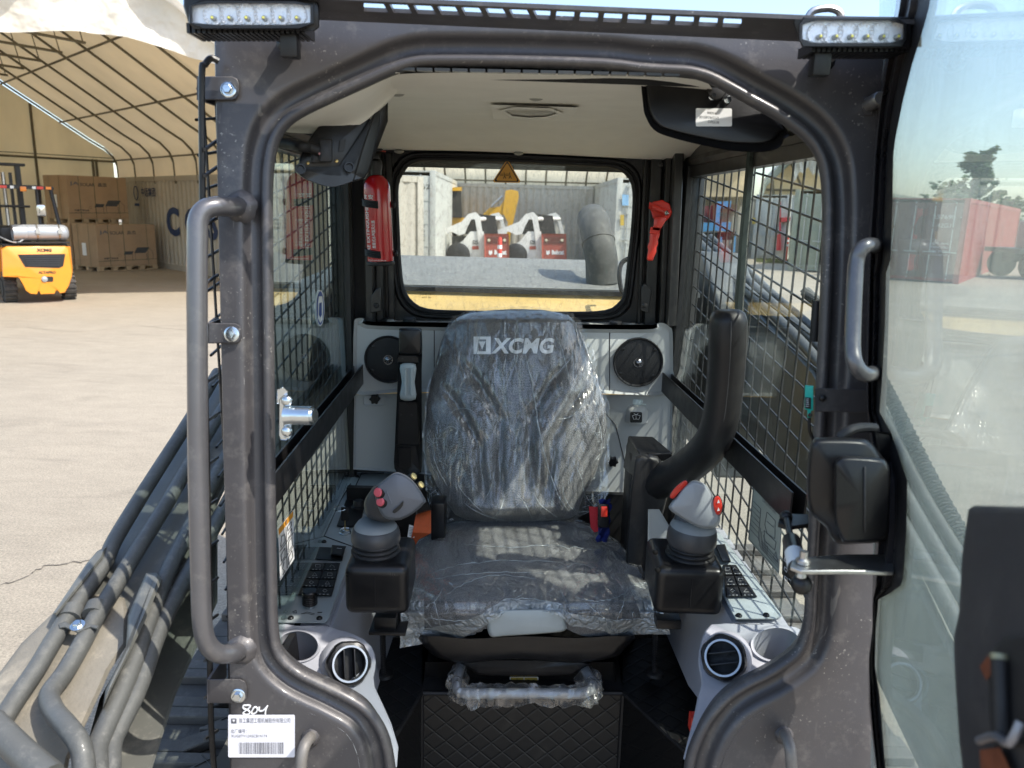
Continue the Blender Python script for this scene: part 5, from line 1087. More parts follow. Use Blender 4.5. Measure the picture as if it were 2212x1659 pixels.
mb.box(V((-.42, 1.75, .8)), (.012, .9, .55), blackm); mb.box(V((.47, 1.75, .8)), (.012, .9, .55), blackm)
part('cab_floor', mb, loader)
mb = MB(); mb.box(P(1502, 1560, 1.2), (.02, .02, .03), redp); part('red_tab', mb, loader)
# ================================================================ seat
m, t, o = nodes('seat_fabric'); b = N(t, 'ShaderNodeBsdfPrincipled'); t.links.new(b.outputs[0], o.inputs[0])
tc = N(t, 'ShaderNodeTexCoord'); vo = N(t, 'ShaderNodeTexVoronoi'); vo.inputs['Scale'].default_value = 430; vo.inputs['Randomness'].default_value = .7
t.links.new(tc.outputs['Object'], vo.inputs['Vector']); d_ = rng(t, vo.outputs['Distance'], .25, .62)
c = mixc(t, d_, (.26, .252, .246), (.072, .069, .068)); c = mixc(t, rng(t, tex(t, 14, 4), .35, .65, 0, .35), c, (.07, .068, .067))
t.links.new(c, b.inputs['Base Color']); b.inputs['Roughness'].default_value = .85; b.inputs['Sheen Weight'].default_value = .25
bp = N(t, 'ShaderNodeBump'); bp.inputs['Strength'].default_value = .35; bp.inputs['Distance'].default_value = .0008; bp.invert = True; t.links.new(vo.outputs['Distance'], bp.inputs['Height']); t.links.new(bp.outputs[0], b.inputs['Normal'])
fabric = m
m, t, o = nodes('clear_film')      # thin crumpled polythene
lw = N(t, 'ShaderNodeLayerWeight'); lw.inputs[0].default_value = .5
def wr(scale, st, dist): return rng(t, mth(t, 'ABSOLUTE', mth(t, 'SUBTRACT', tex(t, scale, 3, .5, st, dist), .5)), 0, .12)
h1 = wr(4.5, (1.8, 1, .5), .6); h2 = wr(9, (2.6, 1, .5), .5); h3 = wr(38, (1.6, 1, .5), .3)
hh = mth(t, 'ADD', mth(t, 'MULTIPLY', h1, .55), mth(t, 'ADD', mth(t, 'MULTIPLY', h2, .28), mth(t, 'MULTIPLY', h3, .035)))
bp = N(t, 'ShaderNodeBump'); bp.inputs['Strength'].default_value = 1.; bp.inputs['Distance'].default_value = .009; t.links.new(hh, bp.inputs['Height'])
gl = N(t, 'ShaderNodeBsdfGlossy'); gl.inputs['Roughness'].default_value = .16; gl.inputs['Color'].default_value = (.95, .92, .88, 1); t.links.new(bp.outputs[0], gl.inputs['Normal'])
tr = N(t, 'ShaderNodeBsdfTransparent'); tr.inputs[0].default_value = (.97, .98, .98, 1)
df = N(t, 'ShaderNodeBsdfTranslucent'); df.inputs[0].default_value = (.82, .83, .82, 1); t.links.new(bp.outputs[0], df.inputs['Normal'])
d2 = N(t, 'ShaderNodeBsdfDiffuse'); d2.inputs[0].default_value = (.82, .83, .82, 1); t.links.new(bp.outputs[0], d2.inputs['Normal'])
crease = mth(t, 'POWER', mth(t, 'SUBTRACT', 1., h2, True), 3.); crease1 = mth(t, 'POWER', mth(t, 'SUBTRACT', 1., h1, True), 5.)
fr = mth(t, 'ADD', mth(t, 'ADD', .075, mth(t, 'MULTIPLY', mth(t, 'POWER', lw.outputs['Facing'], 3.), .6)), mth(t, 'MULTIPLY', crease, .08), True)
m1 = N(t, 'ShaderNodeMixShader'); t.links.new(fr, m1.inputs[0]); t.links.new(tr.outputs[0], m1.inputs[1]); t.links.new(gl.outputs[0], m1.inputs[2])
mw = N(t, 'ShaderNodeMixShader'); mw.inputs[0].default_value = .4; t.links.new(d2.outputs[0], mw.inputs[1]); t.links.new(df.outputs[0], mw.inputs[2])
fw = mth(t, 'ADD', mth(t, 'ADD', .035, mth(t, 'MULTIPLY', crease, .05)), mth(t, 'ADD', mth(t, 'MULTIPLY', crease1, .16), mth(t, 'MULTIPLY', mth(t, 'POWER', lw.outputs['Facing'], 4.), .35)), True)
m2 = N(t, 'ShaderNodeMixShader'); t.links.new(fw, m2.inputs[0]); t.links.new(m1.outputs[0], m2.inputs[1]); t.links.new(mw.outputs[0], m2.inputs[2])
t.links.new(m2.outputs[0], o.inputs[0]); film = m
m, t, o = nodes('film_fold')      # folded film lies double and looks whiter
lw = N(t, 'ShaderNodeLayerWeight'); lw.inputs[0].default_value = .5
bp = N(t, 'ShaderNodeBump'); bp.inputs['Strength'].default_value = 1.; bp.inputs['Distance'].default_value = .006; t.links.new(wr(30, (1, 1, 1), 1.), bp.inputs['Height'])
gl = N(t, 'ShaderNodeBsdfGlossy'); gl.inputs['Roughness'].default_value = .2; t.links.new(bp.outputs[0], gl.inputs['Normal']); tr = N(t, 'ShaderNodeBsdfTransparent'); tr.inputs[0].default_value = (.95, .97, .97, 1)
d2 = N(t, 'ShaderNodeBsdfDiffuse'); d2.inputs[0].default_value = (.75, .80, .81, 1); t.links.new(bp.outputs[0], d2.inputs['Normal'])
m1 = N(t, 'ShaderNodeMixShader'); m1.inputs[0].default_value = .22; t.links.new(tr.outputs[0], m1.inputs[1]); t.links.new(gl.outputs[0], m1.inputs[2])
m2 = N(t, 'ShaderNodeMixShader'); m2.inputs[0].default_value = .30; t.links.new(m1.outputs[0], m2.inputs[1]); t.links.new(d2.outputs[0], m2.inputs[2]); t.links.new(m2.outputs[0], o.inputs[0]); fold = m
def edge(tab, y):
    for i in range(len(tab)-1):
        if tab[i][1] <= y <= tab[i+1][1]: return lerp(tab[i][0], tab[i+1][0], (y-tab[i][1])/(tab[i+1][1]-tab[i][1]))
    return tab[0][0] if y < tab[0][1] else tab[-1][0]
LB = [(1110,667.5),(1059,670),(1010,677),(987,687),(976,697),(962,716),(952,739),(934,811),(921,876),(918,941),(922,1000),(942,1045),(971,1094),(984,1112),(1010,1124),(1090,1129)]
RB = [(1120,667.5),(1173,669),(1228,680),(1240,693),(1248,706),(1267,755),(1290,817),(1307,876),(1311,925),(1303,974),(1287,1022),(1261,1071),(1250,1100),(1246,1112),(1225,1122),(1110,1129)]
YB = lambda y: lerp(2.03, 1.84, (y-667)/462.)
def groove(x, y):
    """seams that fan out from the lower back to the shoulders"""
    g = 0.
    for k, (w0, sp, y0) in enumerate(((34, 105, 905), (78, 100, 960))):
        d = w0+(max(0, y0-y)/150.)**1.15*sp*.9
        if y > 1000: d *= 1-(y-1000)/420.
        dist = abs(abs(x-1112)-d)
        f_ = max(0., min(1, (y-(765+k*60))/40.))*max(0., min(1, (1100-y)/60.))
        g += .030*math.exp(-(dist/11.)**2)*f_
    g += .006*math.exp(-((x-1112)/10.)**2)*max(0., min(1, (y-840)/60.))*max(0., min(1, (1100-y)/60.))
    return g
def back_pt(u, y, out=0., ex=0.):
    xl, xr = edge(LB, y)-ex, edge(RB, y)+ex; x = lerp(xl, xr, (u+1)/2)
    prof_ = max(0., 1-abs(u)**3.2)**.55
    ed = min(1., max(0, (y-667))/26.)**.5*min(1., max(0, (1129-y))/30.)**.5
    wing = .022*min(1, abs(u)**2)*(.4+.6*math.sin(max(0, min(1, (y-720)/420.))*math.pi))
    d = YB(y)+.045-(.045+.035*prof_*1.15)*min(1, ed*(.35+.65*prof_)+.0)-wing+.02*(1-ed)+groove(x, y)*(out == 0)+(groove(x, y)*.45)*(out > 0)
    return P(x, y, d-out)
n = 56; ys = [667.6, 668.2, 669.5, 671.5, 675, 680, 687, 694]+[702+8.2*k for k in range(51)]+[1116, 1120, 1123.5, 1126, 1127.6, 1128.6]
mb = MB(); us = [math.sin(math.pi/2*(-1+2*j/n)) for j in range(n+1)]
mb.grid([[back_pt(u, y) for u in us] for y in ys], fabric)
mb.grid([[P(lerp(edge(LB, y), edge(RB, y), (u+1)/2), y, YB(y)+.045+.03*(1-abs(u)**3)) for u in us[::4]] for y in ys[::3]+[ys[-1]]], blackp)
seat = thing('operator_seat', 'dark woven operator seat with white lettering on the backrest, wrapped in clear film', 'seat', P(1130, 1400, 1.6))
bk = part('backrest', mb, seat, smooth=80)
inkw = M('lettering_white', (.9, .9, .9), .7, 0, .12, 60)
def bfn(y): return y
def on_back(x, y, out=.0025):
    xl, xr = edge(LB, y), edge(RB, y); u = (x-xl)/(xr-xl)*2-1; return back_pt(u, y, .0001+out)
def logo(mb, fn, x0, y0, x1, y1, m, dark):
    """square badge with a cut triangle"""
    w_, h_ = x1-x0, y0-y1; q = lambda a, b: fn(x0+a*w_, y0-b*h_)
    fr_o = [(0,0),(1,0),(1,1),(0,1)]
    # hexagon ring pieces
    for pl in ([(0,0),(1,0),(1,.16),(0,.16)], [(0,.84),(1,.84),(1,1),(0,1)], [(0,.16),(.28,.16),(.12,.5),(.28,.84),(0,.84)], [(1,.16),(1,.84),(.72,.84),(.88,.5),(.72,.16)], [(.30,.72),(.70,.72),(.5,.27)]):
        mb.poly([q(a, b) for a, b in pl], m)
mb = MB(); logo(mb, on_back, 1023, 765, 1060, 727, inkw, None)
mb.textfn('XCMG', lambda u, v: on_back(lerp(1064, 1196, u)+(v-.5)*6, lerp(764, 730, v)), inkw, .035, .0)
part('lettering', mb, bk, smooth=0)
# cushion
LC = [(984,1126),(955,1136),(914,1151),(885,1185),(876,1237),(873,1289),(880,1324),(914,1352),(984,1378)]
RC = [(1236,1124),(1270,1136),(1298,1150),(1344,1181),(1375,1220),(1393,1261),(1400,1303),(1384,1342),(1344,1374)]
def YCU(y):
    if y < 1300: return lerp(1.88, 1.43, (max(0, y-1126)/174.)**.92)
    return 1.43-.012*math.sin(min(1, (y-1300)/55.)*math.pi)+.03*max(0, (y-1345)/35.)**2
def cush_pt(u, y, out=0., ex=0.):
    xl, xr = edge(LC, y)-ex, edge(RC, y)+ex; x = lerp(xl, xr, (u+1)/2)
    s_ = abs(u)**5*.05
    dip = .018*math.exp(-((x-1140)/70.)**2)*max(0, min(1, (y-1270)/40.))
    lob = -.014*math.exp(-((abs(x-1140)-150)/80.)**2)*max(0, 1-abs(y-1290)/70.)
    return P(x, y, YCU(y)+s_+dip+lob-out)
ysc = [1126+6.3*k for k in range(40)]+[1376]
yb = lambda u, k: None
def cbot(u, x): return 1376-34*math.exp(-((x-1140)/95.)**4)
mb = MB(); rows = []
for i, y in enumerate(ysc):
    row = []
    for u in us:
        x = lerp(edge(LC, y), edge(RC, y), (u+1)/2); lim = cbot(u, x); row.append(cush_pt(u, min(y, lim)))
    rows.append(row)
rows.append([p+V((0, .05, 0)) for p in rows[-1]])
mb.grid(rows, fabric); cu_ = part('cushion', mb, seat, smooth=80)
mb = MB(); mb.pillow(P, smooth2([(1052,1350),(1060,1322),(1130,1316),(1210,1320),(1222,1345),(1221,1362),(1180,1368),(1090,1374),(1060,1375)], 3), 1.415, 1.455, M('light_grey_plastic', (.36, .39, .38), .35), rnd=.12, rd=.012); part('front_lever', mb, seat, smooth=60)
mb = MB(); mb.pillow(P, smooth2([(905,1372),(1000,1378),(1130,1372),(1260,1376),(1370,1372),(1350,1400),(1326,1420),(1240,1432),(1110,1424),(1010,1432),(955,1424),(925,1405)], 3), 1.44, 1.80, blackp_s, rnd=.1, rd=.03); part('seat_pan', mb, seat, smooth=60)
mb = MB(); mb.pillow(P, smooth2([(1010,1426),(1260,1428),(1252,1448),(1230,1458),(1130,1460),(1040,1458),(1020,1448)], 3), 1.47, 1.7, blackp, rnd=.1, rd=.02)
mb.plate(P, [(918,1430),(1327,1430),(1330,1488),(915,1486)], 1.8, 1.53, blackm, bev=.004)
part('suspension', mb, seat, smooth=50)
ylw = M('sticker_yellow', (.55, .38, .06), .5)
mb = MB(); F5 = lambda x, y, o=0.: P(x, y, 1.528-o); mb.plate(F5, rrect(1101, 1462, 1163, 1483, 2), 0, .0006, white); mb.plate(F5, [(1103,1463.5),(1131,1463.5),(1131,1481.5),(1103,1481.5)], 0, .001, ylw); mb.plate(F5, [(1133,1463.5),(1161,1463.5),(1161,1481.5),(1133,1481.5)], 0, .001, ylw); mb.plate(F5, [(1102,1455),(1131,1455),(1131,1460.5),(1102,1460.5)], 0, .001, ylw); mb.plate(F5, [(1133,1455),(1160,1455),(1160,1460.5),(1133,1460.5)], 0, .001, ylw)
ic(mb, [(1108, 1479), (1117, 1465.5), (1126, 1479), (1108, 1479)], .0007, black, lambda x, y: F5(x, y, .0015)); ic(mb, [(1117, 1470), (1117, 1475)], .0007, black, lambda x, y: F5(x, y, .0015)); ic(mb, [(1138, 1477), (1138, 1468), (1147, 1470), (1156, 1468), (1156, 1477), (1147, 1479), (1138, 1477)], .0006, black, lambda x, y: F5(x, y, .0015)); ic(mb, [(1147, 1479), (1147, 1470)], .0006, black, lambda x, y: F5(x, y, .0015))
part('warning_sticker', mb, seat, 'yellow warning sticker with a triangle and an open book')
brp = cr([P(996, 1438, 1.50), P(990, 1456, 1.47), P(986, 1480, 1.43), P(1000, 1497, 1.40), P(1060, 1498, 1.40), P(1200, 1498, 1.40), P(1257, 1497, 1.40), P(1281, 1483, 1.43), P(1270, 1458, 1.47), P(1258, 1438, 1.50)], 6)
mb = MB(); mb.tube(brp, .0105, M('grey_bar', (.34, .34, .34), .4, .2), 12); part('adjustment_bar', mb, seat, smooth=60)
# belts
web = M('webbing_orange', (.55, .10, .025), .75, 0, .1, 60, bump=.6, bscale=500); webr = M('webbing_red', (.5, .02, .03), .75, 0, .1, 60, bump=.6, bscale=500)
mb = MB(); rr = [[P(899, 1110, 1.72), P(930, 1100, 1.72)], [P(895, 1130, 1.70), P(931, 1122, 1.70)], [P(891, 1150, 1.69), P(931, 1152, 1.69)], [P(884, 1180, 1.71), P(905, 1165, 1.71)], [P(880, 1200, 1.75), P(890, 1190, 1.75)]]
mb.grid(rr, web); mb.grid([[p+V((0, .003, 0)) for p in r_] for r_ in rr], web); bl = part('belt_webbing', mb, seat)
mb = MB(); mb.pillow(P, [(899,1090),(925,1082),(931,1102),(899,1112)], 1.69, 1.75, blackp_s, rnd=.2); mb.box(P(948, 1118, 1.80), (.035, .06, .10), blackp_s, bev=.006); part('belt_retractor', mb, seat)
mb = MB(); mb.plate(P, [(884,1133),(896,1137),(895,1162),(880,1160)], 1.70, 1.699, white)
for k in range(6): mb.tube([P(884, 1139+k*3.4, 1.698), P(894, 1141+k*3.4, 1.698)], .0004, black, 3)
part('belt_tag', mb, bl)
mb = MB(); mb.plate(P, [(1272,1094),(1291,1095),(1292,1148),(1284,1150),(1276,1140)], 1.72, 1.716, webr); bs_ = part('buckle_strap', mb, seat)
mb = MB(); mb.pillow(P, rrect(1291, 1089, 1315, 1140, 4), 1.69, 1.73, blackp_s, rnd=.12, rd=.006); part('buckle', mb, bs_)
mb = MB(); mb.pillow(P, rrect(1298, 1094, 1312, 1117, 2), 1.685, 1.70, redp, rnd=.12, rd=.003); part('release_button', mb, bs_)
cl2 = MB(); blue = M('blue_cloth', (.012, .022, .16), .8, 0, .2, 30, bump=.6, bscale=120)
rr = [[P(x+3*math.sin(y*.3+x), y+2*math.sin(x*.4), 1.74+.012*math.sin(x*.25+y*.11)) for x in range(int(lerp(1296, 1290, (y-1080)/80)), int(lerp(1322, 1345, min(1, (y-1080)/45.))), 4)][:7] for y in range(1080, 1172, 6)]
k_ = min(len(r_) for r_ in rr); cl2.grid([r_[:k_] for r_ in rr], blue); cl2.grid([[p+V((.002, .004, 0)) for p in r_[:k_]] for r_ in rr], blue)
o_ = cl2.build('blue_cloth', smooth=80); tag(o_, 'dark blue rag tucked behind the seat belt buckle', 'cloth')
# film covers
def nz(p, s_, k=0): return mnoise.noise(V((p.x*s_+k, p.y*s_, p.z*s_)))
def crumple(p, a):
    v_ = (abs(nz(p, 7))*.8+abs(nz(p, 17, 5))*.25+abs(nz(p, 45, 9))*.05)
    return a*(v_*1.4-.3)
mb = MB(); rows = []; n2 = 90
ysf = [662+5.2*k for k in range(92)]
LF = [(1090,659),(1010,671),(978,684),(965,704),(960,725),(944,770),(925,830),(917,880),(914,940),(915,1000),(916,1040),(925,1085),(940,1108),(975,1122),(1010,1130),(1090,1135)]
RF = [(1120,659),(1175,664),(1236,676),(1254,694),(1262,710),(1282,755),(1300,817),(1316,876),(1318,940),(1315,1000),(1316,1060),(1300,1090),(1262,1110),(1246,1120),(1220,1128),(1120,1135)]
def film_back(u, y):
    xl, xr = edge(LF, y), edge(RF, y); x = lerp(xl, xr, (u+1)/2)
    bl_, br_ = edge(LB, max(668, min(1128, y))), edge(RB, max(668, min(1128, y)))
    ub = max(-1, min(1, (x-bl_)/(br_-bl_+1e-6)*2-1)); q = back_pt(ub, max(669, min(1127, y)), .009)
    p = P(x, y, q.y); c = crumple(p, .009)
    ed = 1-abs(u)**8
    return p+V((0, -c*ed-.0, 0))+V((nz(p, 60, 3)*.004, 0, nz(p, 60, 8)*.004))*(1-ed)
rows = [[film_back(math.sin(math.pi/2*(-1+2*j/n2)), y) for j in range(n2+1)] for y in ysf]
mb.grid(rows, film)
def fpt(x, y):
    y = max(664, min(1130, y)); xl, xr = edge(LF, y), edge(RF, y); return film_back(max(-1, min(1, (x-xl)/(xr-xl)*2-1)), y)+V((0, -.002, 0))
def crease(mb, pl, w0=.0012, fn=fpt):
    q = cr([(a, b, 0) for a, b in pl], 8); L_ = len(q)
    mb.tube([fn(p.x+2.0*mnoise.noise(V((p.x*.05, p.y*.05, 1))), p.y) for p in q], [w0*(.15+.85*math.sin(math.pi*(k+.5)/L_))*(.7+.5*abs(mnoise.noise(V((q[k].x*.11, q[k].y*.11, 3))))) for k in range(L_)], fold, 5)
crease(mb, [(1134,760),(1151,840),(1163,920),(1182,1000),(1206,1070),(1230,1105)], .0026)
for pl in ([(1000,1085),(1040,1110),(1090,1124)], [(984,1040),(1010,1075),(1050,1112)], [(1110,1060),(1135,1090),(1150,1122)], [(1150,1062),(1170,1092),(1205,1118)], [(1090,1070),(1080,1100),(1062,1124)], [(965,900),(985,884),(1010,882),(1030,892)], [(968,850),(990,838),(1030,852),(1050,878)], [(1290,900),(1300,950),(1296,1000)], [(1272,830),(1288,870),(1292,905)], [(1180,830),(1210,800),(1245,760)], [(1040,700),(1030,760),(1010,830)], [(1190,700),(1215,760),(1232,830)], [(930,960),(945,1010),(968,1050)], [(1240,1000),(1258,1040),(1262,1075)], [(1215,1040),(1222,1080),(1246,1108)], [(985,780),(978,830),(962,880)], [(1120,690),(1110,760),(1122,830)], [(1255,880),(1232,900),(1205,905)], [(1070,1000),(1062,1050),(1040,1090)], [(955,930),(975,920),(1000,935)]):
    crease(mb, pl, .0013)
r9 = random.Random(21)
for k in range(46):
    sd = r9.random() < .5; y = r9.uniform(930, 1110); x = (edge(LF, y)+r9.uniform(2, 30)) if sd else (edge(RF, y)-r9.uniform(2, 30)); dx = r9.uniform(5, 22)*(1 if sd else -1); dy = r9.uniform(-26, 26); crease(mb, [(x, y), (x+dx*.5+r9.uniform(-3, 3), y+dy*.5), (x+dx, y+dy)], .0009)
o1 = mb.build('backrest_cover', smooth=180); tag(o1, 'crumpled clear plastic film pulled over the seat backrest', 'plastic cover')
LG = [(975,1120),(945,1134),(905,1152),(880,1190),(871,1240),(867,1300),(866,1340),(864,1396)]
RG = [(1245,1118),(1280,1134),(1310,1152),(1352,1182),(1384,1220),(1404,1261),(1425,1305),(1448,1368)]
def ybot(x):
    tb = [(864,1396),(985,1382),(1050,1352),(1068,1336),(1100,1318),(1170,1318),(1225,1330),(1235,1352),(1330,1372),(1382,1370),(1448,1368)]
    for i in range(len(tb)-1):
        if tb[i][0] <= x <= tb[i+1][0]: return lerp(tb[i][1], tb[i+1][1], (x-tb[i][0])/(tb[i+1][0]-tb[i][0]))
    return tb[0][1] if x < tb[0][0] else tb[-1][1]
rows = []
for i in range(70):
    v_ = i/69; row = []
    for j in range(n2+1):
        u = -1+2*j/n2; y = lerp(1119, 1396, v_); xl, xr = edge(LG, y), edge(RG, y); x = lerp(xl, xr, (u+1)/2)
        yb_ = ybot(x); y = lerp(1119, yb_, v_)
        xl, xr = edge(LG, y), edge(RG, y); x = lerp(xl, xr, (u+1)/2)
        c0, c1 = edge(LC, min(y, 1370)), edge(RC, min(y, 1370)); uc = max(-1, min(1, (x-c0)/(c1-c0)*2-1))
        yy = min(y, 1376-34*math.exp(-((x-1140)/95.)**4)); q = cush_pt(uc, yy, .010)
        out_ = max(0, x-c1)/60.+max(0, c0-x)/60.
        p = P(x, y, q.y-.0-.02*out_-(.01 if y > 1320 else 0)); cc = crumple(p, .007+.014*max(0, (v_-.8))*5)
        row.append(p+V((0, -cc*.6, cc)))
    rows.append(row)
mb = MB(); mb.grid(rows, film)
hem = [r_ for r_ in rows[-10:]]; mb.grid([[p+V((0, -.003, 0)) for p in r_] for r_ in hem], fold)
for sl in (slice(0, 9), slice(-9, None)): mb.grid([[p+V((0, -.002, 0)) for p in r_[sl]] for r_ in rows[38:]], fold)
def cpt(x, y):
    yb_ = ybot(x); y = min(y, yb_-1); v_ = (y-1119)/(yb_-1119); i = min(69, max(0, int(v_*69))); xl, xr = edge(LG, y), edge(RG, y); j = max(0, min(n2, (x-xl)/(xr-xl)*n2)); j0 = int(j); j1 = min(n2, j0+1); return lerp(rows[i][j0], rows[i][j1], j-j0)+V((0, -.003, .002))
for pl in ([(930,1240),(1000,1222),(1100,1212),(1200,1216),(1290,1226)], [(915,1258),(990,1246),(1080,1238),(1180,1240)], [(960,1290),(1010,1262),(1080,1246),(1160,1250)], [(1000,1178),(1100,1184),(1200,1180),(1300,1190)], [(905,1320),(940,1300),(960,1270)], [(960,1380),(946,1330),(934,1280)], [(1240,1290),(1290,1300),(1340,1290),(1375,1262)], [(1330,1350),(1345,1310),(1352,1270)], [(1020,1345),(1060,1318),(1110,1296),(1180,1298),(1230,1318)], [(880,1352),(930,1340),(1000,1345),(1050,1330)], [(1235,1340),(1300,1346),(1370,1340),(1440,1352)], [(1250,1290),(1300,1335),(1330,1366)], [(890,1290),(910,1330),(950,1372)]):
    crease(mb, pl, .0013, cpt)
for k in range(60):
    sd = r9.random(); x = r9.uniform(868, 985) if sd < .4 else (r9.uniform(1340, 1440) if sd < .75 else r9.uniform(1060, 1230)); y = ybot(x)-r9.uniform(3, 60); dx, dy = r9.uniform(-16, 16), r9.uniform(-16, 16); crease(mb, [(x, y), (x+dx*.6+r9.uniform(-3, 3), y+dy*.4), (x+dx, y+dy)], .0009, cpt)
o2 = mb.build('cushion_cover', smooth=180); tag(o2, 'clear plastic film draped over the seat cushion with a loose hem at the front', 'plastic cover')
mb = MB(); n = 14; rows = []
for i, p in enumerate(cr(brp, 3)):
    pass
bp2 = cr([brp[k] for k in range(4, len(brp)-4, 2)], 5)
for i, p in enumerate(bp2):
    d = (bp2[min(i+1, len(bp2)-1)]-bp2[max(0, i-1)]).normalized(); x_, y_ = frame_from(d, V((0, 1, 0)))
    row = []
    for k in range(n):
        a = 2*math.pi*k/n; dd_ = x_*math.cos(a)+y_*math.sin(a); rr_ = .0125+abs(nz(p+dd_*.02, 42))*.016+abs(nz(p+dd_*.02, 110))*.006+(.007 if dd_.z < -.3 else 0)*(1+nz(p, 25)); row.append(p+dd_*rr_)
    rows.append(row)
mb.grid(rows, film, closed=True); o3 = mb.build('bar_wrap', smooth=40); tag(o3, 'bunched clear plastic film wrapped round the bar under the seat', 'plastic wrap')
# ================================================================ things on the front of the cab
tubeg = M('handle_paint', (.10, .098, .105), .30, .45, .10, 9, coat=.5, dust=.45, dcol=(.34, .32, .28), dscale=30, up=.6)
def weld(mb, p, n_, r_, m):
    x_, y_ = frame_from(n_); rows = []
    for q, h in ((1.75, -.002), (1.5, .003), (1.2, .007), (.9, .009)):
        rows.append([p+n_*h+(x_*math.cos(a)+y_*math.sin(a))*r_*q*(1+.03*math.sin(a*9)+.03*math.sin(a*5)) for a in [2*math.pi*k/24 for k in range(24)]])
    mb.grid(rows, m, closed=True)
# big grab handle at the left
mb = MB()
gp = [PF(520, 446, .004), PF(500, 449, .03), PF(475, 446, .052), PF(447, 452, .066), PF(432, 475, .072), PF(427, 520, .073), PF(426, 700, .073), PF(428, 1000, .073), PF(432, 1250, .073), PF(437, 1350, .072), PF(447, 1392, .068), PF(470, 1413, .056), PF(500, 1414, .034), PF(522, 1406, .004)]
gp = [PF(520, 446, .006), PF(498, 447, .034), PF(470, 446, .055), PF(444, 452, .066), PF(429, 474, .071), PF(426, 520, .072), PF(426, 700, .072), PF(428, 1000, .072), PF(433, 1250, .072), PF(437, 1345, .071), PF(447, 1388, .066), PF(470, 1411, .054), PF(500, 1412, .034), PF(522, 1404, .006)]
mb.tube(cr(gp, 6), .0137, tubeg, 16); weld(mb, PF(519, 446, .009), FN, .0137, paint); weld(mb, PF(520, 1405, .009), FN, .0137, paint)
part('grab_handle', mb, loader, 'long vertical grab handle on the left post', smooth=50)
for (x, y, nm) in ((675, 1604, 'foot_handle'), (1694, 1602, 'foot_handle')):
    mb = MB(); s_ = 1 if x > 1000 else -1
    if s_ < 0: g = [PF(672, 1592, .006), PF(668, 1596, .03), PF(658, 1612, .05), PF(651, 1645, .058), PF(648, 1720, .06)]
    else: g = [PF(1692, 1586, .006), PF(1697, 1590, .03), PF(1704, 1608, .05), PF(1709, 1640, .058), PF(1712, 1720, .06)]
    mb.tube(cr(g, 6), .0085, M('handle_dusty', (.17, .16, .15), .5, .3, .2, 12, dust=.9), 12); weld(mb, g[0]+FN*.004, FN, .0085, paint); part('foot_handle', mb, loader, smooth=50)
# brackets of the guard and their bolts
def bolt(o, d, s_, par, nm='bolt', mt=None):
    mt = mt or zinc; mb = MB(); mb.lathe([(s_*1.35, 0), (s_*1.35, s_*.22), (s_*1.2, s_*.3), (s_*.9, s_*.3)], mt, o, d, 24); mb.lathe([(s_*.85, s_*.28), (s_*.85, s_*.8), (s_*.7, s_*1.0), (s_*.0005, s_*1.02)], mt, o, d, 6); return part(nm, mb, par, smooth=30)
for (x0, y0, x1, y1, bx, by) in ((425, 165, 516, 216, 494, 194), (446, 698, 522, 742, 501, 722), (447, 1467, 533, 1519, 515, 1502)):
    mb = MB(); ol = rrect(x0, y0, x1, y1, 3, 2); ol = [(x0, y0), (x1-14, y0), (x1-4, y0+5), (x1, y0+15), (x1, y1-12), (x1-5, y1-3), (x1-14, y1), (x0, y1)]
    mb.plate(PF, ol, .011, .016, paint, bev=.0015)
    mb.poly([PF(x0, y0, .016), PF(x0, y1, .016), PF(x0, y1, .016)+V((0, .07, 0)), PF(x0, y0, .016)+V((0, .07, 0))], paint, t=(.004, 0, 0))
    br = part('guard_bracket', mb, loader); bolt(PF(bx, by, .016), FN, .0082, br)
# latch striker on the left
mb = MB(); sx_ = lambda x, y, o=0.: P(x, y, 1.06+o)
mb.plate(sx_, [(598,842),(612,836),(621,845),(622,870),(612,872),(598,872)], .012, .006, zinc, bev=.001)
mb.plate(sx_, [(603,864),(612,853),(625,857),(628,870),(626,944),(618,951),(606,950),(602,940)], .006, .0, zinc, bev=.001)
mb.plate(sx_, [(612,866),(622,860),(629,866),(630,940),(624,949),(613,945)], -.002, -.006, zinc, bev=.001)
st = part('latch_striker', mb, loader)
mb = MB(); a = sx_(620, 897, -.004); b_ = sx_(675, 898, -.012); mb.tube([a, lerp(a, b_, .3), b_], [.0155, .0135, .0135], zinc, 20); mb.tube([b_, b_+(b_-a).normalized()*.004], .010, zinc, 16); part('striker_pin', mb, st, smooth=40)
for y in (866, 932): mb = MB(); mb.sphere(sx_(620, y, -.008), (.008, .006, .008), zinc, 14); part('rivet', mb, st)
# serial label and pen number
lf = lambda x, y, o=0.: PF(x, y, .0105+o)
Lx = lambda u, v: (lerp(493, 637, u)+v*0, lerp(1544, 1637, v)+u*-1)
mb = MB(); mb.plate(lf, rrect(493, 1544, 637, 1636, 3), 0, .0006, M('label_film', (.70, .69, .72), .35, 0, .03, 8))
ink = M('label_ink', (.10, .10, .11), .6)
text_px(mb, '徐工集团工程机械股份有限公司', lf, 516, 1562, 627, 1551, ink, .0009)
text_px(mb, '出厂编号：', lf, 499, 1584, 533, 1575, ink, .0009)
text_px(mb, 'XUG0TV12ASCB14174', lf, 499, 1593, 577, 1587, ink, .0009)
mb.plate(lf, [(499,1552),(511,1552),(511,1563),(499,1563)], .0006, .0009, ink); mb.plate(lf, [(501.5,1554.5),(508.5,1554.5),(505,1560.5)], .0009, .0012, MATS['label_film'])
rnd = random.Random(3); x = 516.
while x < 612:
    w_ = rnd.choice((.7, .7, 1.3, 2.)); mb.plate(lf, [(x, 1604), (x+w_, 1604), (x+w_, 1629), (x, 1629)], .0006, .0008, ink); x += w_+rnd.choice((.8, .8, 1.5))
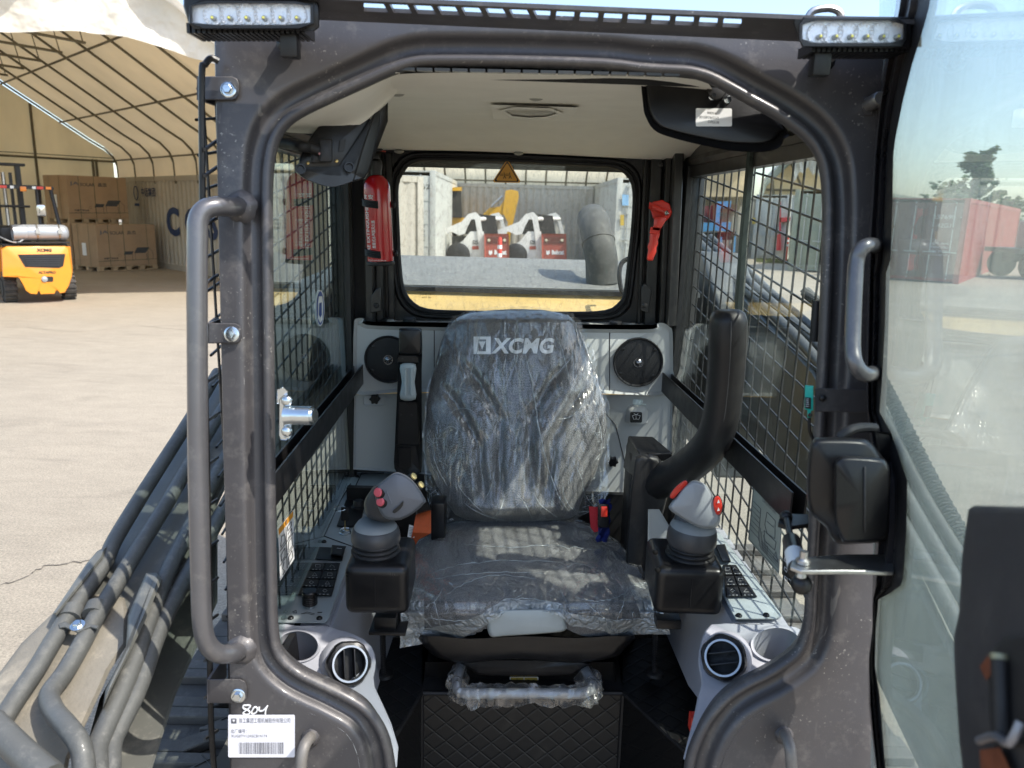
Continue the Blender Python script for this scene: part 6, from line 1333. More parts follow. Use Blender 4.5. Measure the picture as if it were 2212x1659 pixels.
part('serial_label', mb, loader, 'white serial number label with a bar code under the hand written 804', smooth=0)
mb = MB(); pen = M('paint_pen', (.8, .8, .8), .6)
for st_ in ([(533,1524),(526,1524),(526,1530),(537,1535),(539,1541),(531,1544),(525,1540),(535,1532),(541,1525),(533,1523)], [(548,1530),(543,1538),(546,1542),(553,1539),(556,1531),(551,1527),(546,1531)], [(560,1527),(560,1535),(568,1535),(577,1526)], [(578,1524),(574,1534),(573,1543)]):
    mb.tube(cr([PF(x, y, .0105) for x, y in st_], 4), .0012, pen, 5)
part('pen_number', mb, loader)
# ---- LED work lights
lensm = GLASS('lens', (.92, .93, .94), .0, refl=1.3); refl_m = M('reflector', (.92, .92, .93), .3, .25, .03, 20, bump=.5, bscale=300)
def light(x0, y0, x1, y1, yl, n_led, xs, Y, lab):
    fn = lambda x, y, o=0.: P(x, y, Y+o); mb = MB()
    mb.pillow(fn, [(x0-20,y0-12),(x1+14,y0-8),(x1+20,y0+6),(x1+20,y1+6),(x1+10,y1+14),(x0+2,y1+10),(x0-10,y1-6),(x0-20,y0+6)], .004, .075, blackp_s, rnd=.03, rd=.006)
    n = 44; c = ((x0+x1)/2, (y0+y1)/2); inn = rrect(x0, y0, x1, y1, 6); out_ = [(x0-8,y0-8),(x1+8,y0-6),(x1+9,y1+9),(x0-8,y1+9)]
    A_ = polar(inn, c, n); B_ = polar(out_, c, n)
    mb.grid([[fn(x, y, .004) for x, y in B_], [fn(x, y, -.006) for x, y in [lerp(V(a), V(b), .15) for a, b in zip(B_, A_)]], [fn(x, y, -.006) for x, y in [lerp(V(a), V(b), .8) for a, b in zip(B_, A_)]], [fn(x, y, -.002) for x, y in A_], [fn(x, y, .003) for x, y in A_]], blackp_s, closed=True)
    for k in range(int((x1-x0)/11)): x = x0+4+k*11; mb.box(fn(x+4, y1+17, .035), (.004, .05, .012), blackp_s)
    hd = part('work_light', mb, loader, lab, smooth=40)
    mb = MB(); mb.plate(fn, inn, .002, .003, refl_m)
    for q in xs:
        rr = (x1-x0)*.0; w_ = 21*Y/F
        mb.lathe([(w_, 0), (w_*.95, .0015), (w_*.7, -.006), (w_*.35, -.011), (.001, -.012)], refl_m, fn(q, yl-4, .0015), (0, -1, 0), 24, cap=False)
        for a in range(16):
            t_ = 2*math.pi*a/16; o = fn(q, yl-4, -.001); mb.tube([o+V((math.cos(t_)*w_*.4, .007, math.sin(t_)*w_*.4)), o+V((math.cos(t_)*w_*.95, .0, math.sin(t_)*w_*.95))], .0006, refl_m, 4)
    part('reflector', mb, hd, smooth=50)
    for q in xs: mb = MB(); c_ = fn(q+3, yl+5, .002); mb.lathe([(.0035, -.002), (.003, .006), (.0005, .007)], M('led_ring', (.25, .25, .22), .3, .5), c_, (0, -1, 0), 12); mb.box(c_+V((0, -.008, 0)), (.0022, .002, .0022), M('led_chip', (.7, .68, .12), .3)); part('led', mb, hd)
    mb = MB(); mb.plate(fn, inn, -.003, -.005, lensm); part('lens', mb, hd)
    mb = MB(); xm = lerp(x0, x1, .83 if x0 < 1000 else .18); mb.lathe([(.016, 0), (.016, .012), (.010, .016), (.009, .03)], blackp_s, PF(xm, y1+44, .009), FN, 16); part('light_mount', mb, hd); mb = MB(); mb.box(fn(xm, y1+28, .03), (.022, .02, .05), blackp_s, bev=.003); part('mount_arm', mb, hd)
light(416, 8, 670, 53, 36, 6, [460, 496, 533, 570, 606, 641], 1.01, 'left work light with six lenses over the door opening')
light(1734, 45, 1950, 92, 76, 6, [1765, 1799, 1832, 1866, 1900, 1932], 1.0, 'right work light partly behind the open door')
# ---- interior mirror seen from behind
fm = lambda x, y, o=0.: hit(x, y, V((.3, 1.26+o, 2.05)), V((-.12, -1, .25)))
MO = [(1388,135),(1450,120),(1600,180),(1700,280),(1694,300),(1686,316),(1662,327),(1620,328),(1570,324),(1500,310),(1440,294),(1412,280),(1396,255),(1389,225)]
mb = MB(); mb.plate(fm, smooth2(MO, 3), .012, -.002, blackp_s, bev=.003)
mo = part('rear_view_mirror', mb, loader, smooth=60)
c_ = (1530, 215); ex = [(c_[0]+(x-c_[0])*.93, c_[1]+(y-c_[1])*.86) for x, y in smooth2(MO, 3)]
mb = MB(); mb.pillow(fm, [(x, y-2) for x, y in ex], -.012, .01, M('grained_black', (.008, .008, .009), .36, 0, .1, 12, bump=.5, bscale=900), rnd=.08, rd=.008); part('mirror_back', mb, mo, smooth=60)
mb = MB(); F_ = lambda x, y, o=0.: fm(x, y, -.0135-o)
mb.plate(F_, rrect(1503, 234, 1581, 273, 3), 0, .0005, white)
for i, (tx, a, b_, y) in enumerate((('室内后视镜', 1548, 1528, 242.5), ('XT12-MI-245X130', 1553, 1511, 252), ('801976810', 1553, 1529, 262))):
    mb.textfn(tx, lambda u, v: F_(lerp(a, b_, u), lerp(y, y+5.5, v)+u*-2.2, .0008), black)
part('sticker', mb, mo, 'white parts sticker upside down on the mirror back', smooth=0)
for x, y in ((1538, 208), (1571, 215)): mb = MB(); mb.lathe([(.006, 0), (.006, .003), (.003, .004), (.003, .012), (.0004, .012)], zinc, fm(x, y, -.013), (0, -1, 0), 10); part('screw', mb, mo)
mb = MB(); mb.pillow(fm, circ((1548, 195), 22, 16), -.022, .0, black, rnd=.2, rd=.006); part('mirror_joint', mb, mo)
# ---- monitor seen from behind, at the left
fq = lambda x, y, o=0.: hit(x, y, V((-.25, 1.33+o, 2.0)), V((.35, -1, .1)))
mb = MB(); hs = [(836,222),(842,232),(838,262),(812,330),(796,372),(785,385),(768,392),(740,406),(714,403),(680,396),(652,382),(640,370),(640,362),(652,364),(700,378),(740,376),(762,364),(790,290),(815,232)]
mb.plate(fq, [(828,214),(838,222),(838,262),(812,330),(796,372),(785,386),(762,392),(780,330),(806,250)], .015, -.01, blackm, bev=.004)
mb.pillow(fq, smooth2([(700,262),(740,256),(778,254),(800,250),(790,300),(770,350),(752,370),(700,375),(650,360),(648,340),(668,300)], 3), -.005, .03, blackp_s, rnd=.06, rd=.006)
mb.pillow(fq, smooth2([(640,362),(660,368),(700,378),(740,380),(760,372),(790,300),(812,240),(822,262),(796,372),(782,387),(760,393),(725,404),(700,402),(665,390),(644,376)], 2), -.012, .02, M('monitor_shell', (.02, .022, .024), .36), rnd=.03, rd=.008)
mon = part('monitor', mb, loader, smooth=50)
mb = MB(); mb.pillow(fq, rrect(690, 300, 718, 350, 4), -.035, .0, blackp, rnd=.1, rd=.004); mb.pillow(fq, rrect(672, 322, 700, 352, 3), -.022, .0, blackp, rnd=.1, rd=.004); mb.plate(fq, [(735,302),(748,300),(744,325),(732,327)], -.008, -.010, black); part('connector', mb, mon)
mb = MB(); mb.tube(cr([PL(560, 303, .01), P(620, 310, 1.28), P(650, 316, 1.26), fq(668, 318, -.03), fq(690, 325, -.03)], 5), .0085, rubber, 12); part('wiring_loom', mb, mon)
mb = MB(); mb.tube([fq(676, 320, -.03), fq(690, 318, -.034)], .002, white, 6); mb.tube([fq(678, 326, -.03), fq(692, 333, -.034)], .002, M('pink_wire', (.6, .3, .3), .5), 6); part('wire', mb, mon)
for x, y in ((649, 366), (754, 362)): mb = MB(); mb.lathe([(.0085, 0), (.0085, .008), (.006, .008), (.0055, .001), (.0004, .001)], blackp_s, fq(x, y, -.012), (.3, -1, .1), 16); part('screw_boss', mb, mon)
for x, y in ((665, 352), (727, 348)): mb = MB(); mb.lathe([(.0028, 0), (.0028, .002), (.0005, .003)], M('brass', (.6, .45, .2), .3, 1.), fq(x, y, -.008), (.3, -1, .1), 12); part('brass_insert', mb, mon)
# ---- extinguisher
ex_ = thing('fire_extinguisher', 'red fire extinguisher with white lettering, strapped upright in the rear left corner of the cab', 'fire extinguisher', P(822, 572, 2.05))
b0 = P(822.5, 571, 2.05); b1 = P(812.5, 378, 2.05); ax_e = (b1-b0).normalized(); H_ = (b1-b0).length; RE = .0345
er = M('extinguisher_red', (.50, .008, .014), .22, .0, .04, 9, coat=.6)
mb = MB(); mb.lathe([(RE*.95, .004), (RE, .012), (RE, H_*.84), (RE*.96, H_*.89), (RE*.80, H_*.945), (RE*.55, H_*.985), (RE*.36, H_)], er, b0, ax_e, 40); part('cylinder', mb, ex_, smooth=60)
mb = MB(); mb.lathe([(RE*.98, -.002), (RE*1.07, .0), (RE*1.07, .006), (RE*1.0, .009)], rubber, b0, ax_e, 36); part('base_ring', mb, ex_)
mb = MB(); mb.lathe([(RE*.4, 0), (RE*.42, .012), (RE*.5, .02), (RE*.5, .034), (RE*.3, .04)], blackp_s, b1, ax_e, 20)
mb.box(b1+ax_e*.045+V((-.012, -.01, 0)), (.05, .022, .012), blackp_s, bev=.003); mb.box(b1+ax_e*.062+V((-.008, -.01, 0)), (.06, .02, .006), blackp_s, bev=.002); mb.tube([b1+ax_e*.02, b1+ax_e*.02+V((-.03, -.01, -.004))], .006, blackp_s, 10); part('valve_head', mb, ex_)
mb = MB(); mb.tube(cr([b1+ax_e*.07+V((-.03, 0, .02)), b1+ax_e*.065+V((0, -.012, 0)), b1+ax_e*.06+V((.03, -.012, -.002))], 4), .0016, M('red_wire', (.6, .08, .05), .4), 6); part('safety_pin', mb, ex_)
xe = V((1, 0, 0)); xe = (xe-ax_e*xe.dot(ax_e)).normalized(); ye = xe.cross(ax_e)*1.0
if ye.y > 0: ye = -ye
def cyl(a, h, o=.0006): a = R(a); return b0+ax_e*h+(xe*math.sin(a)+ye*math.cos(a))*(RE+o)
wt = M('extinguisher_print', (.8, .78, .76), .5)
mb = MB()
mb.textfn('宜 安', lambda u, v: cyl(lerp(-62, -8, u), H_*(lerp(.742, .79, v)-.012*u)), wt, .02)
mb.textfn('FIRE EXTINGUISHER', lambda u, v: cyl(lerp(-34, -56, v), H_*lerp(.115, .70, u)), wt, .01)
mb.textfn('简易式水基型灭火器', lambda u, v: cyl(lerp(-6, -23, v), H_*lerp(.19, .50, u)), wt, .015)
mb.textfn('13B', lambda u, v: cyl(lerp(-32, -10, u), H_*lerp(.095, .125, v)), wt, .02)
mb.textfn('检验合格产品消防器材使用说明', lambda u, v: cyl(lerp(-52, 34, u), H_*(lerp(.052, .066, v)-.01*u)), wt)
mb.textfn('请在有效期内使用', lambda u, v: cyl(lerp(-45, 10, u), H_*(lerp(.028, .043, v)-.008*u)), wt)
part('printing', mb, ex_, smooth=0)
for h in (.715, .16):
    mb = MB()
    for k in range(4):
        mb.tube([cyl(lerp(-110, 12, q/14), H_*(h)+.006-.0045*k-.010*q/14, .003) for q in range(15)], .0026, rubber, 8)
    mb.sphere(cyl(100, H_*h-.01, .006), (.007, .007, .009), rubber, 8)
    part('rubber_strap', mb, ex_)
# ---- emergency hammer
hm = thing('emergency_hammer', 'red emergency hammer clipped to the rear right pillar', 'hammer', P(1420, 500, 2.13))
fh = lambda x, y, o=0.: P(x, y, 2.12+o)
mb = MB(); mb.pillow(fh, smooth2([(1416,497),(1424,496),(1425,508),(1421,518),(1422,526),(1418,535),(1418,545),(1413,555),(1410,563),(1399,563),(1397,556),(1400,540),(1398,532),(1403,522),(1403,510),(1408,498)], 2), -.018, .0, redp, rnd=.12, rd=.004)
mb.pillow(fh, [(1413,470),(1432,466),(1440,474),(1424,500),(1408,498),(1412,486)], -.022, .0, redp, rnd=.1, rd=.004); part('handle', mb, hm, smooth=40)
mb = MB(); mb.tube([fh(1410, 446, -.02), fh(1446, 462, -.024)], .0085, redp, 12); part('head', mb, hm)
mb = MB(); mb.lathe([(.0065, 0), (.001, .009)], zinc, fh(1440, 460, -.036), (.5, -1, -.1), 10); part('steel_tip', mb, hm)
mb = MB(); mb.plate(fh, [(1404,448),(1410,436),(1430,432),(1446,440),(1452,458),(1448,468),(1438,478),(1424,484),(1410,470)], .006, -.008, redp, bev=.002); mb.plate(fh, [(1403,436),(1412,440),(1408,456),(1401,450)], .0, -.01, redp, bev=.001); mb.plate(fh, [(1406,490),(1427,492),(1424,506),(1403,504)], .0, -.022, redp, bev=.001); part('clip', mb, hm)
# ---- hanging triangle and window stickers
amber = M('triangle_amber', (.62, .30, .03), .45)
mb = MB(); ft = lambda x, y, o=0.: P(x, y, YR-.016-o)
T_ = lambda k: [(lerp(1095, x, k), lerp(378, y, k)) for x, y in ((1094,346),(1098,346),(1124,391),(1122,395),(1067,394),(1065,390))]
mb.plate(ft, T_(1), 0, .001, amber); mb.plate(ft, T_(.88), .001, .0014, black); mb.plate(ft, T_(.76), .0014, .0018, amber)
for x in (1089, 1101):
    ic(mb, [(x-9, 376), (x-2, 376), (x-2, 379), (x-9, 379), (x-9, 376)], .0006, black, lambda a, b: ft(a, b, .002)); ic(mb, [(x, 374.5), (x+1, 380), (x-2, 386)], .0009, black, lambda a, b: ft(a, b, .002)); ic(mb, [(x+1, 380), (x+4, 386)], .0009, black, lambda a, b: ft(a, b, .002)); mb.sphere(ft(x, 373.5, .002), .0013, black, 8)
tri = mb.build('warning_triangle'); tag(tri, 'amber triangular warning tag hanging at the top of the rear window', 'warning sign')
glt = GLASS('nothing', (1, 1, 1)) if False else None
st_or = M('sticker_orange', (.75, .33, .03), .45)
def label_on(par, fn, q, m, nm, lab=None):
    mb = MB(); mb.poly([fn(x, y, 0.) for x, y in q], m); return mb
mb = MB(); fl_ = lambda x, y, o=0.: PL(x, y, .002+o)
Q = lambda u, v: (lerp(lerp(601, 634, u), lerp(605, 636, u), v), lerp(lerp(1143, 1101, u), lerp(1255, 1207, u), v))
mb.poly([fl_(*Q(u, v)) for u, v in ((0,0),(1,0),(1,1),(0,1))], white); mb.poly([fl_(*Q(u, v), .0006) for u, v in ((.03,.01),(.97,.01),(.97,.13),(.03,.13))], st_or)
ln = lambda pts_: ic(mb, pts_, .0007, black, lambda u, v: fl_(*Q(u, v), .001))
ln([(.45, .03), (.55, .03), (.5, .115), (.45, .03)])
ln([(.5, .15), (.5, .97)]); ln([(.03, .45), (.97, .45)]); ln([(.03, .72), (.97, .72)])
ln([(.12, .38), (.2, .22), (.4, .25), (.42, .4), (.12, .4)]); ln([(.6, .18), (.85, .18), (.85, .27), (.6, .27), (.6, .18)]); ln([(.62, .34), (.85, .32), (.8, .42), (.62, .42)]); ln([(.12, .55), (.4, .52), (.38, .68), (.15, .68), (.12, .55)]); ln([(.6, .65), (.65, .5), (.85, .5), (.88, .68), (.6, .68)]); ln([(.3, .76), (.2, .85), (.35, .95), (.2, .97)]); ln([(.62, .8), (.85, .76), (.9, .92), (.6, .94), (.62, .8)])
part('warning_label', mb, bpy.data.objects['side_window'], 'white warning label with an orange header on the left window', smooth=0)
bl_ = M('sticker_blue', (.02, .07, .27), .45)
mb = MB(); E_ = lambda k, a: fl_(692+9*k*math.cos(a), 665.5+39*k*math.sin(a), k and .0004*(3-k*2))
mb.poly([fl_(692+9*math.cos(a), 665.5+39*math.sin(a)) for a in [2*math.pi*k/28 for k in range(28)]], white)
mb.poly([fl_(692+8*math.cos(a), 665.5+36.5*math.sin(a), .0006) for a in [2*math.pi*k/28 for k in range(28)]], bl_)
mb.poly([fl_(x, y, .0012) for x, y in ((689,640),(696,640),(698,655),(697,690),(692,698),(687,688),(687,655))], white); mb.poly([fl_(x, y, .0018) for x, y in ((690,655),(695,653),(695,680),(692,686),(689,680))], bl_)
part('ear_protection_label', mb, bpy.data.objects['side_window'], 'blue and white oval ear protection label on the left window', smooth=0)
mb = MB(); mb.textfn('80', lambda u, v: fl_(lerp(689.5, 696, u), lerp(788, 758, v)-4*u, .0008), black, .0); mb.textfn('dB', lambda u, v: fl_(lerp(697, 701, u), lerp(779, 769, v)-2*u, .0008), black, .0)
mb.tube([fl_(688, 800, .001), fl_(703, 790, .001)], .0006, black, 4); part('sound_label', mb, bpy.data.objects['side_window'], smooth=0)
rwin = bpy.data.objects['side_window.001']
mb = MB(); fr2 = lambda x, y, o=0.: PR(x, y, .003+o); chart = M('chart_film', (.40, .44, .38), .4)
Q = lambda u, v: (lerp(lerp(1628, 1691, u), lerp(1616, 1683, u), v), lerp(lerp(1037, 1100, u), lerp(1165, 1241, u), v))
mb.poly([fr2(*Q(u, v)) for u, v in ((0,0),(1,0),(1,1),(0,1))], chart)
ln = lambda pts_: ic(mb, pts_, .00055, ink, lambda u, v: fr2(*Q(u, v), .001))
ln([(.02, .02), (.98, .02), (.98, .98), (.02, .98), (.02, .02)]); mb.textfn('LUBRICATION CHART', lambda u, v: fr2(*Q(lerp(.33, .80, u), lerp(.185, .135, v)), .001), ink)
for k in range(7): ln([(.04, .33+k*.08), (.3, .33+k*.08)])
ln([(.3, .33), (.3, .85)]); ln([(.5, .28), (.78, .28), (.8, .55), (.55, .6), (.46, .5), (.5, .28)]); ln([(.52, .42), (.75, .40)]); ln([(.45, .6), (.85, .58), (.82, .72), (.5, .74), (.45, .6)]); ln([(.78, .85), (.86, .72), (.94, .85), (.78, .85)])
for k in range(6): ln([(.34+.05*k, .62+.03*k), (.34+.05*k, .92)])
for k in range(4): ln([(.4, .80+.04*k), (.95, .80+.04*k)])
part('lubrication_chart', mb, rwin, 'pale green lubrication chart on the right window', smooth=0)
mb = MB(); mb.poly([fr2(x, y) for x, y in ((1692,1158),(1724,1200),(1716,1276),(1689,1240))], black); icw2 = lambda p_: ic(mb, p_, .0007, icw, lambda a, b: fr2(a, b, .001))
for y in (1170, 1186, 1204, 1224, 1244): icw2([(1695, y), (1701, y+6), (1699, y+12), (1694, y+6), (1695, y)]); icw2([(1704, y+6), (1711, y+14)])
part('gear_label', mb, rwin, 'black label with white symbols low on the right window', smooth=0)
# ================================================================ open door
XD0, YD0 = .51, 1.0
dn_ = V((-1, .2, 0)).normalized()     # the pane looks towards the cab axis
def PD(x, y, o=0.): return hit(x, y, V((.490, 1.05, 0))+dn_*o, dn_)
gl_door = GLASS('door_glass', (.86, .95, .93), .30, (.74, .80, .72), 7, 1.6, stretch=(1, 1, .35), thr=(.38, .8), base=.45)  # besides dust, an even pale veil paints hazy light into the pane colour
doorm = MB()
hin = [(1942,-40),(1934,20),(1922,80),(1908,150),(1896,230),(1890,300),(1884,380),(1882,420),(1876,500),(1874,600),(1872,700),(1870,800),(1872,880),(1880,960),(1890,1040),(1894,1120),(1886,1220),(1884,1300),(1884,1360),(1876,1420),(1876,1520),(1884,1600),(1896,1700)]
out_ = [(2016,-40),(2006,20),(1992,70),(1970,140),(1950,220),(1934,300),(1930,330),(1928,430),(1924,560),(1914,590),(1912,700),(1905,830),(1900,890),(1925,935),(1944,990),(1960,1040),(1958,1150),(1950,1262),(1925,1280),(1898,1290),(1892,1360),(1890,1440),(1900,1500),(1908,1600),(1916,1700)]
def rs(pl, ys): return [(edge([(a, b) for a, b in pl], y), y) for y in ys]
ys_ = list(range(-40, 1701, 15)); A_ = rs(hin, ys_); B_ = rs(out_, ys_)
rows = [[PD(x, y, -.045) for x, y in A_], [PD(x, y, .0) for x, y in A_], [PD(lerp(a[0], b[0], .12), a[1], .012) for a, b in zip(A_, B_)], [PD(lerp(a[0], b[0], .30), a[1], .004) for a, b in zip(A_, B_)], [PD(lerp(a[0], b[0], .42), a[1], .010) for a, b in zip(A_, B_)], [PD(lerp(a[0], b[0], .62), a[1], .002) for a, b in zip(A_, B_)], [PD(lerp(a[0], b[0], .70), a[1], .0035) for a, b in zip(A_, B_)]]
doorm.grid(rows, M('door_frame_paint', (.045, .042, .046), .28, .3, .12, 8, coat=.6, dust=.25))
door = part('door', doorm, loader, 'open glazed cab door swung out at the right', smooth=50)
mb = MB(); mb.grid([[PD(lerp(a[0], b[0], .66), a[1], .0042) for a, b in zip(A_, B_)], [PD(x, y, .0042) for x, y in B_], [PD(x, y, .001) for x, y in B_]], rubber); part('glass_border', mb, door, smooth=40)
mb = MB(); mb.poly([PD(1900, -60), PD(2262, -60), PD(2262, 1720), PD(1880, 1720)], gl_door, t=-dn_*.005); part('door_glass', mb, door)
mb = MB(); mb.plate(PD, [(2258,-60),(2292,-60),(2292,1720),(2258,1720)], -.02, .012, MATS['door_frame_paint'], bev=.003); part('door_edge', mb, door)
mb = MB(); g = [PD(1893, 531, .004), PD(1888, 528, .022), PD(1870, 529, .030), PD(1856, 545, .033), PD(1852, 580, .034), PD(1848, 680, .034), PD(1846, 760, .034), PD(1849, 795, .033), PD(1860, 808, .030), PD(1876, 810, .022), PD(1882, 806, .004)]
g = [PD(1895, 533, .002), PD(1886, 530, .020), PD(1872, 531, .034), PD(1858, 542, .042), PD(1850, 566, .045), PD(1846, 620, .046), PD(1843, 700, .046), PD(1842, 752, .046), PD(1846, 782, .044), PD(1858, 802, .036), PD(1872, 809, .026), PD(1885, 806, .012)]
mb.tube(cr(g, 5), .0098, tubeg, 14); mb.sphere(g[-1], .0102, tubeg, 12); part('door_handle', mb, door, smooth=50)
mb = MB(); mb.plate(PD, [(2047,72),(2055,30),(2168,8),(2160,60)], -.02, -.021, refl_m) if False else None
# hinge plate, proximity sensor
mb = MB(); fp_ = lambda x, y, o=0.: P(x, y, 1.03-o)
mb.plate(fp_, [(1760,842),(1765,838),(1886,842),(1886,892),(1762,889)], 0, .004, paint, bev=.001); hp = part('hinge_plate', mb, loader)
mb = MB(); mb.sphere(fp_(1777, 860, .005), (.005, .004, .005), blackm, 10); part('rivet', mb, hp)
teal = M('teal_plastic', (.02, .42, .34), .4, 0, .04)
mb = MB(); mb.pillow(fp_, [(1739,832),(1757,833),(1757,886),(1752,888),(1752,902),(1744,903),(1744,886),(1738,884)], .012, -.004, teal, rnd=.08, rd=-.003)
sn = part('proximity_sensor', mb, loader)
mb = MB(); mb.plate(fp_, [(1739,858),(1752,859),(1752,884),(1739,882)], .0125, .013, black)
for k in range(5): mb.tube([fp_(1741, 862+k*4, .0135), fp_(1747, 862+k*4, .0135)], .0004, icw, 3)
part('label', mb, sn); mb = MB(); mb.lathe([(.003, 0), (.003, .002)], zinc, fp_(1749, 896, .012), (0, -1, 0), 10); part('screw', mb, sn)
mb = MB(); mb.tube(cr([fp_(1748, 902, .002), fp_(1749, 930, .002), fp_(1756, 948, -.01)], 4), .0022, rubber, 8); part('sensor_cable', mb, sn)
mb = MB(); mb.lathe([(.010, 0), (.010, .03), (.008, .034)], steel, PF(1877, 226, .009), FN, 16)
mb.plate(PF, [(1862,210),(1884,208),(1886,250),(1866,250)], .009, .012, paint, bev=.001); part('hinge_bolt', mb, loader)
mb = MB(); mb.tube([PR(1765, 650, .02), PR(1759, 738, .02)], .0075, rubber, 12); part('window_latch', mb, loader)
# wiper motor cover on the door, its bracket and the gas strut
wm = MB(); fw_ = lambda x, y, o=0.: P(x, y, .83+o)
wm.pillow(fw_, smooth2([(1750,962),(1756,950),(1770,945),(1850,946),(1880,955),(1905,985),(1920,1000),(1924,1012),(1926,1050),(1924,1130),(1918,1160),(1895,1172),(1850,1175),(1818,1176),(1800,1168),(1785,1140),(1762,1120),(1748,1100),(1742,1060),(1745,1000)], 3), .0, .05, blackp_s, rnd=.12, rd=.022, dome=.004)
wmo = part('wiper_motor_cover', wm, door, smooth=60)
mb = MB(); mb.pillow(fw_, smooth2([(1802,1010),(1812,990),(1830,985),(1900,990),(1918,1004),(1922,1030),(1921,1130),(1914,1160),(1890,1170),(1830,1174),(1815,1160),(1803,1120)], 3), -.028, .02, blackp_s, rnd=.1, rd=.018); mb.tube([fw_(1866, 988, -.012), fw_(1868, 1010, -.029), fw_(1868, 1150, -.029)], .0012, blackp, 6); part('cover_front', mb, wmo, smooth=60)
mb = MB(); mb.tube(cr([fw_(1812, 946, .03), fw_(1835, 930, .03), fw_(1860, 924, .04), fw_(1890, 925, .05)], 4), .006, rubber, 10); part('hose', mb, wmo)
mb = MB(); mb.plate(lambda x, y, o=0.: P(x, y, .865+o), [(1890,930),(1925,936),(1932,960),(1945,995),(1955,1015),(1958,1060),(1952,1150),(1958,1255),(1948,1262),(1930,1248),(1925,1150),(1905,1080),(1900,1000)], .02, .0, blackp_s, bev=.003); part('motor_bracket', mb, door)
mb = MB(); z_ = P(1820, 1228, .80).z; H2 = lambda x, y: PZ(x, y, z_)
mb.poly([H2(1706, 1232), H2(1712, 1218), H2(1735, 1212), H2(1830, 1205), H2(1925, 1205), H2(1930, 1244), H2(1830, 1241), H2(1730, 1242)], steel, t=(0, 0, .005)); sb = part('strut_bracket', mb, door, bevel=.001)
mb = MB(); mb.lathe([(.003, -.03), (.006, -.024), (.006, -.008), (.004, -.004), (.004, .004), (.008, .006), (.008, .010), (.0045, .012), (.0045, .020)], steel, H2(1733, 1226), (0, 0, 1), 12); part('ball_stud', mb, sb)
gs = MB(); s0 = P(1698, 1117, 1.00); s1 = P(1731, 1262, .80)
gs.tube([s0, lerp(s0, s1, .42)], .0045, blackp_s, 12); gs.sphere(s0, .009, blackm, 12); gst = part('gas_strut', gs, loader)
mb = MB(); mb.tube([lerp(s0, s1, .36), lerp(s0, s1, .40), lerp(s0, s1, .85)], [.008, .0115, .0115], blackp_s, 16); mb.sphere(s1, .012, blackm, 12); part('strut_cylinder', mb, gst, smooth=40)
mb = MB(); mb.tube([lerp(s0, s1, .60), lerp(s0, s1, .80)], .0118, white, 16, caps=False); part('strut_label', mb, gst)
mb = MB(); z2 = P(1710, 1130, 1.0).z; H3 = lambda x, y: PZ(x, y, z2); mb.poly([H3(1680, 1138), H3(1684, 1126), H3(1698, 1118), H3(1745, 1120), H3(1745, 1140), H3(1700, 1146)], blackm, t=(0, 0, .006)); part('strut_mount', mb, gst)
# near edge of the door: latch housing, very close to the lens
fx = lambda x, y, o=0.: PD(x, y, .045-o*.45)
mb = MB(); mb.pillow(fx, [(2092,1100),(2105,1092),(2250,1095),(2290,1100),(2290,1800),(2110,1800),(2090,1750),(2072,1600),(2062,1450),(2060,1380),(2072,1320),(2078,1200)], .0, .09, M('latch_black', (.03, .029, .031), .45, .2, .1, 8, dust=.15), rnd=.06, rd=.012)
lh = part('latch_housing', mb, door, 'blurred dark latch housing at the near edge of the door', smooth=50)
mb = MB(); mb.pillow(fx, [(2132,1430),(2150,1395),(2172,1375),(2230,1370),(2230,1620),(2140,1600)], -.012, .0, blackp, rnd=.1, rd=.006); mb.tube([fx(2160, 1425, -.02), fx(2166, 1600, -.02)], .0052, rubber, 12); mb.tube([fx(2159, 1412, -.02), fx(2160, 1425, -.02)], .0055, M('brassy', (.26, .25, .16), .5, .5), 12); part('latch_recess', mb, lh)
mb = MB(); rust = M('rusty_latch', (.20, .06, .025), .6, .4, .3, 40); mb.plate(fx, [(2116,1440),(2135,1415),(2148,1450),(2130,1470)], -.0125, -.014, rust); part('latch_pawl', mb, lh); mb = MB(); mb.plate(fx, [(2116,1620),(2160,1615),(2190,1680),(2120,1680)], -.0125, -.014, rust); mb.tube(cr([fx(2115, 1600, -.02), fx(2150, 1590, -.03), fx(2180, 1605, -.03), fx(2205, 1560, -.02)], 3), .0028, M('lever_steel', (.25, .25, .27), .45, .8), 10); part('latch_lever', mb, lh)
# ================================================================ arms, tracks and engine deck of the loader
armp = M('arm_paint', (.105, .108, .098), .45, .2, .12, 5, coat=.2, dust=.85, dcol=(.30, .28, .23), dscale=20, up=.55); armd = M('arm_dusty', (.17, .155, .125), .75, 0, .2, 9, dust=1., dcol=(.38, .33, .25), dscale=14, up=.9, bump=.4, bscale=120); pipe = M('hydraulic_pipe', (.088, .09, .084), .55, .3, .2, 8, coat=.1, dust=.7, dcol=(.27, .26, .23), dscale=55, up=.8, bump=.3, bscale=200)
A0, A1 = PX(455, 830, -.75), PX(100, 1340, -.75); an_ = (V((1, 0, 0)).cross(A1-A0)).normalized()
if an_.z < 0: an_ = -an_
def PA(x, y, o=0.): return hit(x, y, A0+an_*o, an_)
mb = MB()
mb.plate(PA, [(520,735),(455,815),(380,950),(300,1070),(232,1180),(180,1270),(150,1315),(260,1345),(330,1290),(400,1250),(470,1090),(560,900)], -.22, 0, armp, bev=.006)
mb.plate(PA, [(188,1286),(230,1283),(268,1292),(277,1322),(275,1392),(237,1450),(215,1500),(150,1640),(130,1760),(-60,1760),(-60,1520),(0,1452),(46,1390),(104,1334),(140,1303)], -.20, .012, armd, bev=.008)
la = part('lift_arm', mb, loader, 'dusty left lift arm with four pipes', smooth=40)
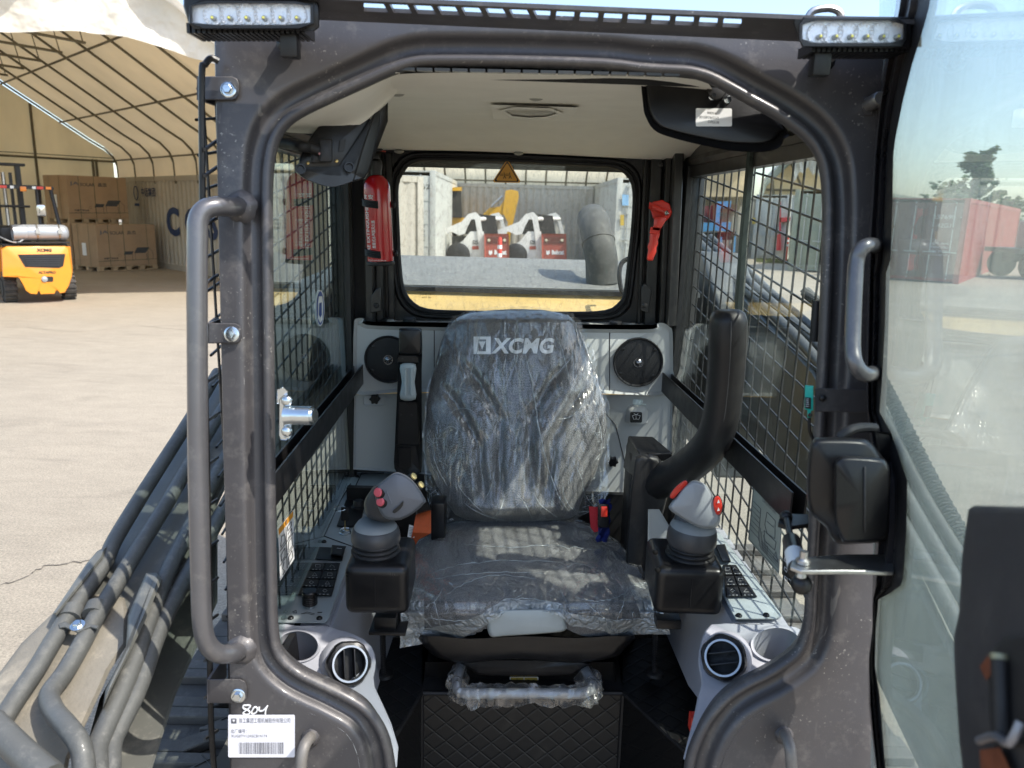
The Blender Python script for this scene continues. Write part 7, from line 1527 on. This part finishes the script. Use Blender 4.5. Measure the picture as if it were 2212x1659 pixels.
mb = MB(); mb.plate(PA, [(230,1181),(210,1190),(188,1216),(115,1324),(122,1330),(200,1232),(222,1205)], -.10, .05, armp, bev=.004); mb.plate(PA, [(315,1238),(338,1237),(350,1251),(318,1330),(300,1370),(245,1480),(222,1530),(228,1490),(272,1400),(276,1330)], -.20, .055, armp, bev=.006)
part('arm_flange', mb, la, smooth=40)
mb = MB(); mb.plate(PA, [(400,1240),(470,1110),(470,1300),(380,1500),(300,1750),(150,1750),(215,1510),(275,1400),(320,1340)], -.30, -.16, armp, bev=.006); part('arm_side', mb, la)
def pp(pl, r_, o=.03, nm='hydraulic_pipe', fn=PA, m=pipe, par=None):
    mb = MB(); mb.tube(cr([fn(p[0], p[1], (p[2] if len(p) > 2 else o)) for p in pl], 5), r_, m, 12); return part(nm, mb, par or la, smooth=60)
pp([(470,805),(404,916),(315,1056),(250,1163),(227,1213),(190,1268),(164,1307),(115,1384),(80,1443),(35,1509),(-10,1580)], .0138, .03)
pp([(530,805),(440,950),(363,1083),(297,1188),(244,1275),(209,1331),(175,1394),(140,1453),(112,1490,.035),(106,1512,.04),(120,1541,.05),(147,1572,.06),(170,1604,.06),(180,1640,.05),(184,1720,.04)], .0138, .03)
pp([(520,930),(470,1020),(415,1132),(370,1220),(335,1303),(314,1359),(290,1429),(258,1506),(223,1583),(209,1625),(213,1700)], .0142, .02)
pp([(500,1070),(450,1160),(412,1230),(370,1307),(335,1384),(314,1446),(290,1506),(258,1569),(241,1612),(238,1700)], .0138, .005)
pp([(-20,1560),(40,1620),(110,1680)], .018, .06)
mb = MB()
for x, y in ((153, 1330), (206, 1322)): mb.tube([PA(x-4, y+8, .03), PA(x+6, y-14, .03)], .0175, pipe, 14)
mb.plate(PA, [(125,1348),(140,1342),(170,1358),(196,1348),(214,1352),(210,1360),(196,1356),(168,1368),(140,1356),(128,1358)], .03, .045, pipe, bev=.002); cl_ = part('pipe_clamp', mb, la); bolt(PA(168, 1352, .045), an_, .008, cl_)
# rubber tracks
trk = M('track_rubber', (.085, .078, .07), .7, 0, .2, 6, dust=.9, dcol=(.27, .25, .22), dscale=11, up=.9, bump=.4, bscale=140)
def track(x0, x1, z_, label):
    mb = MB(); mb.box(V(((x0+x1)/2, 1.55, z_-.03)), (x1-x0, 2.6, .06), trk); t_ = part('rubber_track', mb, loader, label)
    mb = MB(); k = 0; Y = .35; xm = (x0+x1)/2; w_ = (x1-x0)
    while Y < 2.8:
        s_ = 1 if k % 2 else -1; c = V((xm+s_*w_*.13, Y, z_+.012))
        pl = [(-.5, -.030), (-.12*s_, -.030), (.0, .012), (.5, .012), (.5, .048), (-.05, .048), (-.2, .010), (-.5, .010)]
        mb.poly([V((xm+s_*a*w_*.96, Y+b, z_)) for a, b in pl], trk, t=(0, 0, .026)); Y += .082; k += 1
    part('track_lug', mb, t_, bevel=.004)
    mb = MB(); Y = .37
    while Y < 2.8:
        for a, b in ((-.02, -.02), (-.02, .02)): mb.tube([V((xm+w_*.05+a, Y-b, z_+.027)), V((xm+w_*.05-a, Y+b, z_+.027))], .0016, black, 4)
        Y += .164
    part('tread_mark', mb, t_)
track(-.90, -.50, .62, 'dusty rubber track under the left arm'); track(.60, 1.0, .62, 'sunlit rubber track outside the right window')
mb = MB(); mb.box(V((-.47, 1.75, .72)), (.04, 1.3, .5), armp); mb.box(V((.57, 1.75, .72)), (.04, 1.3, .5), armp); mb.box(V((.0, 3.0, .8)), (1.1, 1.6, .7), armp); part('chassis', mb, loader)
# right arm seen through the side window and the door glass
R0, R1, R2 = V((.80, 3.62, 1.79)), V((.80, 2.0, 1.50)), V((.80, 1.15, 1.10)); sd_ = V((1, 0, 0))
d1_ = (R1-R0).normalized(); d2_ = (R2-R1).normalized(); n1_ = sd_.cross(d1_)*-1; n2_ = sd_.cross(d2_)*-1
if n1_.z < 0: n1_ = -n1_
if n2_.z < 0: n2_ = -n2_
mb = MB(); mb.poly([R0, R1, R2, R2+V((0, -.35, -.30)), R2+V((0, -.30, -.55)), R2-n2_*.26, R1-n1_*.38, R0-n1_*.42], armp, t=(.15, 0, 0)); ra = part('lift_arm', mb, loader, 'right lift arm with pipes and a spring guarded hose outside the right window', bevel=.01)
for xo, r_, ho in ((.02, .0155, .02), (.06, .0155, .02), (.105, .013, .015)): mb = MB(); mb.tube(cr([R0+V((xo, 0, 0))+n1_*ho, lerp(R0, R1, .5)+V((xo, 0, 0))+n1_*ho, R1+V((xo, 0, 0))+n1_*ho, lerp(R1, R2, .5)+V((xo, 0, 0))+n2_*ho, R2+V((xo, 0, 0))+n2_*ho, R2+V((xo, -.35, -.32))], 6), r_, pipe, 10); part('hydraulic_pipe', mb, ra, smooth=60)
mb = MB(); hp_ = cr([R1+V((.13, .45, .17)), R1+V((.13, 0, .06)), lerp(R1, R2, .5)+V((.13, 0, .03)), R2+V((.13, 0, .01)), R2+V((.13, -.3, -.25))], 60); mb.tube(hp_, .013, rubber, 10)
q = []
for k in range(len(hp_)*5-5):
    i = k//5; p = lerp(hp_[i], hp_[i+1], (k % 5)/5); x_, y_ = frame_from(hp_[i+1]-hp_[i]); q.append(p+(x_*math.cos(k*1.15)+y_*math.sin(k*1.15))*.0165)
mb.tube(q, .0021, pipe, 4); part('spring_hose', mb, ra)
# tower and engine deck
mb = MB(); mb.poly([V((.72, 2.55, 1.0)), V((.72, 3.6, 1.0)), V((.72, 3.7, 1.74)), V((.72, 3.0, 1.76)), V((.72, 2.7, 1.6))], armp, t=(.16, 0, 0)); mb.poly([V((-.88, 2.55, 1.0)), V((-.88, 3.6, 1.0)), V((-.88, 3.7, 1.62)), V((-.88, 3.0, 1.60)), V((-.88, 2.7, 1.5))], armp, t=(.16, 0, 0)); part('rear_tower', mb, loader, bevel=.01)
hood = M('hood_dusty', (.10, .105, .10), .6, 0, .2, 9, dust=1., dcol=(.50, .48, .40), dscale=75, up=.95); yh = M('hood_yellow', (.60, .42, .15), .5, 0, .10, 6, dust=.5, dscale=12, dcol=(.5, .42, .25))
hz = 1.675; mb = MB(); mb.poly([V((-.66, 2.72, 1.634)), V((.66, 2.72, 1.634)), V((.66, 3.45, 1.693)), V((-.66, 3.45, 1.693))], hood, t=(0, 0, -.02)); mb.box(V((0, 3.4, hz-.3)), (1.4, .1, .6), hood); part('engine_hood', mb, loader)
mb = MB(); rr = []
for k in range(9):
    a = R(90*k/8); rr.append([V((x, 2.69-.10*math.sin(a), hz-.085-.10*(1-math.cos(a)))) for x in (-.60, .60)])
rr = [[V((x, 2.71, hz-.06)) for x in (-.60, .60)]]+rr+[[V((x, 2.59, hz-.6)) for x in (-.60, .60)]]; mb.grid(rr, yh); part('hood_front', mb, loader, smooth=60)
mb = MB(); mb.box(V((0, 2.705, 1.622)), (1.25, .02, .016), rubber); part('hood_seal', mb, loader)
exm = M('exhaust_stack', (.05, .052, .048), .7, .2, .15, 9, dust=.8, dcol=(.42, .41, .36), dscale=30, up=.6)
mb = MB(); pe = [P(1301, 612, 2.86), P(1300, 592, 2.86), P(1299, 560, 2.86), P(1294, 530, 2.87), P(1288, 502, 2.91), P(1284, 484, 2.98), P(1280, 474, 3.07)]; mb.tube(cr(pe, 6), .060, exm, 28); es = part('exhaust_stack', mb, loader, smooth=60)
mb = MB(); q = cr(pe, 6); i = 19; mb.tube([q[i], q[i+1]], .0625, exm, 28); part('exhaust_joint', mb, es)
mb = MB(); mb.tube(cr([P(1366, 556, 2.6), P(1345, 566, 2.6), P(1338, 590, 2.58), P(1342, 625, 2.56), P(1352, 640, 2.55)], 5), .008, rubber, 8); part('hose', mb, loader)
